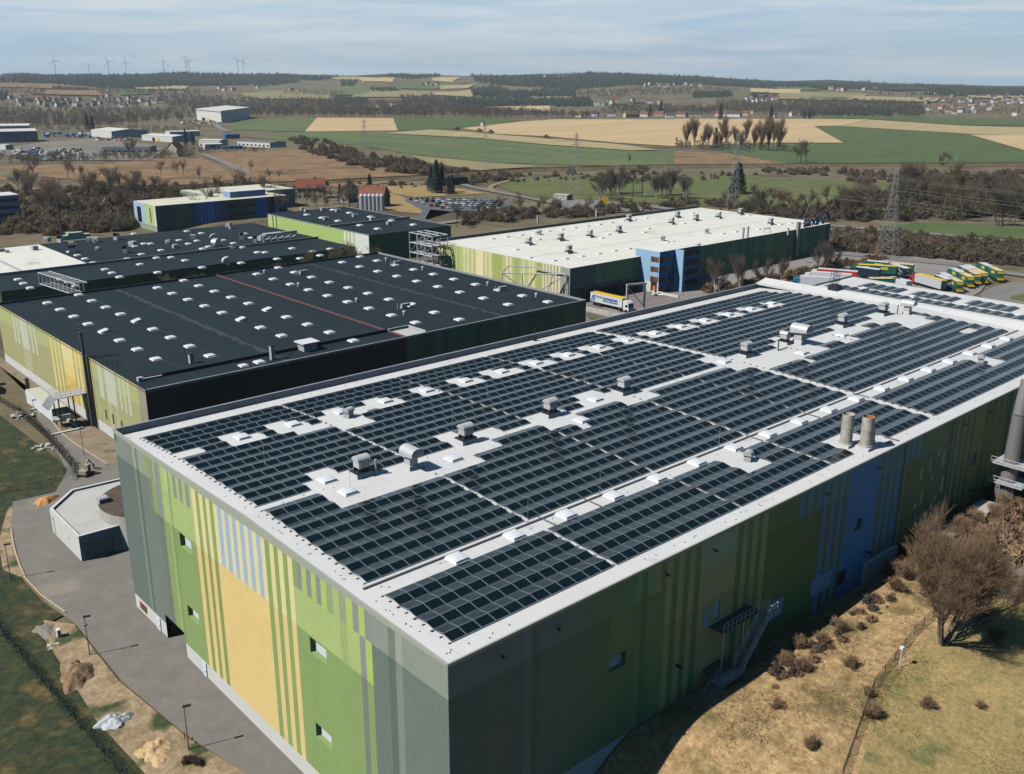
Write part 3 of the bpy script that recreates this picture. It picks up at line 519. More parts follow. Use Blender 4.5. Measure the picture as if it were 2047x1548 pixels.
# rear part of the roof, one step higher
ann = empty('rear_roof_block', 'raised white roof block with sparse solar rows behind the main solar roof', 'roof block', (0, 0, 0))
z1 = z0+1.1
mb = MB(); mb.quad((150, -8, z1), (166.0, -8, z1), (166.0, 59.2, z1), (150, 59.2, z1)); mb.build('roof', ROOFM, ann)
mb = MB(); mb.quad((146.4, 8, z0+.2), (146.4, 72, z0+.3), (150, 72, z1), (150, 8, z1)); mb.build('sloped_edge', ROOFM, ann)
mb = MB(); mb.box(146.2, 4, z0, 146.5, 72, z0+.42); mb.build('step_upstand', ROOFM, ann)
mb = MB(); mb.box(150.2, 59.2, z1-.9, 166.2, 59.5, z1+.35); mb.build('parapet', mat('grey_parapet', 0), ann)
mb = MB(); mb.box(150.1, -8, 2, 166.2, 59.15, z1-.05); mb.build('wall', clad((120, 136, 120), 'X'), ann)
mb = MB(); mb.box(166.0, -8, z1-.3, 166.3, 59.2, z1+.06); mb.build('roof_edge', FASC, ann)
# ------------------------------------------------------------------ solar panels
GLASS = mat('solar_glass', (.004, .012, .015), .16, spec=.45, noise=.25, nscale=1.2)
FRAME = mat('solar_frame', S(176, 180, 186), .35, .6)
PT = 1.655; PW = 1.2; TL = rad(10)
def panel_mesh(sgn):
    """x along the row, slope over y: sgn +1 rises with y"""
    h = PW*math.sin(TL); w = PW*math.cos(TL)
    za, zb_ = (0.10, .10+h) if sgn > 0 else (.10+h, .10)
    f = MB(); g = MB(); l = PT-.03; t = .035
    def pt(x, s, d=0): return (x, s*w, za+(zb_-za)*s+d)
    g.quad(pt(t, t/w, .02), pt(l-t, t/w, .02), pt(l-t, 1-t/w, .02), pt(t, 1-t/w, .02))
    for x0, x1, s0, s1 in ((0, l, 0, t/w), (0, l, 1-t/w, 1), (0, t, t/w, 1-t/w), (l-t, l, t/w, 1-t/w)):
        f.add([pt(x0, s0, -.03), pt(x1, s0, -.03), pt(x1, s1, -.03), pt(x0, s1, -.03), pt(x0, s0, .025), pt(x1, s0, .025), pt(x1, s1, .025), pt(x0, s1, .025)], [(0, 3, 2, 1), (4, 5, 6, 7), (0, 1, 5, 4), (1, 2, 6, 5), (2, 3, 7, 6), (3, 0, 4, 7)])
    return g, f
protos = []
for sgn in (1, -1):
    g, f = panel_mesh(sgn); e = empty('solar_module', 'x', 'solar panel'); g.build('glass_pane', GLASS, e); f.build('frame', FRAME, e); protos.append(Proto(e))
cols = []; x = 2.05; breaks = [22.0, 42.2, 61.0, 74.6, 88.0, 101.5, 115.0, 128.6]
while x < 145.2-PT:
    cols.append(x); nx = x+PT
    for b in breaks:
        if x < b and nx+PT > b+.2 and nx <= b+.9: nx = b+.38; breaks.remove(b); break
    x = nx
PITCHY = 2.465
rows = [(2.1+PITCHY*i, 0, i) for i in range(4)]+[(14.75+PITCHY*i, 1, i) for i in range(8)]+[(35.7+PITCHY*i, 2, i) for i in range(13)]
SKY_ = [(11.35+7.47*i, 12.95) for i in range(18)]+[(11.2+7.47*i, 57.35) for i in range(17)]+[(11.5, 32.6), (11.5, 37.0), (26.5, 32.6), (48.2, 32.0), (56.0, 36.9), (86.0, 36.5), (100.5, 31.2), (116.5, 33.0), (128, 55.2)]
VENT = [(15.3, 35.6, 'louvre'), (20.9, 33.6, 'duct'), (31.2, 36.0, 'louvre'), (46.3, 36.2, 'louvre'), (61.3, 36.2, 'louvre'), (91.6, 36.2, 'louvre'), (105.5, 34.8, 'twin'), (122.4, 36.4, 'louvre'), (137.0, 36.1, 'louvre'), (141.6, 33.4, 'duct')]
CLEAR = [(31.9, 34.6, [(8.6, 34.1), (42.1, 49.6), (57.3, 65), (83.4, 125.5), (129.5, 146)]), (29.4, 31.9, [(8.6, 29), (46.1, 48.3), (88.8, 106.8), (111, 116.7), (131.5, 142)]),
 (35.6, 38.15, [(8.5, 14), (28.3, 37), (41.9, 49), (53, 60.3), (83.5, 90), (99.2, 108), (119, 124), (133, 146)]), (38.15, 40.6, [(10.3, 13.4), (28.3, 31.5), (54.2, 59.2), (83.5, 86), (104, 107)]), (26.9, 29.4, [(131, 141), (96, 99)]), (18, 21, [(136, 140)])]
def hole(x, y):
    for a, b in SKY_[18:35]:
        if -2.9 < x-a < .6 and 54.6 < y < 60 or -2.9 < x-a < 2.3 and 54.6 < y < 57.9: return True
    for y0, y1, L_ in CLEAR:
        if y0 < y <= y1 and any(a < x < b for a, b in L_): return True
    if 21.5 < x < 27.3 and 50.4 < y < 58 or 16.5 < x < 22 and 53.2 < y < 55.4 or 27 < x < 31 and 55.4 < y < 57.9: return True
    if x < 5.6 and 55 < y < 57.9: return True
    for a, b in SKY_[35:]:
        if abs(x-a) < 1.6 and abs(y-b) < 1.3: return True
    for a, b, k in VENT:
        if abs(x-a) < 1.9 and abs(y-b) < 1.9: return True
    if 50.8 < x < 56.5 and 6.9 < y < 12.2 or 118 < x < 124 and 6.9 < y < 12.2: return True
    if 65.7 < x < 73.2 and y < 7.0 or 73 < x < 75 and y < 4.4: return True
    return False
cand = []
for (y, blk, i) in rows:
    for ci, x in enumerate(cols):
        for s in (0, 1):
            yy = y+s*PW*math.cos(TL)+s*.01
            if hole(x+.8, yy+.6): continue
            if blk == 2 and i > 10 and x > 141: continue
            z = z0+float(rz(yy+.6)); cand.append((math.dist((x, yy, z), CAM), x, yy, z, s, blk, i, ci))
for y in (20.5, 24.5, 29, 33.5, 38, 42.5, 46.5, 50.5): pass
cand.sort(); BLK = ['front block', 'middle block', 'rear block']
for d, x, y, z, s, blk, i, ci in cand[:300]:
    protos[s].put((x, y, z), 0, 'solar panel, %s slope of %s ridge in the %s, %s from left' % (('front', 'rear')[s], nth(i+1), BLK[blk], nth(ci+1)), 'solar panels on the near white roof')
mb = [MB(), MB()]
for s in (0, 1):
    g, f = panel_mesh((1, -1)[s]); gv, fv = np.array(g.v), np.array(f.v)
    for c in cand[300:]:
        if c[4] != s: continue
        o = np.array(c[1:4]); mb[0].add(gv+o, g.f, 0); mb[0].add(fv+o, f.f, 1)
for k, xx in enumerate((151.6, 156.8)):   # the sparse rows on the raised block
    for j in range(22):
        y = 55.5-j*2.35-(k*5)
        if y < 6: continue
        if k == 1 and j in (4, 9, 14, 19): continue
        for s in (0, 1):
            g, f = panel_mesh((1, -1)[s]); gv, fv = np.array(g.v), np.array(f.v)
            for q in range(3 if k else 2):
                o = np.array((xx+q*PT, y+s*1.19, z1)); mb[0].add(gv+o, g.f, 0); mb[0].add(fv+o, f.f, 1)
tag(mb[0].build('solar_field', [GLASS, FRAME]), 'long rows of dark solar panels covering the rest of the white roof', 'solar panels', None, 'stuff')
# row-end feet and cable trays under the array
tray = MB()
for (y, blk, i) in rows:
    for s in (0, 1.19, 2.36): tray.box(cols[0]-.33, y+s-.04, z0+float(rz(y+s))+.02, cols[0]-.05, y+s+.05, z0+float(rz(y+s))+.1)
tag(tray.build('row_end_feet', mat('black_rubber_foot', (.12, .11, .11), .8), hall), kind='stuff')
mb = MB()
for b in [22.0, 42.2, 61.0, 74.6, 88.0, 101.5, 115.0, 128.6]:
    for yy in np.arange(2.2, 68, 1.22):
        if 11.9 < yy < 14.7 or 34.6 < yy < 35.7: continue
        mb.box(b+.02, yy, z0+float(rz(yy))+.02, b+.22, yy+.25, z0+float(rz(yy))+.12)
mb.build('cable_tray', mat('grey_tray', S(120, 124, 128), .6), hall)
mb = MB()
for b in (23.6, 30.6, 61.0, 74.6, 88.0): mb.box(b, 12.0, z0+.28, b+.15, 14.6, z0+.4)
mb.box(73, 1.0, z0+.05, 74.0, 1.35, z0+.22); mb.box(74.8, .6, z0+.05, 75, 2.2, z0+.2)
mb.build('cable_duct', mat('grey_tray', 0), hall)
# ================================================================== ROOF FURNITURE
DOME = mat('skylight_dome', S(226, 230, 236, .95), .25, spec=.6); CURB = mat('skylight_curb', S(232, 232, 232, .9), .5)
def make_skylight(w=1.5, l=1.6, tilt=0.):
    e = empty('roof_skylight', 'x', 'skylight')
    mb = MB(); a, b = w/2, l/2
    mb.add([(-a-.18, -b-.18, 0), (a+.18, -b-.18, 0), (a+.18, b+.18, 0), (-a-.18, b+.18, 0), (-a, -b, .3), (a, -b, .3), (a, b, .3), (-a, b, .3)], [(0, 1, 5, 4), (1, 2, 6, 5), (2, 3, 7, 6), (3, 0, 4, 7), (4, 5, 6, 7)]); mb.build('curb', CURB, e)
    n = 6; mb = MB(); V = []
    for i in range(n+1):
        for j in range(n+1):
            s, t = i/n*2-1, j/n*2-1; V.append((s*(a+.05), t*(b+.05), .31+.13*(1-s**4)*(1-t**4)+(tilt*(s+1)*.5)))
    mb.add(V, [(i*(n+1)+j, (i+1)*(n+1)+j, (i+1)*(n+1)+j+1, i*(n+1)+j+1) for i in range(n) for j in range(n)])
    mb.build('dome', DOME, e, smooth=True); return Proto(e)
sk = make_skylight(); SKT = None
for k, (x, y) in enumerate(SKY_):
    if k < 18: l_ = 'domed skylight in the front strip of the solar roof, %s from the left' % nth(k+1)
    elif k < 35: l_ = 'domed skylight in the rear row of the solar roof, %s from the left' % nth(k-17)
    else: l_ = 'domed skylight on the ridge strip of the solar roof, %s from the left' % nth(k-34)
    sk.put((x, y, z0+float(rz(y))), 0, l_, 'skylights on the solar roof')
for k in range(4): sk.put((155.5, 50.5-k*11, z1), 0, 'domed skylight on the raised roof block, %s from the far end' % nth(k+1), 'skylights on the raised roof block')
def make_louvre():
    e = empty('roof_ventilator', 'x', 'roof ventilator')
    mb = MB(); mb.box(-1.15, -.85, 0, 1.15, .85, .62); mb.box(-1.2, -.9, .62, 1.2, .9, .7, 1); mb.build('plinth', [CURB, DK], e)
    for sx in (-.55, .55):
        for sy in (-.45, .45): mb = MB(); mb.box(sx-.16, sy-.1, .7, sx+.16, sy+.1, 1.25); mb.build('foot', DK, e)
    mb = MB(); mb.box(-.72, -.62, 1.15, .72, .62, 2.1)
    for k in range(7): mb.box(-.62+k*.2, -.68, 1.2, -.52+k*.2, -.62, 2.1); mb.box(.72, -.58+k*.17, 1.2, .78, -.5+k*.17, 2.1)
    mb.build('louvre_box', ALU, e)
    mb = MB(); n = 10; r = .74; V = []
    for i in range(n+1):
        w = math.pi*i/n; V += [(-.86, -r*math.cos(w), 2.05+.52*math.sin(w)), (.86, -r*math.cos(w), 2.05+.52*math.sin(w))]
    mb.add(V, [(2*i, 2*i+1, 2*i+3, 2*i+2) for i in range(n)]+[tuple(range(0, 2*n+2, 2)), tuple(range(1, 2*n+3, 2))[::-1]]); mb.build('barrel_hood', ALU, e)
    return Proto(e)
def hood(mb, x, y, z, L_, r, sgn, h):
    """curved duct elbow"""
    V = []; n = 9
    for i in range(n+1):
        w = math.pi*.62*i/n; V += [(x+sgn*(r*1.5*math.sin(w)-.4), y-L_/2, z+h+r*(1-math.cos(w))*-.0+r*math.cos(w)-r*.2), (x+sgn*(r*1.5*math.sin(w)-.4), y+L_/2, z+h+r*math.cos(w)-r*.2)]
    V += [(x-sgn*.4, y-L_/2, z+h-.6), (x-sgn*.4, y+L_/2, z+h-.6)]
    m_ = len(V)//2
    mb.add(V, [(2*i, 2*i+1, 2*i+3, 2*i+2) for i in range(m_-1)]+[tuple(range(0, 2*m_, 2)), tuple(range(1, 2*m_, 2))[::-1]])
def make_duct():
    e = empty('intake_hood', 'x', 'duct hood'); mb = MB(); mb.box(-.62, -.62, 0, .62, .62, .5); mb.build('plinth', CURB, e)
    mb = MB(); mb.box(-.5, -.5, .5, .5, .5, 1.9); mb.build('shaft', ALU, e)
    mb = MB(); V = []; n = 10
    for i in range(n+1):
        w = math.pi*i/n; V += [(-.85-.1*math.cos(w)*0, -.95*math.cos(w)*-1*.0+(-.85), 0)] if False else [(-1.0, .78*math.cos(w), 1.85+.62*math.sin(w)), (1.25, .78*math.cos(w), 1.85+.62*math.sin(w))]
    V += [(-1.0, -.78, 1.35), (1.25, -.78, 1.6), (-1.0, .78, 1.35), (1.25, .78, 1.6)]
    mb.add(V, [(2*i, 2*i+1, 2*i+3, 2*i+2) for i in range(n)]+[(2*n, 2*n+1, 2*n+3, 2*n+2), (0, 2*n+4, 2*n+5, 1), tuple(range(0, 2*n+2, 2))+(2*n+2, 2*n+4), (tuple(range(1, 2*n+3, 2))+(2*n+3, 2*n+5))[::-1]])
    mb.build('hood', ALU, e); return Proto(e)
lv = make_louvre(); dc = make_duct(); nv = nd = 0
for x, y, k in VENT:
    z = z0+float(rz(y))
    if k == 'louvre': nv += 1; lv.put((x, y, z), 0, 'silver barrel-topped roof ventilator on the solar roof ridge, %s from the left' % nth(nv), 'ventilators along the solar roof ridge', 1.0)
    else:
        nd += 1; dc.put((x, y, z), rad(-90) if k == 'duct' else rad(-90), 'silver intake hood on the solar roof ridge, %s from the left' % nth(nd), 'intake hoods on the solar roof', 1.15 if k == 'duct' else 1.45)
nv += 1; lv.put((103.6, 36.6, z0+.7), rad(90), 'silver barrel-topped roof ventilator beside the largest intake hood', 'ventilators along the solar roof ridge', .9)
def make_small():
    e = empty('small_fan_housing', 'x', 'fan housing'); mb = MB(); mb.box(-.45, -.4, 0, .45, .4, .75); mb.build('base', GALV, e)
    mb = MB(); V = []; n = 8
    for i in range(n+1):
        w = math.pi*i/n; V += [(-.6, .5*math.cos(w), .75+.42*math.sin(w)), (.6, .5*math.cos(w), .75+.42*math.sin(w))]
    mb.add(V, [(2*i, 2*i+1, 2*i+3, 2*i+2) for i in range(n)]+[tuple(range(0, 2*n+2, 2)), tuple(range(1, 2*n+3, 2))[::-1]]); mb.build('cover', GALV, e); return Proto(e)
sm = make_small()
sm.put((25.8, 54.9, z0+.35), rad(20), 'small metal fan housing in the clear square by the rear skylight row', 'small fan housings', 1.2)
sm.put((54.2, 9.4, z0+.2), rad(20), 'small metal fan housing in the clear square near the front roof edge', 'small fan housings', 1.1)
sm.put((119.5, 9.4, z0+.2), rad(20), 'small metal fan housing near the front edge at the far right', 'small fan housings', 1.1)
def stack(x, y, lab, inner):
    e = empty('exhaust_stack', lab, 'chimney', (x, y, z0+.05), 0, 'twin exhaust stacks'); mb = MB(); mb.box(-.95, -.95, 0, .95, .95, .35); mb.build('base', CURB, e)
    mb = MB(); mb.tube((0, 0, .35), (0, 0, 4.3), .76, .76, 24, cap=False); mb.tube((0, 0, .35), (0, 0, .6), .95, .9, 24); mb.tube((0, 0, 2.5), (0, 0, 2.57), .8, n=24); mb.build('flue', mat('stained_steel', S(206, 202, 194), .45, .15, c2=S(176, 166, 150), nscale=1.0), e, smooth=False)
    mb = MB(); n = 20
    mb.add([(.74*math.cos(2*math.pi*i/n), .74*math.sin(2*math.pi*i/n), zz) for zz in (4.29, 2.6) for i in range(n)], [(i, n+i, n+(i+1) % n, (i+1) % n) for i in range(n)]+[tuple(range(n, 2*n))]); mb.build('flue_lining', inner, e)
stack(68.3, 4.4, 'left one of two tall steel exhaust stacks near the front roof edge', mat('pale_lining', S(206, 196, 176), .7)); stack(69.3, 2.2, 'right one of two exhaust stacks, rusty orange inside', mat('rusty_lining', S(190, 120, 70), .8, noise=.2, nscale=3))
mb = MB(); mb.tube((71, 2.4, z0+.1), (71, 2.4, z0+1.9), .45, n=14); mb.tube((71.7, 3.1, z0+.1), (71.7, 3.1, z0+1.3), .18); mb.tube((71, 2.4, z0+1.5), (69.9, 2.4, z0+1.5), .15); tag(mb.build('steel_tank', GALV), 'short steel tank right behind the two exhaust stacks', 'tank')
mb = MB(); mb.tube((16.6, 34.6, z0+.75), (16.6, 34.6, z0+2.5), .13, n=8); mb.tube((16.6, 34.6, z0+2.5), (16.6, 34.6, z0+2.7), .17, n=8); tag(mb.build('vent_pipe', GALV), 'thin vent pipe between the first ventilator and the first intake hood', 'vent pipe')
mb = MB(); mb.tube((98.6, 34.6, z0+.75), (98.6, 34.6, z0+2.6), .1, n=8); mb.tube((98.6, 34.6, z0+.9), (101.5, 34.6, z0+.9), .07); tag(mb.build('vent_pipe', DK), 'thin dark vent pipe left of the largest intake hood', 'vent pipe')
mb = MB(); mb.tube((139.5, 34.4, z0+.75), (139.5, 34.4, z0+2.7), .1, n=8); tag(mb.build('vent_pipe', DK), 'thin dark vent pipe between the last ventilator and the last intake hood', 'vent pipe')
mb = MB()
for i in range(7):
    a = (149.6+(i % 2)*1.0, 53.5+.3*i); mb.tube((*a, z1), (a[0]+.1, a[1], z1+4.2), .05, n=4)
for zz in (1.2, 2.2, 3.2, 4.2): mb.tube((149.6, 53.5, z1+zz), (150.6, 55.3, z1+zz), .05, n=4); mb.tube((149.4, 55.3, z1+zz-.8), (150.8, 53.3, z1+zz), .05, n=4)
mb.box(149.3, 53.2, z1-.1, 151, 55.6, z1+.9)
tag(mb.build('antenna_frame', DK), 'small dark lattice frame on a block at the far left of the raised roof', 'roof frame')
mb = MB(); mb.tube((75.5, 70.6, z0-.5), (75.5, 70.6, z0+1.6), .05, n=5); mb.tube((75.5, 70.6, z0+1.3), (75.5, 70.6, z0+1.6), .16, n=8); mb.box(75.2, 70.3, z0-.6, 75.8, 70.9, z0+.3); tag(mb.build('roof_camera_post', DK), 'short post with a round head beside the rear parapet of the solar roof', 'post')
k = 0
for (x, y) in [(12.2, 33.2), (8.4, 46), (33, 41), (45, 48), (58, 41), (73, 50), (90, 44), (22, 14.4), (55, 14.4), (88, 14.4), (33, 14.4), (105, 52), (120, 44)]:
    k += 1; mb = MB(); z = z0+float(rz(y)); mb.tube((x, y, z), (x, y, z+2.6), .022, n=4); mb.tube((x, y, z), (x, y, z+.1), .2, n=8); tag(mb.build('lightning_rod', GALV), 'thin lightning rod among the solar panels, %s in order from the left' % nth(k), 'lightning rod', 'lightning rods on the solar roof')
# stairs on the shaded front wall
st = empty('fire_stairs', 'galvanised fire stairs with railings on the shaded yellow front wall', 'stairs')
GS = mat('stair_steel', S(168, 172, 176), .45, .5)
zp = z0-10.9; mb = MB(); mb.box(35.2, -1.9, zp-.15, 42.2, -.05, zp); mb.build('landing', mat('grating', S(90, 96, 100), .6, .3), st); mb = MB(); mb.box(34.6, -1.9, zp-5.2, 37.5, -.05, zp-5.05); mb.build('landing', mat('grating', 0), st)
mb = MB()
def flight(mb, a, b, w, n):
    a = np.array(a, float); b = np.array(b, float)
    for i in range(n): p = a+(b-a)*(i+.5)/n; mb.box(p[0]-.15, p[1]-w/2, p[2]-.03, p[0]+.15, p[1]+w/2, p[2])
    for s in (-w/2, w/2): mb.tube(a+[0, s, -.1], b+[0, s, -.1], .07, n=4)
flight(mb, (42.2, -2.5, zp), (37.4, -2.5, zp-5.1), 1.1, 18); flight(mb, (34.6, -2.6, zp-5.1), (31.3, -2.6, 9.2), 1.1, 10); mb.box(33.6, -3.4, zp-5.25, 37.6, -1.9, zp-5.05)
mb.build('flights', GS, st)
mb = MB()
def rail(mb, a, b, h=1.05, n=6):
    a = np.array(a, float); b = np.array(b, float)
    for z in (h, h*.5): mb.tube(a+[0, 0, z], b+[0, 0, z], .035, n=4)
    for i in range(n+1): p = a+(b-a)*i/n; mb.tube(p, p+[0, 0, h], .03, n=4)
for y in (-1.95, -3.05): rail(mb, (43.4, y, zp), (42.2, y, zp), n=2); rail(mb, (42.2, y, zp), (37.4, y, zp-5.1)); rail(mb, (34.6, y-.1, zp-5.1), (31.3, y-.1, 9.2))
rail(mb, (35.2, -1.9, zp), (42.2, -1.9, zp), n=9); rail(mb, (33.6, -3.4, zp-5.1), (37.5, -3.4, zp-5.1), n=5); rail(mb, (42.2, -3.1, zp), (42.2, -.1, zp), n=3); rail(mb, (43.4, -3.1, zp), (43.4, -1.9, zp), n=2)
mb.build('railing', GS, st)
mb = MB()
for x in (35.4, 39, 42): mb.tube((x, -1.8, 8.6), (x, -1.8, zp), .09, n=6)
mb.build('posts', GS, st)
# concrete boxes at the far end of the front wall and pipe tower at the right edge
for i, (x, y, h) in enumerate([(81.5, -3.2, 2.2), (92, -3.4, 2.6)]):
    mb = MB(); zg = float(H(x, y)); mb.box(x, y-2, zg-.5, x+4.2, y+.4, zg+h); mb.box(x-.1, y-2.1, zg+h, x+4.3, y+.5, zg+h+.2)
    tag(mb.build('concrete_shaft', CONC), ('nearer', 'farther')[i]+' concrete shaft on the ground along the shaded front wall', 'concrete shaft', 'concrete shafts along the front wall')
tw = empty('pipe_tower', 'tall grey exhaust pipe with platform at the right edge of the photo', 'exhaust tower', (0, 0, 0))
mb = MB(); mb.tube((100.5, -4.5, 12), (100.5, -4.5, 26), 1.15, .9, 20); mb.tube((100.5, -4.5, 26), (101.3, -4.6, 31), .9, .9, 20); mb.build('pipe', mat('tower_grey', S(150, 146, 146), .5, .4, noise=.05, nscale=1), tw)
mb = MB()
for zz in (15.6, 18.5): mb.box(98.6, -7.2, zz, 103, -2.4, zz+.15); rail(mb, (98.6, -7.2, zz), (98.6, -2.4, zz)); rail(mb, (98.6, -7.2, zz), (103, -7.2, zz))
mb.build('platform', GALV, tw)
mb = MB(); 
for k in range(16): mb.tube((98.5, -4.2, 11+k*.3), (98.5, -3.7, 11+k*.3), .03, n=4)
mb.tube((98.5, -4.2, 10.5), (98.5, -4.2, 15.7), .04, n=4); mb.tube((98.5, -3.7, 10.5), (98.5, -3.7, 15.7), .04, n=4); mb.build('ladder', GALV, tw)
# ================================================================== BLACK-ROOFED HALL
def band_cols(rng, base, n): return [base[int(rng.integers(len(base)))] for _ in range(n)]
bh = empty('black_roof_hall', 'large hall with black roof, rows of white skylights and olive yellow end wall', 'industrial hall')
X0, X1, Y0, Y1_, ZB = 22.5, 141.0, 120.5, 217.5, 15.87
OL = (186, 192, 130); OL2 = (178, 176, 128); YE = (236, 216, 140); YE2 = (226, 196, 116); WH = (206, 208, 190)
spb = []; y = Y1_; rng = np.random.default_rng(3)
for (end, kind) in [(205, 'ol'), (203.3, 'wh'), (202, 'ol'), (200.6, 'wh'), (199, 'ol'), (193, 'wb'), (191, 'ol'), (189.6, 'wh'), (188, 'ol'), (186.6, 'wh'), (176, 'ol'), (174.6, 'ye'), (173.2, 'ol'), (171.9, 'ye'), (170.6, 'ol'), (169.4, 'ye'), (168, 'ol'), (161, 'yb'), (160, 'ol'), (158.6, 'ye'), (157.4, 'ol2'), (156, 'ye'), (154.8, 'ol'), (153.3, 'ye'), (152.6, 'gr'), (150.5, 'gr'), (149.6, 'ye'), (146, 'ol'), (143.5, 'wh'), (142, 'ol'), (139.8, 'wb'), (138, 'wh'), (136.4, 'wb'), (134.5, 'ol'), (133.6, 'wh'), (132.3, 'ol'), (131.4, 'wh'), (130, 'ol'), (129, 'wh'), (124.4, 'ol'), (120.5, 'gr')]:
    c = {'ol': (OL, OL2, OL2), 'ol2': (YE2, OL2, OL2), 'wh': (WH, WH, OL2), 'wb': (WH, WH, (190, 186, 150)), 'ye': (YE, YE, YE), 'yb': ((240, 224, 164), YE, YE2), 'gr': ((166, 162, 142), (160, 154, 136), (160, 154, 136))}[kind]
    spb.append((end, *c))
wall_grid('end_wall', bh, 0, X0, sp(spb, Y1_), [ZB, ZB-4, ZB-7.6, 2.4], [], 'Y', -1)
DGN = (98, 130, 104); DGN2 = (76, 104, 88)
spr = []; x = 82.5
while x < X1-1: x += float(rng.choice([.9, .9, 1.8, 3.5])); spr.append((min(x, X1), band_cols(rng, [DGN, (120, 146, 104), (88, 118, 98), (108, 138, 108)], 1)[0], band_cols(rng, [DGN, DGN2, (100, 130, 96)], 1)[0]))
if spr[-1][0] < X1: spr.append((X1, DGN, DGN2))
wall_grid('front_wall', bh, 1, Y0, sp([(82.5, (26, 44, 54), (22, 38, 48))], X0)+sp(spr, 82.5), [ZB, ZB-6, 0], [], 'X', -1)
mb = MB(); mb.box(X1-.3, Y0+.3, 0, X1, Y1_, ZB-.05); mb.box(X0+.3, Y1_-.3, 0, X1, Y1_, ZB-.05); mb.build('rear_walls', clad((96, 118, 100), 'X'), bh)
mb = MB(); mb.box(X0-.03, Y0, -.2, X0+.2, Y1_, 2.4); mb.build('plinth', CONCW, bh)
BLK_R = mat('black_roof_membrane', S(38, 51, 58, .95), .85, spec=.2, c2=S(32, 45, 52, .95), nscale=.08, dirt=(S(46, 58, 64), .6, .62), bump=.01, bscale=1)
mb = MB(); mb.quad((X0, Y0, ZB-.45), (X1, Y0, ZB-.45), (X1, Y1_, ZB-.45), (X0, Y1_, ZB-.45)); mb.build('roof', BLK_R, bh)
mb = MB(); PS = .35
mb.box(X0-.05, Y0-.05, ZB-.5, X0+PS, Y1_+.05, ZB-.28, 0); mb.box(X0+PS, Y0-.05, ZB-.5, X1+.05, Y0+PS, ZB+.04, 1); mb.box(X1-PS, Y0+PS, ZB-.5, X1+.05, Y1_, ZB+.04, 1); mb.box(X0+PS, Y1_-PS, ZB-.5, X1-PS, Y1_+.05, ZB+.1, 2)
mb.box(25.5, 128.2, ZB-.5, 82.5, 128.5, ZB+.25, 2)
mb.build('parapet', [mat('rusty_flashing', S(120, 92, 82), .7), mat('pale_flashing', S(150, 152, 154), .6), mat('black_parapet', S(36, 44, 52), .8)], bh)
mb = MB(); mb.box(82.6, 121.2, ZB-.4, 83.1, 217, ZB-.12); mb.build('red_expansion_strip', mat('red_strip', S(108, 74, 70), .8), bh)
mb = MB()
for x, w in ((52.5, .5), (113, .4)):
    for k in range(60): yy = 122+k*1.6; mb.box(x+rng.uniform(-.6, .6), yy, ZB-.45, x+rng.uniform(.8, w+1.2), yy+1.5, ZB-.446)
mb.build('puddle_marks', mat('puddle_mark', S(58, 62, 66), .8), bh)
mb = MB(); mb.box(83.1, 121.6, ZB-.44, 88.6, 128.2, ZB-.43, 0); mb.box(83, 128.2, ZB-.5, 88.7, 128.5, ZB+.2, 0); mb.box(88.6, 121.5, ZB-.5, 88.9, 128.5, ZB+.2, 0); mb.build('white_corner_patch', mat('white_patch', S(206, 206, 204, .85), .7), bh)
mb = MB()
for x in [33.9, 43.7, 63.6, 73.6, 93.8, 103.8, 123.8, 133.8]: mb.box(x, 121.5, ZB-.45, x+.12, 216.5, ZB-.43)
mb.build('membrane_seams', mat('dark_seam', S(62, 66, 70), .8), bh)
sk2 = make_skylight(1.75, 1.9); sk3 = make_skylight(1.75, 1.9, .45)
for r_, x in enumerate([33, 42.6, 62.3, 72.2, 92.8, 102.7, 122.7, 132.7]):
    ys_ = [131+10*k for k in range(9)] if r_ % 2 == 0 else [126.5+9.95*k for k in range(10)]
    if r_ in (1,): ys_ = [136+10*k for k in range(9)]
    for k, y in enumerate(ys_):
        if r_ == 0 and y < 140: continue
        if r_ in (0, 2, 3) and y < 131.5 and r_ != 3: continue
        pr = sk3 if (r_, k) in ((0, 4), (1, 4), (2, 3), (3, 4), (5, 2)) else sk2
        pr.put((x, y, ZB-.45), 0, '%sskylight on the black hall, %s row from the yellow wall, %s from front' % ('tilted open ' if pr is sk3 else '', nth(r_+1), nth(k+1)), 'skylights on the black hall')
for k, (x, y, h, w) in enumerate([(51.3, 124.9, 2.6, .9), (37.4, 133.5, 1.5, .9)]):
    mb = MB(); mb.box(x-w/2, y-w/2, ZB-.45, x+w/2, y+w/2, ZB+h, 0); mb.box(x-w/2-.08, y-w/2-.08, ZB+h, x+w/2+.08, y+w/2+.08, ZB+h+.12, 1)
    tag(mb.build('roof_flue', [GALV, DK]), ('tall ribbed metal flue at the front edge of the black roof', 'short black-backed flue near the front left of the black roof')[k], 'flue')
for k, (x, y) in enumerate([(44.5, 124.6), (48.2, 124.8)]): sk2.put((x, y, ZB-.45), 0, ('smaller', 'larger')[k]+' skylight on the narrow front strip of the black hall beside the flue', 'strip skylights', (.85, 1)[k])
e = empty('rooftop_hut', 'white flat-topped hut beside the front ledge of the black roof', 'rooftop hut', (60.8, 127.0, ZB-.45)); mb = MB(); mb.box(-1.6, -1.4, 0, 1.6, 1.4, 1.7); mb.build('walls', GALV, e); mb = MB(); mb.box(-2.1, -2, 1.7, 2.1, 1.9, 1.95); mb.build('roof', CURB, e)
rng = np.random.default_rng(5); sm_pts = [(106.8, 206, 'a'), (113.5, 176.5, 'a'), (112.5, 198, 'b'), (96, 181.5, 'b'), (97, 195, 'a'), (131, 190, 'b'), (128, 205, 'a'), (129.5, 163, 'a'), (131.5, 152, 'b'), (134, 143, 'a'), (96.6, 159, 'a'), (97.5, 148, 'b'), (97.9, 137, 'a')]
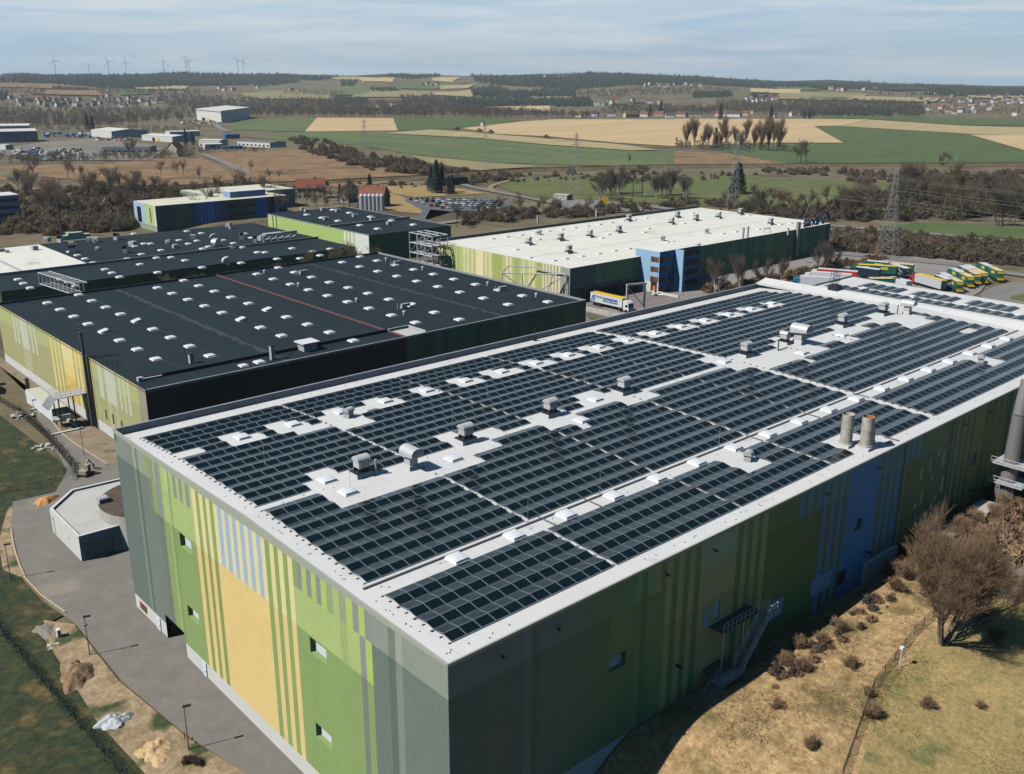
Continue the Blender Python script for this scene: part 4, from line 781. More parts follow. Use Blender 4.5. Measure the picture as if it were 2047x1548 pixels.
for k, (px, py, t) in enumerate([(602, 549, 'b'), (597, 573, 'a'), (529, 547, 'a'), (713, 604, 'a'), (805, 617, 'b'), (808, 630, 'a'), (790, 530, 'b'), (772, 522, 'a'), (845, 540, 'a'), (975, 571, 'a'), (1000, 582, 'b'), (1072, 594, 'a')]):
    p = PZ(px, py, ZB-.4)
    if t == 'a':
        mb = MB(); mb.tube((0, 0, 0), (0, 0, .8), .35, n=10); mb.tube((0, 0, .8), (0, 0, 1.1), .5, .35, n=10); o = mb.build('roof_fan', GALV)
    else:
        mb = MB(); mb.box(-.5, -.5, 0, .5, .5, .5); mb.box(-.4, -.35, .5, 2.2, .35, 1.2); mb.tube((-1.6, 0, 0), (-1.6, 0, 1.6), .1, n=6); o = mb.build('air_handler', GALV)
    o.location = tuple(p); tag(o, ('small mushroom fan' if t == 'a' else 'metal air handler with a side duct')+' on the black hall, %s from the left' % nth(k+1), 'roof fan' if t == 'a' else 'air handler', 'fans and ducts on the black hall')
# ladder hatch railing on the left roof edge, chimney and pipes on the end wall
mb = MB(); mb.tube((22.0, 151.8, 0), (22.0, 151.8, ZB+5), .42, .3, 10); mb.tube((22.0, 151.8, ZB+5), (22.0, 151.8, ZB+8.6), .06, n=5)
for k in range(5): mb.box(21.6, 151.4, ZB+3.5+k*.8, 22.4, 152.2, ZB+3.6+k*.8)
tag(mb.build('wall_chimney', mat('dark_chimney', S(92, 84, 84), .6, .2)), 'slim dark chimney with aerials standing against the yellow end wall', 'chimney')
mb = MB()
for y in (150.6, 149.7): mb.tube((22.2, y, 0), (22.2, y, ZB+.2), .16, n=6)
mb.tube((22.2, 150.6, ZB+.2), (24.6, 149.7, ZB+.2), .14); tag(mb.build('wall_pipes', DK), 'pair of dark pipes running up the yellow end wall', 'pipes')
mb = MB(); rail(mb, (24, 150, ZB-.45), (24, 141, ZB-.45), 1.1, 8); rail(mb, (24, 141, ZB-.45), (26, 141, ZB-.45), 1.1, 2); tag(mb.build('roof_railing', DK), 'dark railing along the left edge of the black roof by the chimney', 'railing')
mb = MB(); mb.tube((24, 128, ZB), (28, 125.8, ZB+.6), .12); mb.box(24, 127.5, ZB-.4, 25, 128.5, ZB+.4); tag(mb.build('roof_pipe', GALV), 'short slanting pipe at the front left corner of the black roof', 'pipe')
for k, (y, z, h) in enumerate([(143.6, 3.8, 2.1), (139.6, 3.9, 2.1), (135.0, 3.6, 2.2)]):
    mb = MB(); mb.box(X0-.04, y, z, X0+.02, y+.7, z+h); mb.build('slit_window', DK, bh)
mb = MB(); mb.box(X0-.05, 153.6, .1, X0+.02, 155.4, 3.8); mb.build('door', DK, bh)
# ================================================================== WHITE-ROOFED HALL WITH SIGN
wh = empty('white_roof_hall', 'long hall with bright white roof and dark green striped front behind the black hall', 'industrial hall')
X0, X1, Y0, Y1_, ZB = 174.8, 329.0, 160.2, 229.0, 14.37
rng = np.random.default_rng(11); s_ = []; y = Y1_
PLG = (192, 200, 136); PY = (230, 218, 176); MG = (174, 184, 110)
for end, a in [(227.5, PY), (226.8, (200, 180, 140)), (225.5, PY), (222, MG), (219.5, PLG), (218.5, (170, 180, 110)), (217.5, PLG), (216, (176, 188, 116)), (214, PLG), (213, PY), (212, PLG), (211, PY), (209.5, PLG), (208.5, PY), (207, PLG), (203, (244, 228, 184)), (202, PLG), (201, PY), (200, PLG), (198.8, PY), (197.8, PLG), (193, MG), (191, PLG), (190, PY), (189, PLG), (188, PY), (187, PLG), (184, MG), (182.5, PLG), (181.7, PY), (180.8, PLG), (179.5, PLG), (178.6, PY), (177.8, PLG), (176.8, PY), (175.8, PLG), (173, MG), (172.2, PY), (171.5, (190, 170, 150)), (170.7, PY), (170, (190, 170, 150)), (169.2, PY), (168.5, (160, 170, 130)), (167.7, (244, 224, 190)), (167, (160, 170, 130)), (166.2, (244, 224, 190)), (165.4, (160, 170, 130)), (164.6, (244, 224, 190)), (160.2, (160, 166, 154))]: s_.append((end, a, a))
wall_grid('end_wall', wh, 0, X0, sp(s_, Y1_), [ZB, 8, 0], [], 'Y', -1)
s_ = []; x = X0
pal = [(128, 156, 118), (106, 136, 104), (150, 176, 128), (104, 128, 112), (172, 180, 128)]
while x < X1-4:
    x += float(rng.choice([.8, .9, 1.7, 3.4])); base = [(104, 128, 116), (140, 168, 112), (116, 150, 108), (190, 186, 140)][int(x > 186)+int(x > 236)] if rng.random() < .55 else pal[int(rng.integers(5))]
    if x < 188: base = [(104, 126, 120), (118, 138, 126)][int(rng.integers(2))]
    lo = pal[int(rng.integers(2))] if rng.random() < .5 else tuple(int(v*.85) for v in base)
    s_.append((x, base, lo))
s_.append((X1, (92, 116, 104), (84, 108, 100)))
wall_grid('front_wall', wh, 1, Y0, sp(s_, X0), [ZB, ZB-6.6, 1.5], [], 'X', -1)
mb = MB(); mb.box(X1-.3, Y0+.3, 0, X1, Y1_, ZB-.05); mb.box(X0+.3, Y1_-.3, 0, X1, Y1_, ZB-.05); mb.build('rear_walls', clad((110, 130, 110), 'X'), wh)
RW = mat('bright_white_roof', S(238, 236, 226, .93), .65, c2=S(228, 226, 214, .93), nscale=.05, dirt=(S(206, 200, 186, .9), .09, .62))
mb = MB(); mb.quad((X0, Y0, ZB+.02), (X1, Y0, ZB+.02), (X1, Y1_, ZB+.02), (X0, Y1_, ZB+.02)); mb.build('roof', RW, wh)
mb = MB()
for x in np.arange(190, 328, 13.8): mb.box(x, Y0+.5, ZB+.02, x+.15, Y1_-1, ZB+.06)
for y in (183, 206): mb.box(X0+1, y, ZB+.02, X1-1, y+.2, ZB+.06)
mb.build('roof_seams', mat('white_seam', S(204, 200, 188), .7), wh)
mb = MB(); mb.box(X0, Y1_-.4, ZB-.4, X1, Y1_+.02, ZB+1.15); mb.build('rear_parapet', mat('brown_grey_parapet', S(158, 152, 142), .7), wh)
mb = MB()
for k, x in enumerate([181, 187.5, 193, 198.6, 203.2]): mb.box(x, Y0-.1, 2.6, x+4.0, Y0+.05, 6.6, 0); mb.box(x-.25, Y0-1.0, 2.6, x, Y0, 7, 1); mb.box(x+4.0, Y0-1.0, 2.6, x+4.25, Y0, 7, 1); mb.box(x-.25, Y0-1.0, 6.8, x+4.25, Y0, 7.05, 1)
mb.build('loading_docks', [mat('dock_black', (.012, .02, .025), .7), mat('dock_grey', S(120, 128, 128), .6)], wh)
for x in (190, 205, 240, 262, 281, 300):
    mb = MB(); mb.box(x, Y0-.6, 10, x+.4, Y0, 10.2); mb.build('wall_lamp', DK, wh)
mb = MB(); dx_ = float(AX(1590, 470, 1, Y0)[0]); mb.box(dx_, Y0-1.1, 2.6, dx_+1.5, Y0-.02, ZB+3.0); mb.build('square_duct', mat('grey_duct', S(150, 152, 146), .5, .2), wh)
skw = make_skylight(1.5, 1.7)
ii = 0
for k in range(13): skw.put((194.5+7.3*k, 221, ZB+.02), 0, 'skylight in the rear row on the white hall, %s from the left' % nth(k+1), 'skylights on the white hall')
for (u, v) in [(1032, 500), (1077, 479), (1059, 516), (1107, 522), (1197, 508), (1131, 518), (1163, 513), (1228, 502), (1257, 498), (1287, 465), (1296, 458), (1216, 470), (1203, 477), (1334, 485), (1344, 484), (1444, 468), (1470, 464), (1516, 459), (1560, 450), (1580, 447), (1496, 431), (1384, 427), (1366, 448)]:
    ii += 1; p = PZ(u, v, ZB); p[2] = ZB+.02; skw.put(p, 0, 'skylight scattered on the white hall roof, %s from the left end' % nth(ii), 'skylights on the white hall')
for k, (u, v) in enumerate(sorted([(1057, 490), (1121, 482), (1179, 475), (1237, 466), (1137, 507), (1342, 449), (1391, 442), (1436, 437), (1480, 430), (1354, 436), (1257, 443), (1540, 450)])):
    p = PZ(u, v, ZB); p[2] = ZB+.02; lv.put(p, 0 if k % 3 else rad(90), 'dark-sided ventilator with barrel hood on the white hall, %s from the left' % nth(k+1), 'ventilators on the white hall', 1.15)
for k, (u, v) in enumerate([(1078, 470), (1413, 467), (1325, 482)]):
    p = PZ(u, v, ZB); p[2] = ZB+.02; sm.put(p, rad(30), 'small fan housing on the white hall roof, %s from the left' % nth(k+1), 'small fan housings on the white hall', 1.6)
for k, (u, v, h) in enumerate([(1485, 478, 4.2), (1494, 476, 4.2), (1192, 436, 3.6), (1075, 447, 3.2), (1575, 470, 2.5)]):
    p = PZ(u, v, ZB); mb = MB(); mb.tube((0, 0, 0), (0, 0, h), .42, n=10); mb.tube((0, 0, h), (0, 0, h+.1), .55, n=10); o = mb.build('roof_exhaust', GALV); o.location = (p[0], p[1], ZB); tag(o, 'upright exhaust pipe near the edge of the white hall roof, %s of five' % nth(k+1), 'exhaust pipe', 'exhaust pipes on the white hall')
for k, (u, v, w) in enumerate([(1527, 466, 4), (1190, 432, 4), (1600, 456, 3)]):
    p = PZ(u, v, ZB); mb = MB(); mb.tube((0, 0, 0), (0, 0, 1.6), .15, n=5); mb.tube((w, 0, 0), (w, 0, 1.6), .15, n=5); mb.tube((0, 0, 1.6), (w, 0, 1.6), .22, n=6); o = mb.build('pipe_loop', GALV); o.location = (p[0], p[1], ZB); tag(o, 'low pipe loop on the white hall roof, %s' % ('middle of front edge', 'by the rear parapet', 'beside the square duct')[k], 'pipe')
# blue office tower
bt = empty('blue_tower', 'blue office tower with ribbon windows built onto the white hall', 'office tower')
TX0, TX1, TY, TZ = 208.6, 230.5, 151.9, 16.9; GZ = 2.7
BLU = (156, 192, 222); BLU2 = (56, 142, 206)
wall_grid('left_wall', bt, 0, TX0, [(TY, 162.5, [BLU, (214, 216, 210)])], [TZ, 6.6, GZ-.5], [], 'Y', -1)
mb = MB(); mb.box(TX0+.05, TY+.05, TZ-.2, TX1, 162.5, TZ-.02); mb.build('roof', RW, bt)
wall_grid('front_wall', bt, 1, TY, [(TX0, 216.5, [BLU2])], [TZ, GZ-.5], [], 'X', -1)
mb = MB(); mb.prism([(216.6, TY), (216.6, TY-3.6), (217.3, TY-3.6), (217.3, TY+.5)], GZ-.5, TZ+.1); mb.build('pale_fin', clad(BLU, 'Y'), bt)
mb = MB(); mb.box(217.3, TY+2, GZ-.3, 217.5, TY+3.2, TZ-.3, 0); mb.box(217.4, TY+3, GZ-.3, 223.4, TY+3.3, TZ-.3, 0)
for k in range(8): mb.box(218.3, TY+2.92, GZ+k*1.9, 223.4, TY+3, GZ+k*1.9+.12, 1)
for k in range(4): mb.box(218.3+k*1.6, TY+2.92, GZ, 218.4+k*1.6, TY+3, TZ-.3, 1)
mb.build('glass_stairwell', [mat('dark_glass', (.006, .014, .018), .18, spec=.35), mat('window_frame', S(110, 118, 122), .5)], bt)
mb = MB(); mb.tube((220.2, TY+2.6, 10.8), (220.2, TY+2.6, 12.2), .8, .8, 12); mb.tube((220.2, TY+2.6, 12.2), (220.2, TY+2.6, 12.9), .8, .3, 12); mb.build('yellow_lobby_dome', mat('pale_yellow_paint', S(214, 204, 160), .6), bt)
wall_grid('right_front_wall', bt, 1, TY+2.2, [(223.4, 233.2, [BLU2])], [TZ, GZ-.5], [], 'X', -1)
mb = MB(); mb.box(233.0, TY+2.2, GZ-.5, 233.25, 162.5, TZ-.02); mb.box(223.2, TY+2.2, GZ, 223.4, TY+3.2, TZ); mb.build('right_wall', clad(BLU2, 'Y'), bt)
mb = MB(); mb.box(223.4, TY+2.25, TZ-.2, 233.2, 162.5, TZ-.01); mb.build('right_roof', RW, bt)
GL = mat('dark_glass', 0); BR = mat('warm_window', S(120, 78, 54), .3)
for k in range(4):
    zz = TZ-3.6-k*3.35
    mb = MB(); mb.box(TX0+.1, TY-.06, zz, 214.6, TY+.02, zz+1.75, 0)
    for q in range(1, 4): mb.box(TX0+.1+q*1.45, TY-.1, zz, TX0+.22+q*1.45, TY-.05, zz+1.75, 1)
    mb.build('ribbon_window', [GL, DK], bt)
    mb = MB(); mb.box(223.7, TY+2.12, zz, 232.6, TY+2.22, zz+1.9, 0)
    for q in range(1, 6): mb.box(223.7+q*1.5, TY+2.08, zz, 223.82+q*1.5, TY+2.13, zz+1.9, 1)
    mb.build('ribbon_window', [GL, DK], bt)
    if k < 3: mb = MB(); mb.box(TX0-.06, TY+.25, zz, TX0+.02, TY+3.6, zz+1.75, 0); mb.box(TX0-.08, TY+2.4, zz, TX0+.02, TY+3.6, zz+1.75, 1); mb.build('side_window', [BR, mat('window_brown', S(84, 62, 52), .4)], bt)
mb = MB(); mb.box(TX0-.08, TY+.6, GZ, TX0+.02, TY+3.2, GZ+4, 0); mb.box(TX0-.12, TY+1.2, GZ+.6, TX0, TY+2.2, GZ+2.6, 1); mb.build('door', [DK, mat('orange_panel', S(214, 130, 70), .5)], bt)  # dark door with a plain orange panel set in it
mb = MB(); mb.box(TX0-.3, 143, GZ-.6, TX0, TY, GZ+1.0); tag(mb.build('dock_wall', CONCW), 'low pale wall running out from the foot of the blue tower', 'wall')
mb = MB(); mb.tube((205, 150, GZ+.5), (206.5, 152.5, GZ+1.2), .5, n=7); mb.box(206, 150, GZ-.2, 207.5, 152, GZ+.8); mb.tube((205.5, 152, GZ+.3), (207, 148, GZ+.5), .2, n=6); tag(mb.build('scrap_pile', GALV), 'small heap of pipes and crates at the tower door', 'scrap heap')
# sign on the roof
sg = empty('roof_sign', 'dark blue lettering with a swoosh standing on the far corner of the white hall', 'sign')
NAVY = mat('navy_sign', S(28, 66, 110), .4)
a = AX(1606, 455, 1, Y0+.3); b = AX(1648, 446, 1, Y0+.3)
cu = bpy.data.curves.new('letters', 'FONT'); cu.body = 'sandler'; cu.extrude = .12; cu.size = 4.6; cu.offset = .06; cu.space_character = .98
to = bpy.data.objects.new('letters', cu); COL.objects.link(to); bpy.context.view_layer.update()
def text_mesh(cu_obj, name, m, parent=None, loc=(0, 0, 0), rot=(0, 0, 0), fitx=None, fitz=None):
    dg = bpy.context.evaluated_depsgraph_get(); me = bpy.data.meshes.new_from_object(cu_obj.evaluated_get(dg)); me.materials.clear(); me.materials.append(m)
    o = bpy.data.objects.new(name, me); COL.objects.link(o); bpy.data.objects.remove(cu_obj)
    o.parent = parent; o.location = loc; o.rotation_euler = rot
    if fitx:
        w = max(v.co.x for v in me.vertices)-min(v.co.x for v in me.vertices); h = max(v.co.y for v in me.vertices)-min(v.co.y for v in me.vertices)
        o.scale = (fitx/w, (fitz/h if fitz else fitx/w), 1)
    return o
def text(body, name, m, fitx, fitz, loc, rot, parent=None, ext=.02, off=.02):
    cu = bpy.data.curves.new(name, 'FONT'); cu.body = body; cu.extrude = ext; cu.size = 1; cu.offset = off
    o = bpy.data.objects.new(name, cu); COL.objects.link(o); bpy.context.view_layer.update(); return text_mesh(o, name, m, parent, loc, rot, fitx, fitz)
bpy.data.objects.remove(to)
lx = float(b[0]-a[0])
text('sandler', 'letters', NAVY, lx*1.05, 4.2, (a[0], Y0+.3, ZB+.5), (math.pi/2, 0, 0), sg, .12, .03)
mb = MB(); V = []; n = 22; cx, cz = a[0]+lx*.84, ZB+3.0
for i in range(n+1):
    t = rad(112)-rad(190)*i/n; th = .15+2.7*math.sin(math.pi*min(1, i/n*1.02))**1.4
    V += [(cx+(6.6)*math.cos(t), Y0+.2, cz+2.6*math.sin(t)), (cx+(6.6-th*.9)*math.cos(t), Y0+.2, cz+(2.6-th*.45)*math.sin(t))]
V2 = [(p[0], p[1]+.25, p[2]) for p in V]; m_ = len(V)
mb.add(V+V2, [(2*i, 2*i+2, 2*i+3, 2*i+1) for i in range(n)]+[(m_+2*i, m_+2*i+1, m_+2*i+3, m_+2*i+2) for i in range(n)]+[(2*i, m_+2*i, m_+2*i+2, 2*i+2) for i in range(n)]+[(2*i+1, 2*i+3, m_+2*i+3, m_+2*i+1) for i in range(n)])
mb.build('swoosh', NAVY, sg)
mb = MB()
for q in range(7): mb.tube((a[0]+q*lx/6, Y0+.4, ZB), (a[0]+q*lx/6, Y0+.4, ZB+1.2), .05, n=4)
mb.tube((a[0], Y0+.4, ZB+.5), (b[0]+3, Y0+.4, ZB+.5), .06, n=4); mb.build('stand', GALV, sg)
p = AX(1606, 437, 1, 175); mb = MB(); mb.tube((p[0], 175, ZB), (p[0]+4, 175, ZB+6.5), .06, n=4); tag(mb.build('flag_mast', GALV), 'thin leaning mast on the white hall behind the sign', 'mast')
# ================================================================== LOW BLACK/WHITE HALLS BEHIND
mh = empty('low_rear_hall', 'low wide hall with black roof and white corner behind the black hall', 'industrial hall')
ZM = 7.4; 
mb = MB(); BX0, BX1 = 38, 168.5
mb.quad((BX0, 275.5, ZM), (BX1, 275.5, ZM), (BX1, 303, ZM), (BX0, 303, ZM), 0); mb.quad((75, 303.4, ZM+.25), (BX1, 303.4, ZM+.25), (BX1, 361, ZM+.25), (75, 361, ZM+.25), 0); mb.build('black_roof', BLK_R, mh)
mb = MB(); mb.quad((30, 303.4, ZM+.25), (74.9, 303.4, ZM+.25), (74.9, 361, ZM+.25), (30, 361, ZM+.25)); mb.build('white_roof', RW, mh)
mb = MB(); mb.box(30, 303, ZM-.3, BX1, 303.4, ZM+.85); mb.build('fire_wall', mat('pale_flashing', 0), mh)
mb = MB(); mb.box(BX0, 275.2, 0, BX1, 275.5, ZM+.15); mb.box(BX0-.3, 275.5, 0, BX0, 303, ZM+.1); mb.box(29.7, 303, 0, 30, 361, ZM+.2); mb.box(30, 361, 0, BX1, 361.3, ZM+.3); mb.build('walls', clad((66, 98, 78), 'X'), mh)
mb = MB(); mb.box(52, 303.5, ZM+.25, 53, 361, ZM+.5); mb.box(30, 352, ZM+.25, 60, 353.5, ZM+1.4); mb.build('white_roof_ridges', GALV, mh)
rng = np.random.default_rng(21); k = 0
for (u, v) in [(122,558),(138,564),(150,571),(36,558),(47,566),(60,575),(210,538),(224,545),(239,553),(155,511),(170,518),(186,526),(140,504),(255,518),(283,509),(313,515),(342,514),(301,488),(322,501),(288,488),(270,493),(358,481),(377,488),(394,482),(405,498),(417,494),(431,487),(446,481),(467,487),(463,495),(484,494),(490,468),(503,476),(403,467),(374,463),(370,520),(404,534),(315,544),(280,528),(515,504),(554,517),(584,496),(625,502),(650,480),(530,504),(482,525),(640,510),(600,516),(268,468),(560,483),(660,497)]:
    k += 1; p = PZ(u, v, ZM+.3); p[2] = ZM+.2 if p[1] > 303 else ZM-.03
    if p[0] > BX1-2: continue
    skw.put(p, 0, 'skylight on the low rear hall, %s in a count from the left corner' % nth(k), 'skylights on the low rear hall', 1.25)
k = 0
for (u, v, t) in [(95,483,0),(120,485,1),(143,492,0),(232,480,1),(192,484,0),(195,500,0),(145,505,1),(180,483,0),(250,506,1),(266,492,0),(336,487,0),(350,496,0),(429,482,1),(432,492,1),(484,479,1),(386,478,0),(455,530,1),(460,458,1),(510,485,1),(70,500,0),(15,505,0)]:
    k += 1; p = PZ(u, v, ZM+.3); w = float(rng.uniform(1.2, 2.4)); mb = MB()
    if t == 0: mb.box(-w/2, -w/2, 0, w/2, w/2, w*.8); mb.tube((w/2, 0, w*.4), (w, 0, w*.4), .3, n=6); o = mb.build('roof_unit', [GALV]); lab = 'boxy grey roof unit on the low rear hall, %s unit from the left'
    else: hood(mb, 0, 0, 0, w, 1.5, 1, 1.8); mb.box(-.6, -w/2, 0, .4, w/2, 1.4); o = mb.build('curved_duct', [ALU]); lab = 'curved silver duct on the low rear hall, %s unit from the left'
    o.location = tuple(p); o.rotation_euler[2] = float(rng.uniform(0, 6)); tag(o, lab % nth(k), 'roof unit', 'units on the low rear hall')
p = PZ(545, 482, ZM+.3); e = empty('rooftop_plant', 'large white pipework plant on the low rear hall beside the green wall', 'rooftop plant', p); mb = MB(); mb.box(-4, -2, 0, 4, 1, 3.4); mb.box(4, -1, 2.4, 11, 0, 3.4); mb.build('housing', GALV, e); mb = MB()
for q in range(5): mb.tube((-6+q*3, -3.5, .8), (-3+q*3, -3, 1.6), .5, n=8); mb.tube((-6+q*3, -3.5, 0), (-6+q*3, -3.5, 2.6), .25, n=6)
mb.tube((-7, -2, 2), (-4, -1, 2.2), 1.1, n=10); mb.build('pipework', ALU, e)
p = PZ(150, 478, ZM+.3); mb = MB(); mb.box(-6, -1.5, 0, 6, 1.5, 1.8); mb.box(-3, -1.5, 1.8, 3, 1.2, 2.8, 0); o = mb.build('green_plant_unit', mat('pale_green_paint', S(186, 206, 176), .5)); o.location = tuple(p); tag(o, 'pale green plant unit at the back edge of the low rear hall', 'plant unit')
gh = empty('green_side_hall', 'black-roofed hall with pale green long wall behind the low hall', 'industrial hall')
ZG = 13.2; X0, X1, Y0, Y1_ = 168.6, 209.5, 265, 346
wall_grid('left_wall', gh, 0, X0, sp([(342, (190, 206, 136)), (341, (90, 100, 80)), (339, (190, 206, 136)), (338, (90, 100, 80)), (283, (176, 200, 120)), (281.5, (226, 226, 222)), (280.3, (176, 200, 120)), (279, (226, 226, 222)), (277.8, (176, 200, 120)), (276, (226, 226, 222)), (275, (176, 200, 120)), (265, (226, 226, 222))], Y1_), [ZG, 0], [], 'Y', -1)
wall_grid('front_wall', gh, 1, Y0, [(X0, X1, [(96, 126, 92)])], [ZG, 0], [], 'X', -1)
mb = MB(); mb.box(X1-.3, Y0+.2, 0, X1, Y1_, ZG-.04); mb.box(X0+.3, Y1_-.3, 0, X1-.3, Y1_, ZG-.04); mb.build('rear_walls', clad((96, 126, 92), 'X'), gh)
mb = MB(); mb.quad((X0, Y0, ZG-.15), (X1, Y0, ZG-.15), (X1, Y1_, ZG-.15), (X0, Y1_, ZG-.15)); mb.build('roof', BLK_R, gh)
mb = MB(); mb.box(X0, 294, ZG-.2, X1, 294.5, ZG+.7); mb.box(X0-.05, Y0-.05, ZG-.2, X0+.3, Y1_, ZG+.1); mb.box(X1-.3, Y0, ZG-.2, X1+.05, Y1_, ZG+.1); mb.box(X0, Y1_-.3, ZG-.2, X1, Y1_+.05, ZG+.1); mb.build('parapet', mat('pale_flashing', 0), gh)
for k, (x, y) in enumerate([(181, 333), (181, 320), (181, 307), (181, 290), (181, 277), (199, 340), (199, 326), (199, 309), (199, 293), (199, 277)]): skw.put((x, y, ZG-.15), 0, 'skylight on the green side hall, %s row, %s from the back' % (('left', 'right')[k // 5], nth(k % 5+1)), 'skylights on the green side hall', 1.3)
for k, (u, v) in enumerate([(604, 421), (612, 424), (645, 421), (650, 440), (674, 424), (708, 434), (743, 441), (777, 449)]):
    p = PZ(u, v, ZG); mb = MB(); mb.box(-.8, -.7, 0, .8, .7, 1.3); mb.tube((.8, 0, .6), (1.8, 0, .9), .4, n=7); o = mb.build('roof_unit', GALV); o.location = tuple(p); tag(o, 'grey roof unit on the green side hall, %s from the left' % nth(k+1), 'roof unit', 'units on the green side hall')
# blue office block
bo = empty('blue_office_block', 'three storey office block with blue and green striped front and cream roof', 'office building')
X0, X1, Y0, Y1_, ZO = 143.5, 214.5, 411, 438, 12.6
wall_grid('left_wall', bo, 0, X0, sp([(424, (176, 198, 226)), (413.5, (190, 206, 140)), (Y0, (222, 222, 206))], Y1_), [ZO, 2.5], [], 'Y', -1)
s_ = []; x = X0; rng = np.random.default_rng(4)
for end, c in [(146, (92, 116, 112)), (153, (72, 104, 92)), (160, (92, 124, 84)), (164, (76, 110, 120)), (166, (70, 130, 190)), (167, (110, 160, 214)), (168, (60, 120, 180)), (169, (110, 160, 214)), (170, (60, 120, 180)), (171, (130, 170, 220)), (172, (90, 140, 200)), (173, (130, 170, 220)), (177, (60, 120, 176)), (181, (72, 110, 120)), (190, (72, 100, 90)), (196, (92, 124, 110)), (203, (50, 130, 200)), (207, (84, 76, 80)), (212, (40, 124, 196)), (214.5, (100, 126, 120))]: s_.append((end, c))
wall_grid('front_wall', bo, 1, Y0, sp(s_, X0), [ZO, 0], [], 'X', -1)
mb = MB(); mb.quad((X0, Y0, ZO+.02), (X1, Y0, ZO+.02), (X1, Y1_, ZO+.02), (X0, Y1_, ZO+.02)); mb.quad((182, Y1_, ZO+.02), (X1+20, Y1_, ZO+.02), (X1+20, 470, ZO+.02), (182, 470, ZO+.02)); mb.build('roof', mat('cream_roof', S(226, 222, 200, .9), .7, noise=.05, nscale=.2), bo)
mb = MB(); mb.box(182, Y1_, 0, X1+20, 470, ZO); mb.box(X0+.2, Y0+.2, 0, X1, Y1_, ZO-.05); mb.build('rear_walls', clad((150, 168, 150), 'X'), bo)
mb = MB(); mb.box(186, 418, ZO, 206, 426, ZO+3); mb.build('roof_storey', mat('sky_blue_cladding', S(150, 178, 214), .5), bo); mb = MB(); mb.box(186, 418.2, ZO+3, 206, 426, ZO+3.1); mb.box(185.9, 417.9, ZO, 190, 418, ZO+3); mb.build('roof_storey_cap', CURB, bo)
for zz in (8.4, 4.2):
    for a_, b_ in ((181.5, 196), (209, 214)): mb = MB(); mb.box(a_, Y0-.08, zz, b_, Y0+.02, zz+1.6); mb.build('ribbon_window', GL, bo)
mb = MB(); mb.box(X0-.08, 429, 3, X0+.02, 434, 10.5); mb.box(X0-.08, 417, 4, X0, 418, 11); mb.build('side_window', GL, bo)
mb = MB(); V = []; 
for i in range(24): w = 2*math.pi*i/24; V += [(5*math.cos(w), 5*math.sin(w), .0), (5*math.cos(w), 5*math.sin(w), .7), (4.2*math.cos(w), 4.2*math.sin(w), .7)]
mb.add(V, [(3*i, 3*((i+1) % 24), 3*((i+1) % 24)+1, 3*i+1) for i in range(24)]+[(3*i+1, 3*((i+1) % 24)+1, 3*((i+1) % 24)+2, 3*i+2) for i in range(24)])
o = mb.build('ring_canopy', CURB); o.location = tuple(PZ(555, 379, 12)); tag(o, 'white ring-shaped canopy behind the blue office block', 'canopy')
# ================================================================== LATTICES, SCAFFOLD
def truss(name, a, b, w, h, m, n, lab, cat, r=.12):
    a = np.array(a, float); b = np.array(b, float); d = (b-a)/np.linalg.norm(b-a); s = np.cross(d, [0, 0, 1]); s /= np.linalg.norm(s); mb = MB(); u = np.array([0, 0, 1.])
    c = [s*w/2, -s*w/2, s*w/2+u*h, -s*w/2+u*h]
    for q in c: mb.tube(a+q, b+q, r, n=4)
    for i in range(n):
        p = a+(b-a)*i/n; p2 = a+(b-a)*(i+1)/n
        for i0, i1 in ((0, 2), (1, 3), (0, 1), (2, 3)): mb.tube(p+c[i0], p+c[i1], r*.7, n=4); mb.tube(p+c[i0], p2+c[i1], r*.6, n=4)
    return tag(mb.build(name, m), lab, cat)
truss('pipe_bridge', PZ(90, 566, 15), PZ(166, 590, 14.6), 3.2, 3.2, GALV, 9, 'galvanised lattice pipe bridge reaching the back of the black roof', 'pipe bridge', .14)
truss('pipe_bridge', (27, 119.5, 4.5), (31, 100, 4.5), 2.8, 3.0, GALV, 7, 'galvanised lattice bridge between the black hall and the solar hall', 'pipe bridge', .12)
def frame_tower(x0, y0, x1, y1, zb, zt, nx, ny, nz, m, lab, name, r=.16):
    mb = MB(); xs = np.linspace(x0, x1, nx+1); ysn = np.linspace(y0, y1, ny+1); zs = np.linspace(zb, zt, nz+1)
    for x in xs:
        for y in ysn: mb.tube((x, y, zb), (x, y, zt), r, n=4)
    for z in zs[1:]:
        for x in xs: mb.tube((x, y0, z), (x, y1, z), r, n=4)
        for y in ysn: mb.tube((x0, y, z), (x1, y, z), r, n=4)
    rg = np.random.default_rng(2)
    for i in range(nz):
        for y in ysn:
            for q in range(nx):
                if rg.random() < .5: mb.tube((xs[q], y, zs[i]), (xs[q+1], y, zs[i+1]), r*.6, n=4)
        for x in xs:
            for q in range(ny):
                if rg.random() < .5: mb.tube((x, ysn[q+1], zs[i]), (x, ysn[q], zs[i+1]), r*.7, n=4)
    for i in range(1, nz): mb.box(x0+1, y0+1, zs[i]-.1, (x0+x1)/2+1, y1-1, zs[i])
    return tag(mb.build(name, m), lab, 'steel frame')
frame_tower(166.5, 221.5, 173.7, 235, 0, 18, 2, 3, 5, GALV, 'open galvanised steel frame tower at the left end of the white hall', 'steel_frame_tower', .2)
mb = MB(); q0 = np.array((166, 162, 6)); 
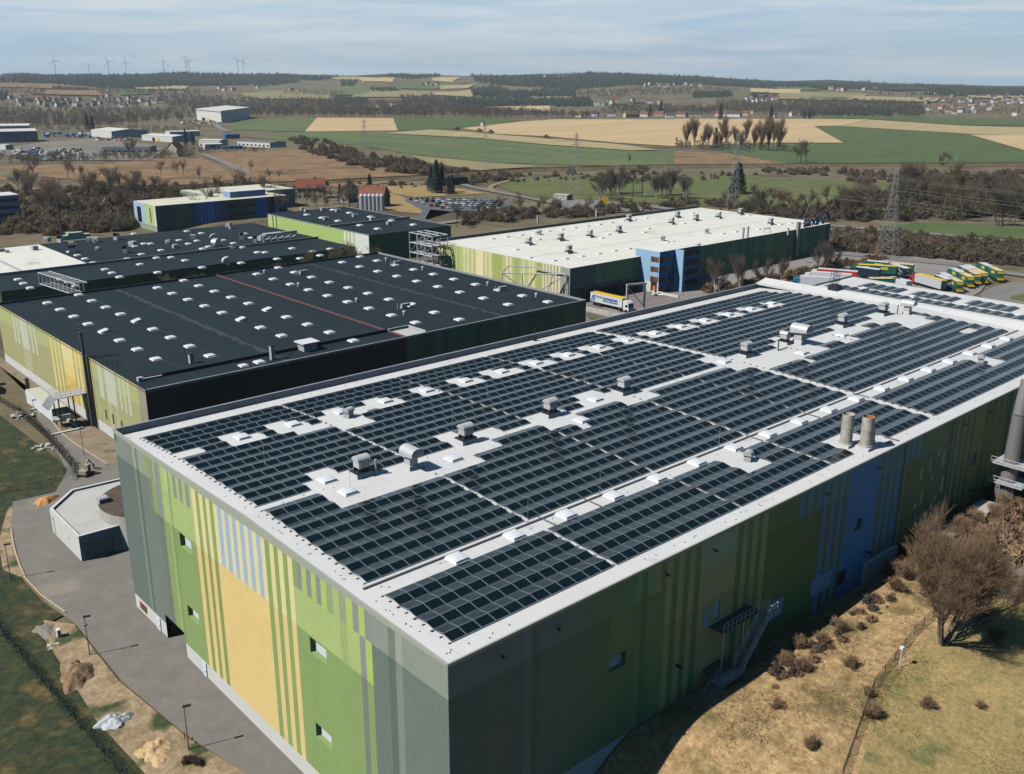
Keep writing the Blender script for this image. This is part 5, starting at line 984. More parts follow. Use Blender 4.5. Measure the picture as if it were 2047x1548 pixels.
for a_, b_ in [((160, 176, 12.5), (174, 161, 12.5)), ((160, 176, 12.5), (168, 182, 13)), ((174, 161, 12.5), (173.5, 176, 12.8)), ((160, 176, 12.5), (167, 168, 5)), ((174, 161, 12.2), (166, 170, 5)), ((168, 182, 13), (173, 176, 12.8)), ((160, 176, 12.5), (160.5, 176, 0)), ((174, 161, 12.5), (174, 161, 3)), ((167, 168, 5), (167, 168, 0)), ((171, 164, 12.5), (169, 166, 3)), ((164, 171, 12.5), (165, 171, 3)), ((172, 163, 12.4), (167, 168, 12.4))]: mb.tube(a_, b_, .2, n=5)
tag(mb.build('steel_canopy_frame', GALV), 'angled steel bracing frame against the striped corner of the white hall', 'steel frame')
mb = MB(); g0 = G(1253, 625); g1 = G(1278, 618)
mb.box(-.25, -.25, 0, .25, .25, 8.5); mb.box(6.2, .2, 0, 6.7, .7, 8.5); mb.box(-.25, -.1, 8.2, 6.7, .5, 8.8); mb.tube((0, 0, 8), (6.4, .4, 1.2), .14, n=5)
o = mb.build('steel_portal', mat('pale_steel', S(206, 206, 208), .5, .2)); o.location = tuple(PZ(1252, 624, 2.6)); o.rotation_euler[2] = rad(-20); tag(o, 'white steel goalpost portal in front of the parked lorry', 'portal')
mb = MB(); mb.box(173.5, 130, 0, 174.5, 152, 3.6); mb.box(172.8, 130, 0, 173.5, 152, 3.2); tag(mb.build('retaining_wall', CONC), 'low concrete retaining wall in front of the parked lorry', 'wall')
# ================================================================== LEFT SIDE: bunker, ramp, containers
bk = empty('concrete_bunker', 'white flat concrete building with grey gate in its shaded end by the solar hall', 'flat building')
HB = 4.5
q = [np.array(t) for t in [(-1.1, 90.8), (5.4, 90.6), (12.5, 92), (13.5, 109.3), (4.2, 110.0), (-1.1, 104.4)]]
mb = MB(); mb.prism(q, 0, HB-.35, 0, 1)
n = len(q); cen = np.mean(q, axis=0)
inn = [np.array(p)+(cen-np.array(p))/np.linalg.norm(cen-np.array(p))*.55 for p in q]
for i in range(n):
    j = (i+1) % n
    if i in (1, 2): continue
    A, B, C, D = q[i], q[j], inn[j], inn[i]; mb.add([(*A, HB-.35), (*B, HB-.35), (*C, HB-.35), (*D, HB-.35), (*A, HB), (*B, HB), (*C, HB), (*D, HB)], [(0, 1, 5, 4), (1, 2, 6, 5), (2, 3, 7, 6), (3, 0, 4, 7), (4, 5, 6, 7)], 0)
mb.build('body', [CONCW, mat('pale_flat_roof', S(206, 206, 202, .9), .7, c2=S(196, 194, 188, .9), nscale=.3, dirt=(S(150, 146, 138, .8), .25, .64))], bk)
A = np.array([*q[0], 0.]); B = np.array([*q[1], 0.]); d = (B-A)/np.linalg.norm(B-A); nn = np.array([d[1], -d[0], 0]); 
if np.dot(nn[:2], cen-A[:2]) > 0: nn = -nn
up = np.array([0, 0, 1.]); L0 = np.linalg.norm(B-A)
def pnl(mb, s0, s1, z0_, z1_, t=.04): a_ = A+d*s0; b_ = A+d*s1; mb.add([a_+nn*t+up*z0_, b_+nn*t+up*z0_, b_+nn*t+up*z1_, a_+nn*t+up*z1_], [(0, 1, 2, 3)]); 
mb = MB(); pnl(mb, .9, L0-1.6, .05, 3.1); mb.build('gate', mat('grey_gate', S(150, 150, 152), .6, noise=.06, nscale=1), bk)
mb = MB(); pnl(mb, .75, .88, 0, 3.3, .07); pnl(mb, L0-1.55, L0-1.42, 0, 3.3, .07); pnl(mb, .75, L0-1.42, 3.15, 3.3, .07); mb.build('gate_frame', CONC, bk)
A = np.array([*q[5], 0.]); B = np.array([*q[0], 0.]); d = (B-A)/np.linalg.norm(B-A); nn = -np.array([-d[1], d[0], 0]); nn = nn if np.dot(nn[:2], cen-A[:2]) < 0 else -nn
mb = MB(); pnl(mb, 1.3, 1.55, .1, 3.4, .1); pnl(mb, .7, 1.6, 3.2, 3.4, .12); pnl(mb, 8, 8.5, 2.2, 2.4, .05); mb.build('downpipe', GALV, bk)
rb = empty('round_ramp_core', 'round weathered concrete drum beside the solar hall, brown on top', 'concrete drum')
mb = MB(); cxy = np.array([12.6, 94.8]); r = 8.6; n = 48; HR = 6.0
V = [(cxy[0]+r*math.cos(2*math.pi*i/n), cxy[1]+r*math.sin(2*math.pi*i/n)) for i in range(n)]
mb.prism(V, 0, HR, 0, 1); mb.build('drum', [mat('weathered_concrete', S(208, 206, 196, .85), .85, c2=S(190, 186, 172, .85), nscale=.6, stretch=(1, 1, .25)), mat('brown_algae_top', S(120, 106, 92, .7), .95, c2=S(90, 78, 66, .7), nscale=.5, bump=.03)], rb)
mb = MB(); p = PZ(206, 1003, HR); mb.box(p[0]-.8, p[1]-.8, HR, p[0]+.8, p[1]+.8, HR+.75); mb.build('hatch', CONC, rb)
mb = MB(); mb.box(p[0]-.7, p[1]-.6, HR+.75, p[0]+.7, p[1]+.6, HR+.85); mb.build('hatch_lid', GALV, rb)
def on_line(p, a): return G(*p)
def crate_box(name, a, b, w, h, m, lab, cat, roof=None, zoff=0.):
    a = np.array(a, float)[:2]; b = np.array(b, float)[:2]; d = (b-a)/np.linalg.norm(b-a); s = np.array([-d[1], d[0]]); z = float(H(*a))+zoff
    P = [a, b, b+s*w, a+s*w]; mb = MB(); mb.prism(P, z, z+h, 0, 1 if roof else None); o = mb.build(name, [m, roof] if roof else m); return tag(o, lab, cat)
crate_box('site_container', (16.4, 160.0), (16.4, 178.5), -3.2, 3.2, mat('white_container', S(228, 228, 226), .5, noise=.03, nscale=1), 'long white container along the foot of the yellow end wall', 'container', mat('cream_container_roof', S(206, 204, 184), .6, noise=.05, nscale=.5))
mb = MB(); mb.box(16.9, 159.93, .5, 18.9, 159.98, 2.6); tag(mb.build('container_door_panel', GALV), 'grey vent panel on the near end of the long white container', 'panel')
sc_ = empty('canopy_ladder_stand', 'dark steel canopy stand with ladder beside the long white container', 'steel stand')
mb = MB()
for x, y in ((16.5, 154.5), (16.5, 158.0), (19.5, 154.5), (19.5, 158)): mb.tube((x, y, 0), (x, y, 7), .14, n=6)
mb.build('legs', DK, sc_); mb = MB(); mb.box(16, 154, 7, 22.3, 158.6, 7.15); mb.add([(16, 154, 7), (16, 158.6, 7), (14.2, 158.6, 4.9), (14.2, 154, 4.9)], [(0, 1, 2, 3), (3, 2, 1, 0)]); mb.box(15.6, 155, 2.0, 19.5, 158, 2.15); mb.build('canopy', GALV, sc_)
mb = MB()
for k_ in range(14): mb.tube((19.6, 155+k_*.12, .5+k_*.5), (20.4, 155+k_*.12, .5+k_*.5), .04, n=4)
rail(mb, (16, 154, 7.15), (22, 154, 7.15)); rail(mb, (16, 158.5, 7.15), (22, 158.5, 7.15)); mb.build('ladder', mat('yellow_safety', S(220, 196, 90), .5), sc_)
# concrete mixer lorry at the far left
mx_ = empty('mixer_lorry', 'white concrete mixer lorry with dark drum at the far left of the black hall', 'lorry', (12.2, 196.0, 0), rad(75))
MWH = mat('lorry_white', S(228, 228, 226), .35); TYR = mat('tyre_black', (.015, .015, .017), .8)
mb = MB(); mb.box(-8, -1.2, 1.0, 1.5, 1.2, 1.4); mb.build('chassis', DK, mx_)
mb = MB(); mb.box(1.5, -1.25, .7, 3.9, 1.25, 3.3); mb.build('cab', MWH, mx_); mb = MB(); mb.box(3.88, -1.1, 1.9, 3.95, 1.1, 3.0); mb.build('windscreen', GL, mx_)
mb = MB(); mb.tube((.8, 0, 2.3), (-2.5, 0, 2.9), .9, 1.35, 16); mb.tube((-2.5, 0, 2.9), (-6.2, 0, 3.6), 1.35, .6, 16); mb.build('drum', mat('dark_drum', S(60, 66, 72), .5), mx_, smooth=False)
for x in (2.6, -1.2, -4.4, -6):
    mb = MB(); mb.tube((x, -1.25, .5), (x, 1.25, .5), .5, n=14); mb.build('wheels', TYR, mx_)
mb = MB(); mb.tube((0, 0, 0), (0, 0, 3.6), .1, n=6)
for k_ in range(6): mb.box(-.4, -.4, 1+k_*.5, .4, .4, 1.25+k_*.5)
o = mb.build('signal_post', DK); o.location = (18.8, 185.5, 0); tag(o, 'dark notched post against the white plinth near the mixer lorry', 'post')
# ================================================================== LORRIES
def wheelset(e, xs, w=1.25, r=.5):
    for x in xs:
        mb = MB(); mb.tube((x, -w, r), (x, -w+.45, r), r, n=14); mb.tube((x, w-.45, r), (x, w, r), r, n=14); mb.build('wheels', TYR, e)
GRN = mat('lorry_green', S(30, 104, 88, .9), .45, noise=.05, nscale=.5); YEL = mat('lorry_yellow', S(240, 202, 62, .92), .5, noise=.04, nscale=.5); NVY = mat('lorry_navy', S(30, 50, 66), .4); REDM = mat('lorry_red', S(190, 56, 44), .45); CRM = mat('tarp_white', S(222, 222, 226, .92), .5, noise=.03, nscale=.6); BLM = mat('lorry_blue', S(42, 120, 168), .45)
def box_unit(e, x0, x1, side, roof, rear, z=1.15, h=2.85, name='cargo_box'):
    mb = MB(); mb.box(x0, -1.27, z, x1, 1.27, z+h, 0); b = mb.build(name, side, e)
    mb = MB(); mb.box(x0-.02, -1.29, z+h, x1+.02, 1.29, z+h+.07, 0); mb.build('roof', roof, b)
    mb = MB(); mb.box(x0-.06, -1.2, z+.05, x0-.01, 1.2, z+h-.1, 0); mb.build('rear_doors', rear, b)
    mb = MB(); mb.box(x0+.2, -1.0, z-.25, x1-.1, 1.0, z-.02); mb.build('underframe', DK, b); return b
def cab(e, x, m, h=3.0):
    mb = MB(); P = [(x, .55), (x+2.2, .55), (x+2.25, 1.5), (x+2.0, h-.15), (x+1.5, h+.35), (x, h+.55)]
    n = len(P); V = [(p[0], -1.24, p[1]) for p in P]+[(p[0], 1.24, p[1]) for p in P]
    mb.add(V, [(i, (i+1) % n, n+(i+1) % n, n+i) for i in range(n)]+[tuple(range(n))[::-1], tuple(range(n, 2*n))]); c = mb.build('cab', m, e)
    g = MB(); g.add([(x+2.27, -1.1, 1.55), (x+2.27, 1.1, 1.55), (x+2.04, 1.1, h-.35), (x+2.04, -1.1, h-.35)], [(0, 1, 2, 3)]); g.box(x+.9, -1.26, 1.6, x+1.9, 1.26, h-.6); g.build('windows', GL, c)
def semi(lab, a, b, side, roof, rear=None, cabm=MWH, short=0, grp=None):
    """rear end a, front end b on the ground"""
    a = np.array(a, float); b = np.array(b, float); d = b-a
    e = empty('semi_trailer_lorry', lab, 'lorry', (a[0], a[1], float(H(a[0], a[1]))+.2), math.atan2(d[1], d[0]), grp)
    Ln = 13.6-short; bx = box_unit(e, 0, Ln, side, roof, rear or side); wheelset(e, (1.6, 2.9, 4.2))
    if cabm: cab(e, Ln+.35, cabm); wheelset(e, (Ln-1.2, Ln+1.6)); mb = MB(); mb.box(Ln-2.5, -.5, .7, Ln+.5, .5, 1.0); mb.build('chassis', DK, e)
    return e, bx
def combo(lab, a, b, grp):
    a = np.array(a, float); b = np.array(b, float); d = b-a
    e = empty('drawbar_lorry', lab, 'lorry', (a[0], a[1], float(H(a[0], a[1]))+.2), math.atan2(d[1], d[0]), grp)
    for x0, x1 in ((0, 8.0), (8.9, 16.6)):
        bx = box_unit(e, x0, x1, GRN, CRM if x0 else YEL if False else mat('faded_cream_roof', S(230, 206, 150, .92), .6), GRN)
        mb = MB(); xm = x0+3.4; mb.box(xm-1.4, -1.30, 2.5, xm+1.4, -1.28, 3.4); mb.box(xm-1.4, 1.28, 2.5, xm+1.4, 1.30, 3.4); mb.build('side_emblem', YEL, bx)
    mb = MB(); mb.box(-.1, -1.1, 3.0, -.07, 1.1, 3.8); mb.add([(-.1, -1.25, 1.2), (-.1, 1.25, 1.2), (-1.6, 1.25, .9), (-1.6, -1.25, .9)], [(0, 1, 2, 3), (3, 2, 1, 0)]); mb.add([(-.11, -1.2, 1.2), (-.11, 1.2, 1.2), (-.11, 1.2, 1.9), (-.11, -1.2, 1.5)], [(0, 1, 2, 3), (3, 2, 1, 0)]); mb.build('yellow_tail_lift', YEL, e)
    cab(e, 16.9, GRN); wheelset(e, (1.5, 3, 10.5, 15, 18.2)); mb = MB(); mb.box(7.5, -.2, .8, 9.4, .2, 1); mb.build('drawbar', DK, e); return e
A0 = PZ(1189, 612, 2.6); e, bx = semi('white lorry with yellow roof and blue lettering parked at the loading docks', (189.5, 163.6-.5), (188.6, 147), CRM, YEL, CRM)
e.location = (180.9, 155.6, 2.85); e.rotation_euler[2] = rad(-90)
LBL = mat('lettering_blue', S(46, 96, 156), .5); LGR = mat('lettering_grey', S(90, 100, 112), .5)
SB = mat('sign_blue', S(60, 120, 180), .5)
# the side facing the camera is local -y
mb = MB(); mb.box(5.5, -1.30, 1.85, 11.6, -1.285, 3.2); mb.build('blue_panel', LBL, bx)
text('Cargo Care', 'lettering', CRM, 5.6, .85, (5.75, -1.31, 2.2), (math.pi/2, 0, 0), bx)
text('Ewals', 'lettering', LGR, 2.6, .75, (2.6, -1.29, 2.75), (math.pi/2, 0, 0), bx)
mb = MB()
for k_ in range(3): mb.add([(.1+k_*.7, -1.295, 1.3), (.5+k_*.7, -1.295, 1.3), (1.5+k_*.7-.3*k_, -1.295, 3.4), (1.1+k_*.7-.3*k_, -1.295, 3.4)], [(0, 1, 2, 3)])
mb.build('blue_stripes', SB, bx)
GR1 = 'green and yellow lorries in the yard'
for k, ((u0, v0), (u1, v1)) in enumerate([((1916, 588), (1866, 560)), ((1938, 578), (1889, 552)), ((1952, 572), (1907, 546)), ((1965, 570), (1922, 548)), ((1997, 565), (1947, 541))]):
    combo('green drawbar lorry with cream roofs in the right row, %s from the left' % nth(k+1), G(u0, v0), G(u1, v1), GR1)
semi('red cabbed lorry with yellow roof and grey curtain side in the right row', G(1885, 586), G(1838, 572), mat('grey_curtain', S(196, 196, 204), .5), YEL, LGR, REDM)
e, bx = semi('short navy trailer with white roof beside the red cabbed lorry', G(1894, 583), G(1866, 570), NVY, CRM, NVY, None, 5)
text('M', 'mark', CRM, 1.2, 1.3, (-.09, .7, 1.8), (math.pi/2, 0, -math.pi/2), bx)
e, bx = semi('long green lorry with yellow roof side-on at the left of the yard', G(1790, 555), G(1700, 550), GRN, YEL, GRN, GRN)
mb = MB(); mb.box(3, -1.31, 2.6, 5.5, -1.28, 3.6); mb.box(9.5, -1.31, 2.6, 12, -1.28, 3.6); mb.box(3, 1.28, 2.6, 5.5, 1.31, 3.6); mb.box(9.5, 1.28, 2.6, 12, 1.31, 3.6); mb.build('side_emblem', YEL, bx)
combo('rearmost green lorry with yellow roofs behind the long green lorry', G(1824, 552), G(1735, 543), GR1)
e, bx = semi('navy trailer with white stripes end-on behind the long green lorry', G(1812, 560), G(1778, 548), NVY, CRM, NVY, None, 4)
mb = MB(); mb.add([(-.08, -1, 2.9), (-.08, .3, 3.6), (-.08, .9, 3.5), (-.08, -.5, 2.6)], [(0, 1, 2, 3), (3, 2, 1, 0)]); mb.add([(-.08, -1.1, 1.3), (-.08, 1.1, 1.3), (-.08, -1.1, 2.2)], [(0, 1, 2), (2, 1, 0)])
for s_ in (-1.3, 1.3): mb.add([(1, s_, 2.4), (4, s_, 3.7), (5, s_, 3.4), (2, s_, 2.1)], [(0, 1, 2, 3), (3, 2, 1, 0)]); mb.add([(1, s_, 1.4), (6, s_, 1.4), (5.5, s_, 2.2)], [(0, 1, 2), (2, 1, 0)])
mb.build('white_marks', CRM, bx)
semi('short navy trailer with white roof in front of the long green lorry', G(1757, 562), G(1712, 556), NVY, CRM, NVY, None, 5)
semi('dark green trailer with pale roof nearest the white roof edge', G(1796, 580), G(1752, 580), GRN, mat('faded_cream_roof', 0), GRN, None, 3)
semi('white trailer with long red stripe side-on at the left of the yard', G(1712, 566), G(1640, 560), REDM, CRM, CRM, MWH)
semi('plain white trailer between the red striped one and the raised roof', G(1700, 572), G(1618, 566), CRM, CRM, CRM, MWH)
semi('white trailer with blue and red ends nearest the raised roof', G(1680, 580), G(1585, 575), CRM, CRM, REDM, BLM)
semi('white roofed trailer just behind the raised roof edge', G(1815, 587), G(1790, 580), CRM, CRM, CRM, None, 5)
# ================================================================== CARS
def make_car(cm, nm):
    e = empty('parked_car', 'x', 'car'); S_ = [(-2.15, .35, .75), (-2.1, .35, 1.0), (-1.2, .3, 1.05), (.9, .3, 1.0), (2.0, .35, .85), (2.15, .4, .6)]
    mb = MB(); V = []
    for x, a, b in S_: V += [(x, -.85, a), (x, .85, a), (x, .82, b), (x, -.82, b)]
    mb.add(V, [(4*i+j, 4*i+4+j, 4*i+4+(j+1) % 4, 4*i+(j+1) % 4) for i in range(5) for j in range(4)]+[(0, 1, 2, 3), (23, 22, 21, 20)])
    mb.add([(-1.6, -.7, 1.46), (-1.6, .7, 1.46), (.3, .7, 1.5), (.3, -.7, 1.5), (-1.55, -.66, 1.5), (-1.55, .66, 1.5), (.25, .66, 1.54), (.25, -.66, 1.54)], [(4, 5, 6, 7)[::-1], (0, 3, 7, 4), (1, 5, 6, 2)]); mb.build('body', cm, e)
    mb = MB(); mb.add([(-2.0, -.8, 1.02), (-2.0, .8, 1.02), (1.0, .8, 1.02), (1.0, -.8, 1.02), (-1.6, -.7, 1.47), (-1.6, .7, 1.47), (.3, .7, 1.5), (.3, -.7, 1.5)], [(4, 7, 6, 5), (0, 4, 5, 1), (2, 6, 7, 3), (0, 3, 7, 4), (1, 5, 6, 2)]); mb.build('windows', GL, e)
    wheelset(e, (-1.35, 1.35), .85, .32); return Proto(e)
CC = [('white', S(226, 228, 230)), ('black', (.015, .017, .02)), ('silver', S(170, 176, 182)), ('dark blue', S(34, 52, 84)), ('red', S(170, 36, 34)), ('grey', S(96, 102, 108)), ('light blue', S(120, 150, 180))]
CP = [(n, make_car(mat('car_paint_'+n.replace(' ', '_'), c, .3, .1), n)) for n, c in CC]
rng = np.random.default_rng(8); cnt = {}
carw = [0, 1, 2, 0, 3, 1, 5, 0, 2, 4, 1, 0, 5, 3, 6, 2, 0, 1]
LOTZ = [float(v.co.z) for v in bpy.data.objects['parking_lot'].data.vertices][0]
PL = [((822, 402), (992, 404)), ((832, 406), (1004, 407)), ((846, 410), (1010, 411)), ((862, 415), (1008, 415)), ((885, 419), (1000, 419))]
for r_, (a, b) in enumerate(PL):
    A, B = G(*a), G(*b); d = (B-A)[:2]; Ln = np.linalg.norm(d); n_ = int(Ln/3.1); hd = math.atan2(d[1], d[0])
    for i in range(n_):
        if rng.random() < .12: continue
        p = A+(B-A)*i/n_; ci = carw[int(rng.integers(len(carw)))]; nm, pr = CP[ci]; cnt[(r_, ci)] = cnt.get((r_, ci), 0)+1
        pr.put((p[0]+rng.uniform(-.2, .2), p[1]+rng.uniform(-.5, .5), LOTZ+.01), hd+math.pi/2+rad(12)+(math.pi if rng.random() < .4 else 0), '%s car in the %s car park row, %s %s one from the left' % (nm, nth(r_+1), nth(cnt[(r_, ci)]), nm), 'cars in the car park')
# ================================================================== LAMPS, FENCES, SMALL THINGS
def make_lamp(h, name='street_lamp'):
    e = empty(name, 'x', 'street lamp'); mb = MB(); mb.tube((0, 0, 0), (0, 0, h), .07, .05, 6); mb.tube((0, 0, 0), (0, 0, .5), .1, n=6); mb.build('pole', mat('lamp_pole', S(88, 92, 96), .5, .3), e)
    mb = MB(); mb.box(-.15, -.16, h-.05, .75, .16, h+.1); mb.build('lamp_head', DK, e); return Proto(e)
lp = make_lamp(5.85)
for (u, v), l in zip([(378, 1502), (180, 1313), (22, 1160), (168, 912), (73, 852)], ['slim lamp post on the sandy verge nearest the camera', 'lamp post with a white sign by the soil heap', 'lamp post at the bend of the yard kerb', 'lamp post at the road left of the solar hall corner', 'lamp post by the road near the long white container']): lp.put(G(u, v), rad(-18), l, 'lamp posts along the yard')
mb = MB(); p = G(180, 1313); mb.box(-.25, -.03, 4.6, .25, .03, 4.85); o = mb.build('small_sign', MWH); o.location = tuple(p+[0, -.1, 0]); tag(o, 'small white sign plate on the lamp post by the soil heap', 'sign')
lpf = make_lamp(9)
for (u, v), l in zip([(1366, 594), (1453, 576), (1562, 555), (1656, 528), (1238, 672)], ['beside the blue tower', 'first right of the tower', 'middle of the verge', 'at the far corner of the white hall', 'x']):
    if l != 'x': lpf.put(PZ(u, v, 2.5), rad(-60), 'tall lamp post before the white hall, '+l, 'lamp posts at the white hall')
lpf.put((84, 96, 0), rad(90), 'lamp head in the gap left of the solar parapet middle', 'gap lamps', 1.15); lpf.put((125, 96, .0), rad(90), 'lamp head in the gap near the black hall right end', 'gap lamps', 1.2)
def fence(pts, h, m, lab, name='mesh_fence', step=2.5, world=False, panel=None):
    e = empty(name, lab, 'fence'); P = [np.array(p if world else G(*p), float) for p in pts]; mb = MB(); pm = MB()
    for a, b in zip(P[:-1], P[1:]):
        n = max(1, int(np.linalg.norm(b-a)/step))
        for i in range(n):
            p = a+(b-a)*i/n; q = a+(b-a)*(i+1)/n; zp_, zq = float(H(p[0], p[1])), float(H(q[0], q[1])); mb.tube((p[0], p[1], zp_), (p[0], p[1], zp_+h), .04, n=4)
            for k in range(6): z = h*(k+.5)/6; pm.tube((p[0], p[1], zp_+z), (q[0], q[1], zq+z), .012, n=3, cap=False)
            for k in range(1, 14): t = k/14; x, y = p[0]+(q[0]-p[0])*t, p[1]+(q[1]-p[1])*t; z = zp_+(zq-zp_)*t; pm.tube((x, y, z+.05), (x, y, z+h), .01, n=3, cap=False)
    mb.build('posts', m, e); pm.build('mesh_panels', m, e); return e
FG = mat('fence_green', (.01, .032, .03), .5)
fence([(-9.2, 125), (-15.2, 95), (-16.2, 80), (-15.6, 62), (-14.6, 38), (-12, 15)], 1.6, FG, 'dark green mesh fence between the lawn and the yard verge at left', world=True)
fence([(-4.5, 128), (4, 124), (10.5, 130), (12.2, 150), (12.5, 175), (10.5, 200)], 1.6, FG, 'dark green mesh fence along the road to the yellow end wall', world=True)
HG = mat('dark_hedge', (.010, .030, .026), .95, noise=.5, nscale=1.5)
def hedge(pts, w, h, lab, rng):
    mb = MB()
    P = [np.array(p, float) for p in pts]
    for a, b in zip(P[:-1], P[1:]):
        Ln = np.linalg.norm(b-a); n = int(Ln*w*h*26)
        for _ in range(n):
            t = rng.random(); p = a+(b-a)*t; c = np.array([p[0]+rng.uniform(-w, w)/2, p[1]+rng.uniform(-w, w)/2, 0]); c[2] = float(H(c[0], c[1]))+rng.random()**.8*h*(.8+.4*math.sin(Ln*t*.7)**2)
            d1 = rng.normal(size=3); d1 /= np.linalg.norm(d1); d2 = rng.normal(size=3); d2 /= np.linalg.norm(d2); s = rng.uniform(.12, .3); mb.add([c, c+d1*s, c+d2*s], [(0, 1, 2)])
    return tag(mb.build('hedge', HG), lab, 'hedge')
rng = np.random.default_rng(9)
hedge([(-9.2, 125, 0), (-15.2, 95, 0), (-16.3, 80, 0), (-15.7, 62, 0), (-14.7, 38, 0), (-12.2, 15, 0)], .9, 1.3, 'dark clipped hedge strip along the lawn fence at left', rng)
hedge([(9, 124, 0), (11.2, 130, 0), (12.8, 150, 0), (13.2, 175, 0)], 1.1, 1.4, 'dark scrubby hedge along the road fence left of the black hall', rng)
fence([(20, -24.5), (31, -18.8), (45, -14.2), (57, -12.5), (68, -11.6), (90, -15)], 1.5, mat('fence_dark_green', (.02, .04, .03), .5), 'low mesh fence running along the grassy bank at lower right', world=True)
fence([(2040, 960), (1990, 975), (1970, 990)], 1.5, mat('fence_dark_green', 0), 'short mesh fence beside the road bend at the right edge')
DRY = mat('brown_twigs', (.14, .085, .045), .95, noise=.3, nscale=.6)
# manholes and patches
k = 0
for (u, v, c) in [(182, 1190, 'w'), (177, 1209, 'w'), (145, 1220, 'w'), (214, 1218, 'r'), (234, 1236, 'w'), (495, 1475, 'r')]:
    k += 1; p = G(u, v); mb = MB(); mb.tube((0, 0, .0), (0, 0, .07), .42, n=20); o = mb.build('manhole_cover', mat('manhole_'+c, S(*((196, 186, 170) if c == 'w' else (136, 84, 74)), .8), .8, noise=.2, nscale=6)); o.location = (p[0], p[1], .02); o['label'] = ('pale' if c == 'w' else 'rusty red')+' round manhole cover in the yard, %s counted from the bunker outwards' % nth(k); o['category'] = 'manhole cover'; o['group'] = 'manhole covers'
crate_box('paving_patch', G(80, 1078), G(94, 1075), 1.0, .06, mat('pale_slab', S(190, 188, 160, .8), .9), 'pale square slab set in the asphalt left of the bunker', 'slab')
# piles
def pile(name, c, rx, ry, h, m, lab, cat, seed=0, rot=0, rough=.35, n=48):
    rg = np.random.default_rng(seed); mb = MB(); V = []; c = np.array(c, float); ph = rg.uniform(0, 6, 12)
    for i in range(n+1):
        for j in range(n+1):
            s, t = i/n*2-1, j/n*2-1; r = math.hypot(s, t); a = math.atan2(t, s); edge = 1+.14*math.sin(3*a+ph[0])+.08*math.sin(7*a+ph[1])
            f = max(0, 1-(r*edge)**1.7); x, y = s*rx, t*ry
            z = h*f*(1+rough*(float(vn(x*1.0+50+seed*9, y+50, .9))-.5)+rough*1.5*(float(vn(x+80, y+20+seed*7, 2.2))-.5))+(rough*.5*h*f**.3*(float(vn(x*1.+10, y+90, .35))-.5) if f > 0 else 0)
            X = c[0]+x*math.cos(rot)-y*math.sin(rot); Y = c[1]+x*math.sin(rot)+y*math.cos(rot); V.append((X, Y, c[2]+z-.02+(-.1 if f <= 0 else 0)))
    mb.add(V, [(i*(n+1)+j, (i+1)*(n+1)+j, (i+1)*(n+1)+j+1, i*(n+1)+j+1) for i in range(n) for j in range(n)])
    return tag(mb.build(name, m, smooth=True), lab, cat)
SOIL = mat('soil_heap', S(168, 142, 112, .8), .95, c2=S(126, 102, 74, .8), nscale=1.6, bump=.1, bscale=5, dirt=(S(190, 168, 138, .8), .5, .56))
PS_ = mat('pale_sand', S(226, 196, 150, .85), .95, c2=S(206, 172, 124, .85), nscale=1.3, bump=.06, bscale=6)
pile('soil_heap', G(152, 1352), 4.0, 2.2, 1.2, SOIL, 'brown soil heap beside the lamp post with the sign', 'soil heap', 1, rad(75))
pile('gravel_heap', G(90, 1262), 2.4, 1.7, .55, mat('grey_gravel', S(158, 148, 140, .75), .95, noise=.12, nscale=3), 'low grey gravel heap next to the white box', 'gravel heap', 2, rad(90), .2)
pile('sand_heap', G(312, 1508), 3.4, 2.3, .7, PS_, 'large pale sand heap at the bottom edge of the verge', 'sand heap', 3, rad(70), .5)
pile('sand_heap', G(268, 1412), 1.2, .9, .35, mat('stone_rubble', S(206, 190, 160, .85), .95, c2=S(160, 140, 112), nscale=5, bump=.1, bscale=8), 'small heap of pale stones behind the grey tarpaulin', 'stone heap', 4, .4, .6)
pile('orange_sand_heap', G(92, 1004), 2.6, 1.6, 1.1, mat('orange_sand', S(222, 156, 96, .85), .95, noise=.08, nscale=1), 'orange sand heap behind the white bunker', 'sand heap', 5, rad(20), .15)
TARP = mat('grey_tarpaulin', S(196, 202, 210, .85), .5, noise=.05, nscale=2, bump=.12, bscale=2.5)
pile('tarpaulin_heap', G(232, 1446), 2.5, 1.5, .95, TARP, 'crumpled light grey tarpaulin over a heap on the verge', 'tarpaulin', 6, rad(-10), .55)
p = G(118, 1276); mb = MB(); mb.box(-.2, -.35, 0, .25, .35, 1.3); mb.box(-.22, -.37, 1.3, .27, .37, 1.36); o = mb.build('utility_cabinet', MWH); o.location = tuple(p); tag(o, 'small white utility cabinet beside the gravel heap', 'cabinet')
def rocks(c, n, r, s, m, lab, seed, name='rubble_pile', cat='rubble'):
    rg = np.random.default_rng(seed); mb = MB(); c = np.array(c)
    for _ in range(n):
        a = rg.uniform(0, 6.28); d = r*rg.random()**.6; q = s*rg.uniform(.5, 1.2); o_ = c+[d*math.cos(a), d*math.sin(a), q*.2]
        V = rg.normal(size=(8, 3))*.12+np.array([(-1, -1, -1), (1, -1, -1), (1, 1, -1), (-1, 1, -1), (-1, -1, 1), (1, -1, 1), (1, 1, 1), (-1, 1, 1)])*.5; V = V*[q, q*.8, q*.55]
        w = rg.uniform(0, 6); V[:, :2] = V[:, :2] @ np.array([[math.cos(w), math.sin(w)], [-math.sin(w), math.cos(w)]]); mb.add(V+o_, [(0, 3, 2, 1), (4, 5, 6, 7), (0, 1, 5, 4), (1, 2, 6, 5), (2, 3, 7, 6), (3, 0, 4, 7)])
    return tag(mb.build(name, m), lab, cat)
RK = mat('pale_stone', S(206, 198, 184, .85), .9, noise=.15, nscale=3)
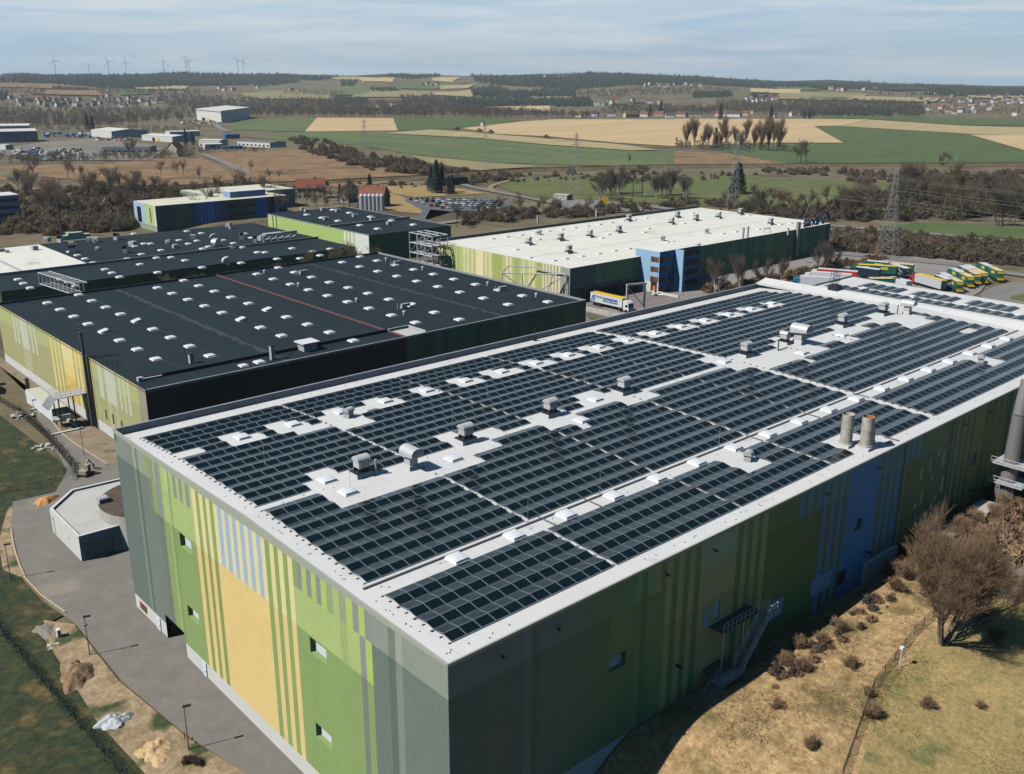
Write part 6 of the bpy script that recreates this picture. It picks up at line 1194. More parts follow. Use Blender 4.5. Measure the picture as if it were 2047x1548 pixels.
rocks(G(102, 1296), 30, 1.0, .45, RK, 'pile of pale stone slabs at the head of the soil heap', 1); rocks(G(180, 1325), 60, 1.3, .22, mat('dark_rubble', S(110, 98, 84, .7), .95), 'scatter of dark rubble at the foot of the signed lamp post', 2)
rocks(G(268, 1408), 60, 1.0, .2, RK, 'loose pale stones heaped behind the grey tarpaulin', 3); rocks((13.5, 170, 0), 26, 3, .8, RK, 'white boulders beside the long white container', 4)
rocks((10, 145, 0), 24, 2.6, .7, RK, 'pale boulders on the verge left of the road', 6); rocks(G(1720, 546), 30, 4, 1.2, mat('rust_scrap', S(130, 88, 66), .9), 'rusty scrap heap at the back of the lorry yard', 7, 'scrap_heap', 'scrap heap')
mb = MB()
for q in range(12): a = G(150+q*5, 846+q*8)
mb = MB(); mb.box(18.9, 153, 0, 19.5, 163, .9); mb.box(13.5, 151.5, 0, 20, 152.2, .5); tag(mb.build('barrier_wall', CONCW), 'low white barrier blocks in front of the canopy stand', 'barrier')
ex = empty('compact_excavator', 'small grey-beige digger parked behind the bunker', 'excavator', G(172, 952), rad(40)); YB = mat('digger_beige', S(170, 160, 140), .6)
for s_ in (-.8, .8):
    mb = MB(); mb.box(-1.3, s_-.22, .05, 1.3, s_+.22, .6); mb.build('track', TYR, ex)
mb = MB(); mb.box(-1.2, -.8, .65, .6, .8, 1.4); mb.box(-.3, -.75, 1.4, .6, .1, 2.3); mb.build('body', YB, ex)
mb = MB(); mb.tube((.6, .4, 1.2), (2.0, .4, 2.6), .16, n=5); mb.tube((2.0, .4, 2.6), (3.0, .4, 1.3), .13, n=5); mb.box(2.7, .1, .6, 3.3, .7, 1.3); mb.build('arm', YB, ex)
p = G(392, 1520)
for k, (dx, c, l) in enumerate([(0, (200, 80, 60), 'orange'), (.9, (190, 70, 84), 'red')]):
    q = p+np.array([-.9+dx*1.1, .6-dx*.7, 0]); mb = MB(); mb.tube(q, q+[0, 0, .75], .06, n=6); mb.tube(q, q+[0, 0, .05], .2, n=8); mb.tube(q+[0, 0, .45], q+[0, 0, .75], .1, n=8); tag(mb.build('marker_post', mat('marker_'+l, S(*c), .6)), l+' marker post at the foot of the nearest lamp post', 'marker post')
bush_here = [p+np.array([-.3, -.9, 0])]
mb = MB(); a = G(370, 1482); mb.tube(a, a+[0, 0, 1.2], .05, n=5); mb.tube(a+[0, 0, 1.1], a+[.3, -1.2, .6], .04, n=5); tag(mb.build('bent_post', mat('rusty_rail', 0)), 'thin leaning rusty post beside the nearest lamp post', 'post')
# ================================================================== PYLONS, TURBINES, LINES
PYM = mat('pylon_steel', S(168, 172, 168), .6, .3)
def pylon(p, h, lab, yaw=0., w=7., r=.08):
    e = empty('power_pylon', lab, 'power pylon', p, yaw, 'lattice power pylons'); mb = MB(); n = 9
    def wd(t): return w*(1-t)**1.25*.5+.45
    for i in range(n):
        t0, t1 = i/n, (i+1)/n; z0_, z1_ = t0*h, t1*h; a, b = wd(t0), wd(t1); C0 = [(a, a, z0_), (-a, a, z0_), (-a, -a, z0_), (a, -a, z0_)]; C1 = [(b, b, z1_), (-b, b, z1_), (-b, -b, z1_), (b, -b, z1_)]
        for k in range(4): mb.tube(C0[k], C1[k], r, n=4); mb.tube(C0[k], C1[(k+1) % 4], r*.6, n=3); mb.tube(C0[(k+1) % 4], C1[k], r*.6, n=3); mb.tube(C1[k], C1[(k+1) % 4], r*.6, n=3)
    mb.build('tower', PYM, e)
    for z, l in ((.68, 6.5), (.82, 5.2), (.93, 3.8)):
        mb = MB(); zz = z*h
        for s_ in (-1, 1):
            for o_ in (-.4, .4): mb.tube((0, o_, zz), (s_*l, 0, zz), r*.7, n=3)
            mb.tube((0, 0, zz+1.6), (s_*l, 0, zz), r*.6, n=3); mb.tube((s_*l*.95, 0, zz), (s_*l*.95, 0, zz-1.5), r*.6, n=3)
        mb.build('cross_arm', PYM, e)
    return e
PY_ = [((731, 326), 36, 'leftmost lattice pylon at the edge of the green field'), ((970, 340), 36, 'lattice pylon in the middle of the green field'), ((1150, 392), 38, 'lattice pylon beside the road junction'), ((1464, 424), 42, 'lattice pylon just behind the white hall'), ((1772, 517), 36, 'big lattice pylon nearest the lorry yard')]
PP = []
for (uv, h, l) in PY_: p = G(*uv); PP.append(p); pylon(p, h, l, YAW-rad(40), 6.5 if h < 40 else 5)

mb = MB(); ax_ = YAW-rad(40)
def wire(mb, a, b, sag, r=.05):
    a = np.array(a); b = np.array(b); pr_ = a
    for i in range(1, 15): t = i/14; q = a+(b-a)*t; q = q-[0, 0, sag*4*t*(1-t)]; mb.tube(pr_, q, r, n=3, cap=False); pr_ = q
out = PP[4]+np.array([60, -200, 0])
SEQ = PP+[out]; hs = [36, 36, 38, 42, 36, 36]
for i in range(5):
    for z, l in ((.68, 6.2), (.82, 4.9), (.93, 3.6)):
        for s_ in (-1, 1): off = np.array([math.cos(ax_)*s_*l, math.sin(ax_)*s_*l, 0]); wire(mb, SEQ[i]+off+[0, 0, z*hs[i]-1.5], SEQ[i+1]+off+[0, 0, z*hs[i+1]-1.5], 5)
tag(mb.build('power_lines', mat('cable_grey', S(150, 152, 150), .5, .3)), 'thin power cables strung between the lattice pylons', 'power lines')
TURB = mat('turbine_white', S(232, 234, 236), .5)
for k, (u, v, r_, bl, ph, vis) in enumerate([(107.7, 120.4, 6900, 50, 100, 1), (177, 131, 8600, 30, 20, .6), (214.8, 123, 6600, 52, 115, 1), (250, 123.5, 7200, 48, 95, 1), (325.6, 122.5, 7200, 50, 80, 1), (371.5, 123.5, 7000, 50, 130, 1), (376.5, 121.6, 6800, 52, 10, 1), (474.7, 123, 7000, 48, 125, 1), (485, 121.5, 6800, 56, 60, 1)]):
    d = ray(u, v); d = d/math.hypot(d[0], d[1]); p = CAM+d*r_; e = empty('wind_turbine', 'white wind turbine on the left skyline, %s from the left' % nth(k+1), 'wind turbine', (p[0], p[1], p[2]-125), 0, 'wind turbines on the skyline')
    mb = MB(); mb.tube((0, 0, 0), (0, 0, 125), 2.6, 1.7, 10); mb.build('tower', TURB, e); fy = math.atan2(-d[1], -d[0]); mb = MB(); c_ = np.array([math.cos(fy), math.sin(fy), 0]); mb.tube(np.array([0, 0, 125])-c_*4, np.array([0, 0, 125])+c_*4, 2.2, n=8); mb.build('nacelle', TURB, e)
    sd_ = np.array([-c_[1], c_[0], 0])
    for q in range(3):
        a_ = rad(ph+120*q); dr = sd_*math.cos(a_)+np.array([0, 0, 1])*math.sin(a_); mb = MB(); b0 = np.array([0, 0, 125])+c_*5; mb.tube(b0, b0+dr*bl*.3, 1.5, 1.7, 5); mb.tube(b0+dr*bl*.3, b0+dr*bl, 1.7, .4, 5); mb.build('blade', TURB, e)
for k, (u, v, h) in enumerate([(1067, 372, 17), (124, 475, 19), (1424, 375, 15), (1329, 340, 12), (1910, 330, 9)]):
    p = G(u, v); mb = MB(); mb.tube((0, 0, 0), (0, 0, h), .28 if k != 1 else .55, .2 if k != 1 else .4, 6); mb.tube((-.6, 0, h), (.6, 0, h), .15, n=4); o = mb.build('tall_pole', mat('brown_chimney', S(96, 66, 54), .8) if k == 1 else PYM); o.location = tuple(p); tag(o, ('pale mast standing in the meadow by the railway', 'slim brown chimney behind the low rear hall', 'thin pole left of the dark round conifer', 'short mast by the railway in the middle', 'short mast by the railway at the far right')[k], 'mast' if k != 1 else 'chimney')
# ================================================================== HOUSES AND FAR BUILDINGS
RO = [mat('red_tile_roof', S(150, 84, 62, .8), .8, noise=.15, nscale=.5), mat('dark_tile_roof', S(84, 78, 78, .8), .8), mat('brown_tile_roof', S(120, 84, 68, .8), .8)]
WA = [mat('white_render', S(228, 226, 220, .9), .8), mat('cream_render', S(220, 206, 176, .9), .8), mat('grey_render', S(176, 172, 166, .9), .8)]
def house(p, L_, W_, h, rh, wall, roof, lab, rz_=0., grp=None, det=2, cat='house', name='house'):
    e = empty(name, lab, cat, p, rz_, grp); a, b = L_/2, W_/2
    mb = MB(); mb.box(-a, -b, -.5, a, b, h); mb.add([(-a, -b, h), (-a, b, h), (-a, 0, h+rh)], [(0, 2, 1)]); mb.add([(a, -b, h), (a, b, h), (a, 0, h+rh)], [(0, 1, 2)]); mb.build('walls', wall, e)
    mb = MB(); o_ = .35
    for s_ in (-1, 1): mb.add([(-a-o_, s_*(b+o_), h-rh*o_/b), (a+o_, s_*(b+o_), h-rh*o_/b), (a+o_, 0, h+rh), (-a-o_, 0, h+rh), (-a-o_, s_*(b+o_), h-rh*o_/b+.2), (a+o_, s_*(b+o_), h-rh*o_/b+.2), (a+o_, 0, h+rh+.2), (-a-o_, 0, h+rh+.2)], [(0, 1, 2, 3), (4, 5, 6, 7), (0, 1, 5, 4), (1, 2, 6, 5), (3, 0, 4, 7)])
    r = mb.build('roof', roof, e)
    if det > 1:
        mb = MB(); mb.box(a*.3, -.4, h+rh*.5, a*.3+.8, .4, h+rh+1.0); mb.build('chimney', RO[2], r)
        for s_ in (-1, 1):
            for k in range(max(2, int(L_/3.2))):
                x = -a+1.3+k*3.0
                if x > a-1.2: continue
                for z in ([1.0, 3.7] if h > 5 else [1.0]): mb = MB(); mb.box(x, s_*b-.05, z, x+1.0, s_*b+.05, z+1.3); mb.build('window', GL, e)
        for k in range(2): mb = MB(); mb.box(-a-.05, -b+1.5+k*(W_-4.5), 1.2, -a+.05, -b+2.6+k*(W_-4.5), 2.6); mb.build('window', GL, e)
    return e
house(G(622, 396), 17, 10, 6.5, 5, WA[1], RO[0], 'cream house with red tiled roof behind the blue office block', rad(-30))
house(G(700, 404), 9, 8, 5, 4.5, WA[2], RO[1], 'dark roofed house between the red roofed house and the barn', rad(10))
house(G(748, 412), 15, 12, 5, 6.5, mat('weathered_wood', S(104, 88, 76, .8), .85), mat('rusty_barn_roof', S(140, 84, 62, .8), .8, noise=.3, nscale=.3), 'old barn with rusty red roof beside the silos', rad(-55), cat='barn', name='barn')
house(G(226, 415), 9, 7, 3.5, 3.2, WA[2], RO[0], 'small red roofed house hidden among bare trees at left', rad(10))
for k in range(6):
    p = PZ(724+k*8, 421, 2.5); mb = MB(); mb.tube((0, 0, 0), (0, 0, 8), 1.5, n=14); mb.tube((0, 0, 8), (0, 0, 9.2), 1.5, .3, 14); o = mb.build('silo', mat('pale_silo', S(178, 180, 182), .5, .3)); o.location = tuple(p); tag(o, 'grey silo behind the green side hall, %s from the left' % nth(k+1), 'silo', 'row of grey silos')
lo = empty('left_office_block', 'grey office block with dark window bands cut off by the left edge', 'office building'); p = G(47, 452); mb = MB(); x, y = p[0], p[1]; a_ = AX(47, 390, 1, y); hh = float(a_[2])
mb.box(x-30, y, -1, x, y+16, hh); mb.build('walls', mat('grey_panel', S(168, 174, 184, .9), .6), lo); mb = MB(); mb.box(x-30.1, y-.1, hh, x+.1, y+16.1, hh+.4); mb.build('roof', CURB, lo)
for k in range(4): mb = MB(); z_ = hh*(.06+.235*k)+.8; mb.box(x-30, y-.08, z_, x-1, y+.02, z_+hh*.1); mb.box(x-.02, y+1, z_, x+.08, y+15, z_+hh*.1); mb.build('window_band', GL, lo)
def shed(u0, v0, u1, v1, depth, h, wall, roof, lab, det=None):
    a, b = G(u0, v0), G(u1, v1); d = b-a; Ln = math.hypot(d[0], d[1]); e = empty('industrial_building', lab, 'industrial building', (a[0], a[1], min(a[2], b[2])), math.atan2(d[1], d[0]))
    mb = MB(); mb.box(0, 0, -2, Ln, depth, h); mb.build('walls', wall, e); mb = MB(); mb.add([(-.2, -.2, h), (Ln+.2, -.2, h), (Ln+.2, depth+.2, h), (-.2, depth+.2, h), (-.2, depth/2, h+depth*.05), (Ln+.2, depth/2, h+depth*.05)], [(0, 1, 5, 4), (4, 5, 2, 3), (0, 4, 3), (1, 2, 5)]); mb.build('roof', roof, e)
    if det == 'bays':
        for k in range(8): mb = MB(); mb.box(Ln*k/8+.3, -.1, .5, Ln*k/8+.6, .02, h-.5); mb.build('pilaster', DK, e)
    if det == 'win':
        n = max(2, int(Ln/6))
        for k in range(n): mb = MB(); mb.box(Ln*(k+.25)/n, -.1, 1.2, Ln*(k+.75)/n, .02, 2.6); mb.build('window', GL, e)
    if det == 'door':
        for k in range(2): mb = MB(); mb.box(Ln*.35+k*9, -.15, 0, Ln*.35+k*9+5, .02, 4); mb.build('gate', DK if k == 0 else YEL, e)
    return e
BW = WA[0]; RW2 = mat('shed_white_roof', S(222, 220, 214, .9), .7); GW = mat('shed_grey_wall', S(150, 158, 166, .85), .7)
def shed2(*a, **k): return shed(*a, **k)
A_, K_, B_ = G(394, 240), G(443, 246), G(500, 236); e = empty('logistics_hall', 'big white logistics hall at the far edge of the light green field', 'industrial building'); z_ = min(A_[2], K_[2], B_[2])
mb = MB(); mb.prism([A_[:2], K_[:2], B_[:2], (A_+B_-K_)[:2]], z_-2, z_+17); mb.build('walls', BW, e)
cc_ = (A_+B_)[:2]/2; mb = MB(); mb.prism([cc_+(p[:2]-cc_)*1.02 for p in (A_, K_, B_, A_+B_-K_)], z_+17, z_+18.5); mb.build('roof', RW2, e)
for k in range(2): p0 = K_+(A_-K_)*(.45+.2*k); p1 = K_+(A_-K_)*(.58+.2*k); nn_ = (K_-B_)/np.linalg.norm(K_-B_)*.3; mb = MB(); mb.quad(p0+nn_, p1+nn_, p1+nn_+[0, 0, 5], p0+nn_+[0, 0, 5]); mb.build('gate', DK if k else YEL, e)
shed(-30, 287, 77, 284, 40, 12, mat('shed_blue_grey', S(140, 158, 172, .85), .7), RW2, 'blue grey hall with dark pilasters at the far left', 'bays')
shed(-60, 264, 60, 262, 40, 7, BW, RW2, 'white flat hall behind the blue grey one at the far left')
shed(183, 273, 224, 277, 45, 8, BW, RW2, 'plain white hall left of the industrial yard')
shed(284, 281, 345, 285, 30, 6, BW, RW2, 'white workshop with yellow gate in the middle of the industrial estate', 'door')
shed(340, 274, 400, 272, 16, 6, BW, RW2, 'low white hall behind the workshop')
shed(205, 306, 300, 306, 22, 5, GW, mat('shed_grey_roof', S(120, 122, 124, .8), .8), 'long low grey shed in front of the scrap yard', 'win')
shed(398, 294, 440, 295, 16, 7, BW, RW2, 'white two storey office right of the red roofed farmhouse', 'win'); shed(410, 299, 445, 298, 12, 5, BW, RW2, 'small white annex in front of the two storey office', 'door')
shed(445, 299, 486, 298, 8, 3, BLM, BLM, 'low bright blue container building'); shed(451, 278, 480, 277, 9, 5, BLM, BLM, 'bright blue cube building behind the offices')
shed(475, 292, 540, 296, 22, 5, BW, mat('shed_grey_roof', 0), 'white hall with grey pitched roof at the right end of the estate', 'win')
shed(0, 300, 12, 301, 8, 5, BW, RW2, 'small white shed at the very left edge')
house(G(352, 312), 14, 10, 7, 5.5, WA[1], RO[0], 'cream farmhouse with red roof in front of the estate', rad(40)); 
for k, (u, v, s) in enumerate([(965, 253, 5), (1503, 228, 6)]): house(G(u, v), 7, 5, 5, 3, BW, RO[k], ('tiny white chapel standing alone in the dark green field', 'small white house in the poplar gap')[k], .5, det=1)
shed(1106, 401, 1133, 403, 7, 3.5, CONC, CONC, 'small flat concrete hut by the road junction')
mb = MB(); p = G(1208, 412); mb.box(-1.2, -1.2, 0, 1.2, 1.2, .3); mb.box(-2, -.2, .3, 2, .2, 4.8); o = mb.build('yellow_board', mat('sign_yellow', S(216, 176, 64), .6)); o.location = tuple(p); o.rotation_euler[2] = YAW-rad(90); tag(o, 'yellow roadside board at the junction', 'board')
# scrap yard and vehicles in the estate
rg = np.random.default_rng(31)
def junk(name, region, n, s, ms, lab, cat='scrap'):
    mb = MB()
    for _ in range(n):
        u = rg.uniform(region[0], region[2]); v = rg.uniform(region[1], region[3]); p = G(u, v); q = s*rg.uniform(.5, 1.4); z = rg.uniform(0, 1.6)*s*.5; mb.box(-q, -q*.5, z, q, q*.5, z+q*.7, int(rg.integers(len(ms))), rg.uniform(0, 3), p)
    return tag(mb.build(name, ms), lab, cat, None, 'stuff')
junk('scrap_vehicles', (30, 301, 165, 322), 330, 2.0, [BW, GW, MATS['shed_white_roof'], RO[1], WA[1], BLM], 'mass of scrap cars and pale junk in the yard at far left')
junk('parked_vehicles', (85, 268, 180, 276), 90, 2.2, [BW, GW, BLM, MATS['car_paint_light_blue']], 'rows of pale vehicles behind the blue grey hall'); junk('parked_vehicles', (195, 279, 262, 283), 40, 2.0, [REDM, BW, GW], 'cars parked in front of the plain white hall')
junk('parked_vehicles', (355, 238, 430, 250), 40, 2.4, [BW, YEL, GW], 'vehicles around the big logistics hall')
# towns
rg = np.random.default_rng(12)
def town(pts, n, lab, grp, s=1.):
    for k in range(n):
        i = int(rg.integers(len(pts))); u0, v0, u1, v1 = pts[i]; u = rg.uniform(u0, u1); v = rg.uniform(v0, v1); p = G(u, v)
        house(p+[0, 0, 1], rg.uniform(10, 16)*s, rg.uniform(8, 11)*s, rg.uniform(5, 7)*s, rg.uniform(3, 5)*s, WA[int(rg.choice([0, 0, 0, 1, 2]))], RO[int(rg.choice([0, 1, 1, 2, 2]))], lab % nth(k+1), rg.uniform(0, 3), grp, 1)
town([(5, 196, 140, 214), (170, 192, 320, 214), (60, 200, 320, 216)], 78, 'small house in the far left town, %s in scattered order', 'houses of the far left town', 1.0)
town([(1490, 196, 1560, 206), (1860, 188, 2047, 222), (1830, 200, 2047, 234), (1880, 192, 2047, 210)], 84, 'small house in the far right town, %s in scattered order', 'houses of the far right town', .95)
town([(385, 176, 600, 184), (1060, 152, 1130, 160), (1290, 170, 1400, 178), (840, 168, 880, 174), (1180, 206, 1360, 214), (1640, 178, 1760, 184)], 46, 'tiny scattered farmhouse on the distant slopes, %s in scattered order', 'distant scattered farmhouses', 1.2)
for k, (u, v, L_, w, r) in enumerate([(1158, 235, 12, 1, 0), (1190, 233, 12, 0, 1), (1222, 233, 16, 0, 1), (1262, 235, 30, 1, 2), (1288, 234, 16, 0, 0), (1318, 233, 18, 2, 0), (1338, 236, 15, 0, 1), (1362, 234, 18, 1, 2), (1386, 234, 30, 1, 1), (1440, 233, 22, 0, 0), (1468, 234, 26, 0, 1), (1490, 232, 10, 1, 0), (1545, 236, 10, 0, 1), (1585, 233, 12, 0, 2)]):
    house(G(u, v), L_, 11, 5.5, 4.5, WA[w], RO[r], 'village house behind the big stubble field, %s from the left' % nth(k+1), rg.uniform(-.6, .4)-.7, 'village houses behind the stubble field', 1)
# ================================================================== TREES
def twig_tree(seed, h, spread, levels, nb, r0, twig_w, lean=0., stems=1, upright=.35, ntwig=3, low=.25, sides=5):
    rg = np.random.default_rng(seed); T = MB(); K = MB()
    def grow(p, d, l, r, lev):
        segs = 3; q = p; dd = d
        for s in range(segs):
            dd = dd+rg.normal(size=3)*.13; dd[2] += .05; dd /= np.linalg.norm(dd); nq = q+dd*l/segs; rr = r*(1-.25*(s+1)/segs)
            if lev <= 1: T.tube(q, nq, r*(1-.25*s/segs), rr, sides if lev == 0 else 4, cap=False)
            elif lev == 2 and levels > 3: T.tube(q, nq, r*(1-.25*s/segs), rr, 3, cap=False)
            else:
                w = max(twig_w, r*1.2); sd_ = np.cross(dd, rg.normal(size=3)); sd_ /= np.linalg.norm(sd_)+1e-9; K.add([q-sd_*w/2, q+sd_*w/2, nq+sd_*w*.35, nq-sd_*w*.35], [(0, 1, 2, 3)])
            q = nq
            if lev < levels and (s > 0 or lev > 0 or low < .2):
                for _ in range(nb if lev < levels-1 else ntwig):
                    a = rg.uniform(0, 2*math.pi); t = np.cross(dd, [0, 0, 1.]) if abs(dd[2]) < .95 else np.array([1., 0, 0]); t /= np.linalg.norm(t); b = np.cross(dd, t); sp_ = rg.uniform(.5, 1.0)*spread
                    nd_ = dd*(1-.35*sp_)+(t*math.cos(a)+b*math.sin(a))*sp_; nd_[2] += upright; nd_ /= np.linalg.norm(nd_); grow(q, nd_, l*rg.uniform(.5, .75), rr*.55, lev+1)
    for k in range(stems):
        a = 2*math.pi*k/max(1, stems); d = np.array([math.cos(a)*(.35 if stems > 1 else lean), math.sin(a)*(.35 if stems > 1 else 0), 1.]); d /= np.linalg.norm(d); grow(np.array([math.cos(a), math.sin(a), 0])*(.4 if stems > 1 else 0)*r0*2, d, h*.5, r0, 0)
    return T, K
BARK = mat('bark_brown', (.085, .062, .048), .9, noise=.2, nscale=4); BARKP = mat('birch_bark', (.5, .46, .42), .8, noise=.2, nscale=3)
TW = [mat('twigs_grey_brown', (.19, .155, .12), .95, noise=.25, nscale=.3), mat('twigs_red_brown', (.25, .18, .125), .95, noise=.25, nscale=.3), mat('twigs_olive', (.20, .175, .095), .95, noise=.25, nscale=.3), mat('twigs_orange', (.42, .28, .17), .95, noise=.25, nscale=.3)]
def translucent(m, k=.45):
    n = m.node_tree; b = n.nodes['Principled BSDF']; t = n.nodes.new('ShaderNodeBsdfTranslucent'); x = n.nodes.new('ShaderNodeMixShader'); x.inputs[0].default_value = k
    src = b.inputs['Base Color'].links[0].from_socket if b.inputs['Base Color'].links else None
    if src: n.links.new(src, t.inputs['Color'])
    else: t.inputs['Color'].default_value = b.inputs['Base Color'].default_value
    o = n.nodes['Material Output']; n.links.new(b.outputs[0], x.inputs[1]); n.links.new(t.outputs[0], x.inputs[2]); n.links.new(x.outputs[0], o.inputs['Surface']); return m
for m_ in TW: translucent(m_)
def tree_proto(name, T, K, bark, tw):
    e = empty(name, 'x', 'tree'); T.build('trunk', bark, e); K.build('crown', tw, e); return Proto(e)
TP = []
for k, (sd_, sp_, ms) in enumerate([(1, .8, TW[0]), (2, .9, TW[0]), (3, .75, TW[1]), (4, .7, TW[2]), (5, .85, TW[1])]):
    T, K = twig_tree(sd_, 12, sp_, 4, 2, .22, .045, ntwig=4); TP.append((tree_proto('bare_tree', T, K, BARK, ms), T, K, ms))
POP = []
for k in (11, 12, 13): T, K = twig_tree(k, 22, .5, 4, 3, .34, .07, upright=.7, ntwig=3, low=.1); POP.append((tree_proto('poplar', T, K, BARK, TW[3]), T, K, TW[3]))
BI = []
for k in (21, 22): T, K = twig_tree(k, 11, .55, 4, 2, .13, .035, upright=.4, ntwig=4, low=.1, stems=2); BI.append((tree_proto('birch', T, K, BARKP, TW[0]), T, K, TW[0]))
BU = []
for k, m_ in ((31, TW[0]), (32, TW[1]), (33, TW[3])): T, K = twig_tree(k, 3.4, .9, 3, 3, .05, .07, stems=5, upright=.25, ntwig=4, low=.1, sides=3); BU.append((tree_proto('bare_bush', T, K, BARK, m_), T, K, m_))
def conifer(seed, h, w, n, leaf):
    rg = np.random.default_rng(seed); K = MB(); T = MB(); T.tube((0, 0, 0), (0, 0, h*.95), .25, .05, 5)
    for _ in range(n):
        t = rg.random()**.75; z = h*(.06+.94*t); R_ = w*(1-t)**.8*(.75+.35*math.sin(z*2.4)**2)+.15; a = rg.uniform(0, 6.28); r = R_*rg.uniform(.55, 1.0); c = np.array([r*math.cos(a), r*math.sin(a), z-r*.25])
        o_ = np.array([math.cos(a), math.sin(a), -.35]); s_ = np.array([-math.sin(a), math.cos(a), rg.uniform(-.3, .3)]); l = leaf*rg.uniform(.6, 1.3); K.add([c-s_*l*.5, c+o_*l, c+s_*l*.5, c-o_*l*.4+[0, 0, l*.3]], [(0, 1, 2, 3)])
    return T, K
NEED = mat('conifer_needles', (.016, .036, .026), .95, noise=.45, nscale=.7)
CO = []
for k, (h, w) in enumerate([(17, 3.6), (15, 2.8), (19, 3.2)]): T, K = conifer(40+k, h, w, 1500, .75); e_ = tree_proto('conifer', T, K, BARK, NEED); CO.append((e_, T, K, NEED))
T, K = conifer(50, 13, 4.6, 1800, .9); RC = (tree_proto('conifer', T, K, BARK, NEED), T, K, NEED)
def pine(seed, h):
    rg = np.random.default_rng(seed); T = MB(); K = MB(); T.tube((0, 0, 0), (0, 0, h*.95), .28, .1, 6)
    for _ in range(16):
        z = h*rg.uniform(.45, .98); a = rg.uniform(0, 6.28); l = 3.2*(1.25-z/h)+.6; c = np.array([l*math.cos(a), l*math.sin(a), z+.5]); T.tube((0, 0, z-.5), c, .07, n=3, cap=False)
        for _ in range(60):
            q = c+rg.normal(size=3)*[.8, .8, .45]; d1 = rg.normal(size=3); d2 = rg.normal(size=3); s_ = .4; K.add([q, q+d1/np.linalg.norm(d1)*s_, q+d2/np.linalg.norm(d2)*s_], [(0, 1, 2)])
    return T, K
T, K = pine(60, 15); PI_ = (tree_proto('pine', T, K, BARK, NEED), T, K, NEED)
CNT = {}
def plant(kind, u, v, hgt, lab, grp, base=None, sc=1.):
    p = base if base is not None else G(u, v); CNT[lab] = CNT.get(lab, 0)+1
    o = kind[0].put(p-np.array([0, 0, .2]), rg.uniform(0, 6.28), lab % nth(CNT[lab]) if '%s' in lab else lab, grp, sc*hgt); return o
HT = {id(TP[k]): 1 for k in range(5)}
def hof(kind):
    z = max(np.array(kind[1].v)[:, 2].max(), np.array(kind[2].v)[:, 2].max()); return z
_hc = {}
def plant_h(kind, u, v, top_v, lab, grp):
    """plant so that the crown reaches pixel row top_v"""
    p = G(u, v); d = math.hypot(p[0]-CAM[0], p[1]-CAM[1]); h = (v-top_v)/FPX*d*1.02
    if id(kind) not in _hc: _hc[id(kind)] = hof(kind)
    return plant(kind, u, v, h/_hc[id(kind)], lab, grp, p)
# poplars on the field edge
for k, (u, v, tv) in enumerate([(1372, 296, 235), (1388, 294, 233), (1402, 297, 250), (1415, 292, 246), (1440, 298, 262), (1455, 294, 234), (1470, 299, 250), (1490, 292, 236), (1505, 300, 250), (1520, 303, 240), (1536, 302, 234), (1552, 304, 238), (1545, 296, 236), (1430, 300, 262), (1478, 303, 262)]): plant_h(POP[k % 3], u, v, tv, 'orange brown bare poplar on the edge of the stubble field, %s from the left', 'poplars on the field edge')
for k, (u, v, tv) in enumerate([(1600, 328, 280), (1612, 326, 286), (1590, 325, 290), (1352, 292, 275), (1365, 300, 280), (1584, 312, 288), (624, 312, 275), (1258, 330, 305), (1888, 332, 302), (1895, 330, 308), (1878, 333, 312)]): plant_h(TP[k % 3], u, v, tv, 'lone dark bare tree in the fields, %s of those counted', 'lone bare trees in the fields')
plant_h(CO[0], 1430, 297, 258, 'small dark fir among the poplars', 'dark firs'); 
for k, (u, v, tv) in enumerate([(862, 383, 333), (873, 387, 322), (884, 386, 332), (897, 390, 352), (904, 388, 350), (680, 403, 368), (740, 396, 350)]): plant_h(CO[k % 3], u, v, tv, 'dark fir near the car park, %s from the left', 'dark firs by the car park')
plant_h(RC, 1474, 388, 328, 'dense rounded dark conifer behind the white hall', 'dark conifers')
for k, (u, v, tv) in enumerate([(1265, 396, 338), (1283, 394, 330)]): plant_h(PI_, u, v, tv, 'pine in the meadow, %s of two from the left', 'pines in the meadow')
for k, (u, v, tv) in enumerate([(176, 262, 232), (186, 262, 235), (372, 292, 262), (386, 290, 266), (605, 210, 195), (1540, 250, 215), (1608, 238, 222), (1618, 238, 220), (1625, 236, 222), (1440, 240, 210), (1320, 232, 206), (1300, 232, 210)]): plant_h(CO[k % 3], u, v, tv, 'distant dark fir among the far houses, %s counted from the left', 'distant dark firs')
for k, (u, v, tv) in enumerate([(66, 362, 320), (62, 364, 330), (136, 358, 318), (150, 356, 326), (160, 362, 332), (322, 352, 322), (356, 354, 318), (366, 352, 320), (400, 364, 330), (270, 315, 280), (262, 318, 284), (500, 345, 318), (560, 360, 340), (540, 362, 335)]): plant_h(TP[(k*2) % 5], u, v, tv, 'bare tree on the brown grassland at left, %s counted', 'bare trees on the brown grassland')
for k in range(60): u = rg.uniform(20, 560); v = rg.uniform(392, 452)-(.05*abs(u-200)); plant_h(TP[int(rg.integers(5))], u, v, v-rg.uniform(38, 62), 'brown bare tree in the wood behind the low rear hall, %s', 'bare trees in the wood behind the low rear hall')
for k in range(46): u = rg.uniform(1700, 2060); v = rg.uniform(392, 446)+(u-1700)*.03; plant_h(TP[int(rg.integers(5))], u, v, v-rg.uniform(45, 78), 'bare tree in the right hand wood above the road, %s counted', 'bare trees in the right hand wood')
for k in range(16): u = rg.uniform(1180, 1240)+(k % 2)*130; v = rg.uniform(385, 400); plant_h(BI[k % 2] if k % 3 else TP[k % 5], u, v, v-rg.uniform(40, 58), 'bare birch in the meadow behind the white hall, %s counted', 'birches in the meadow')
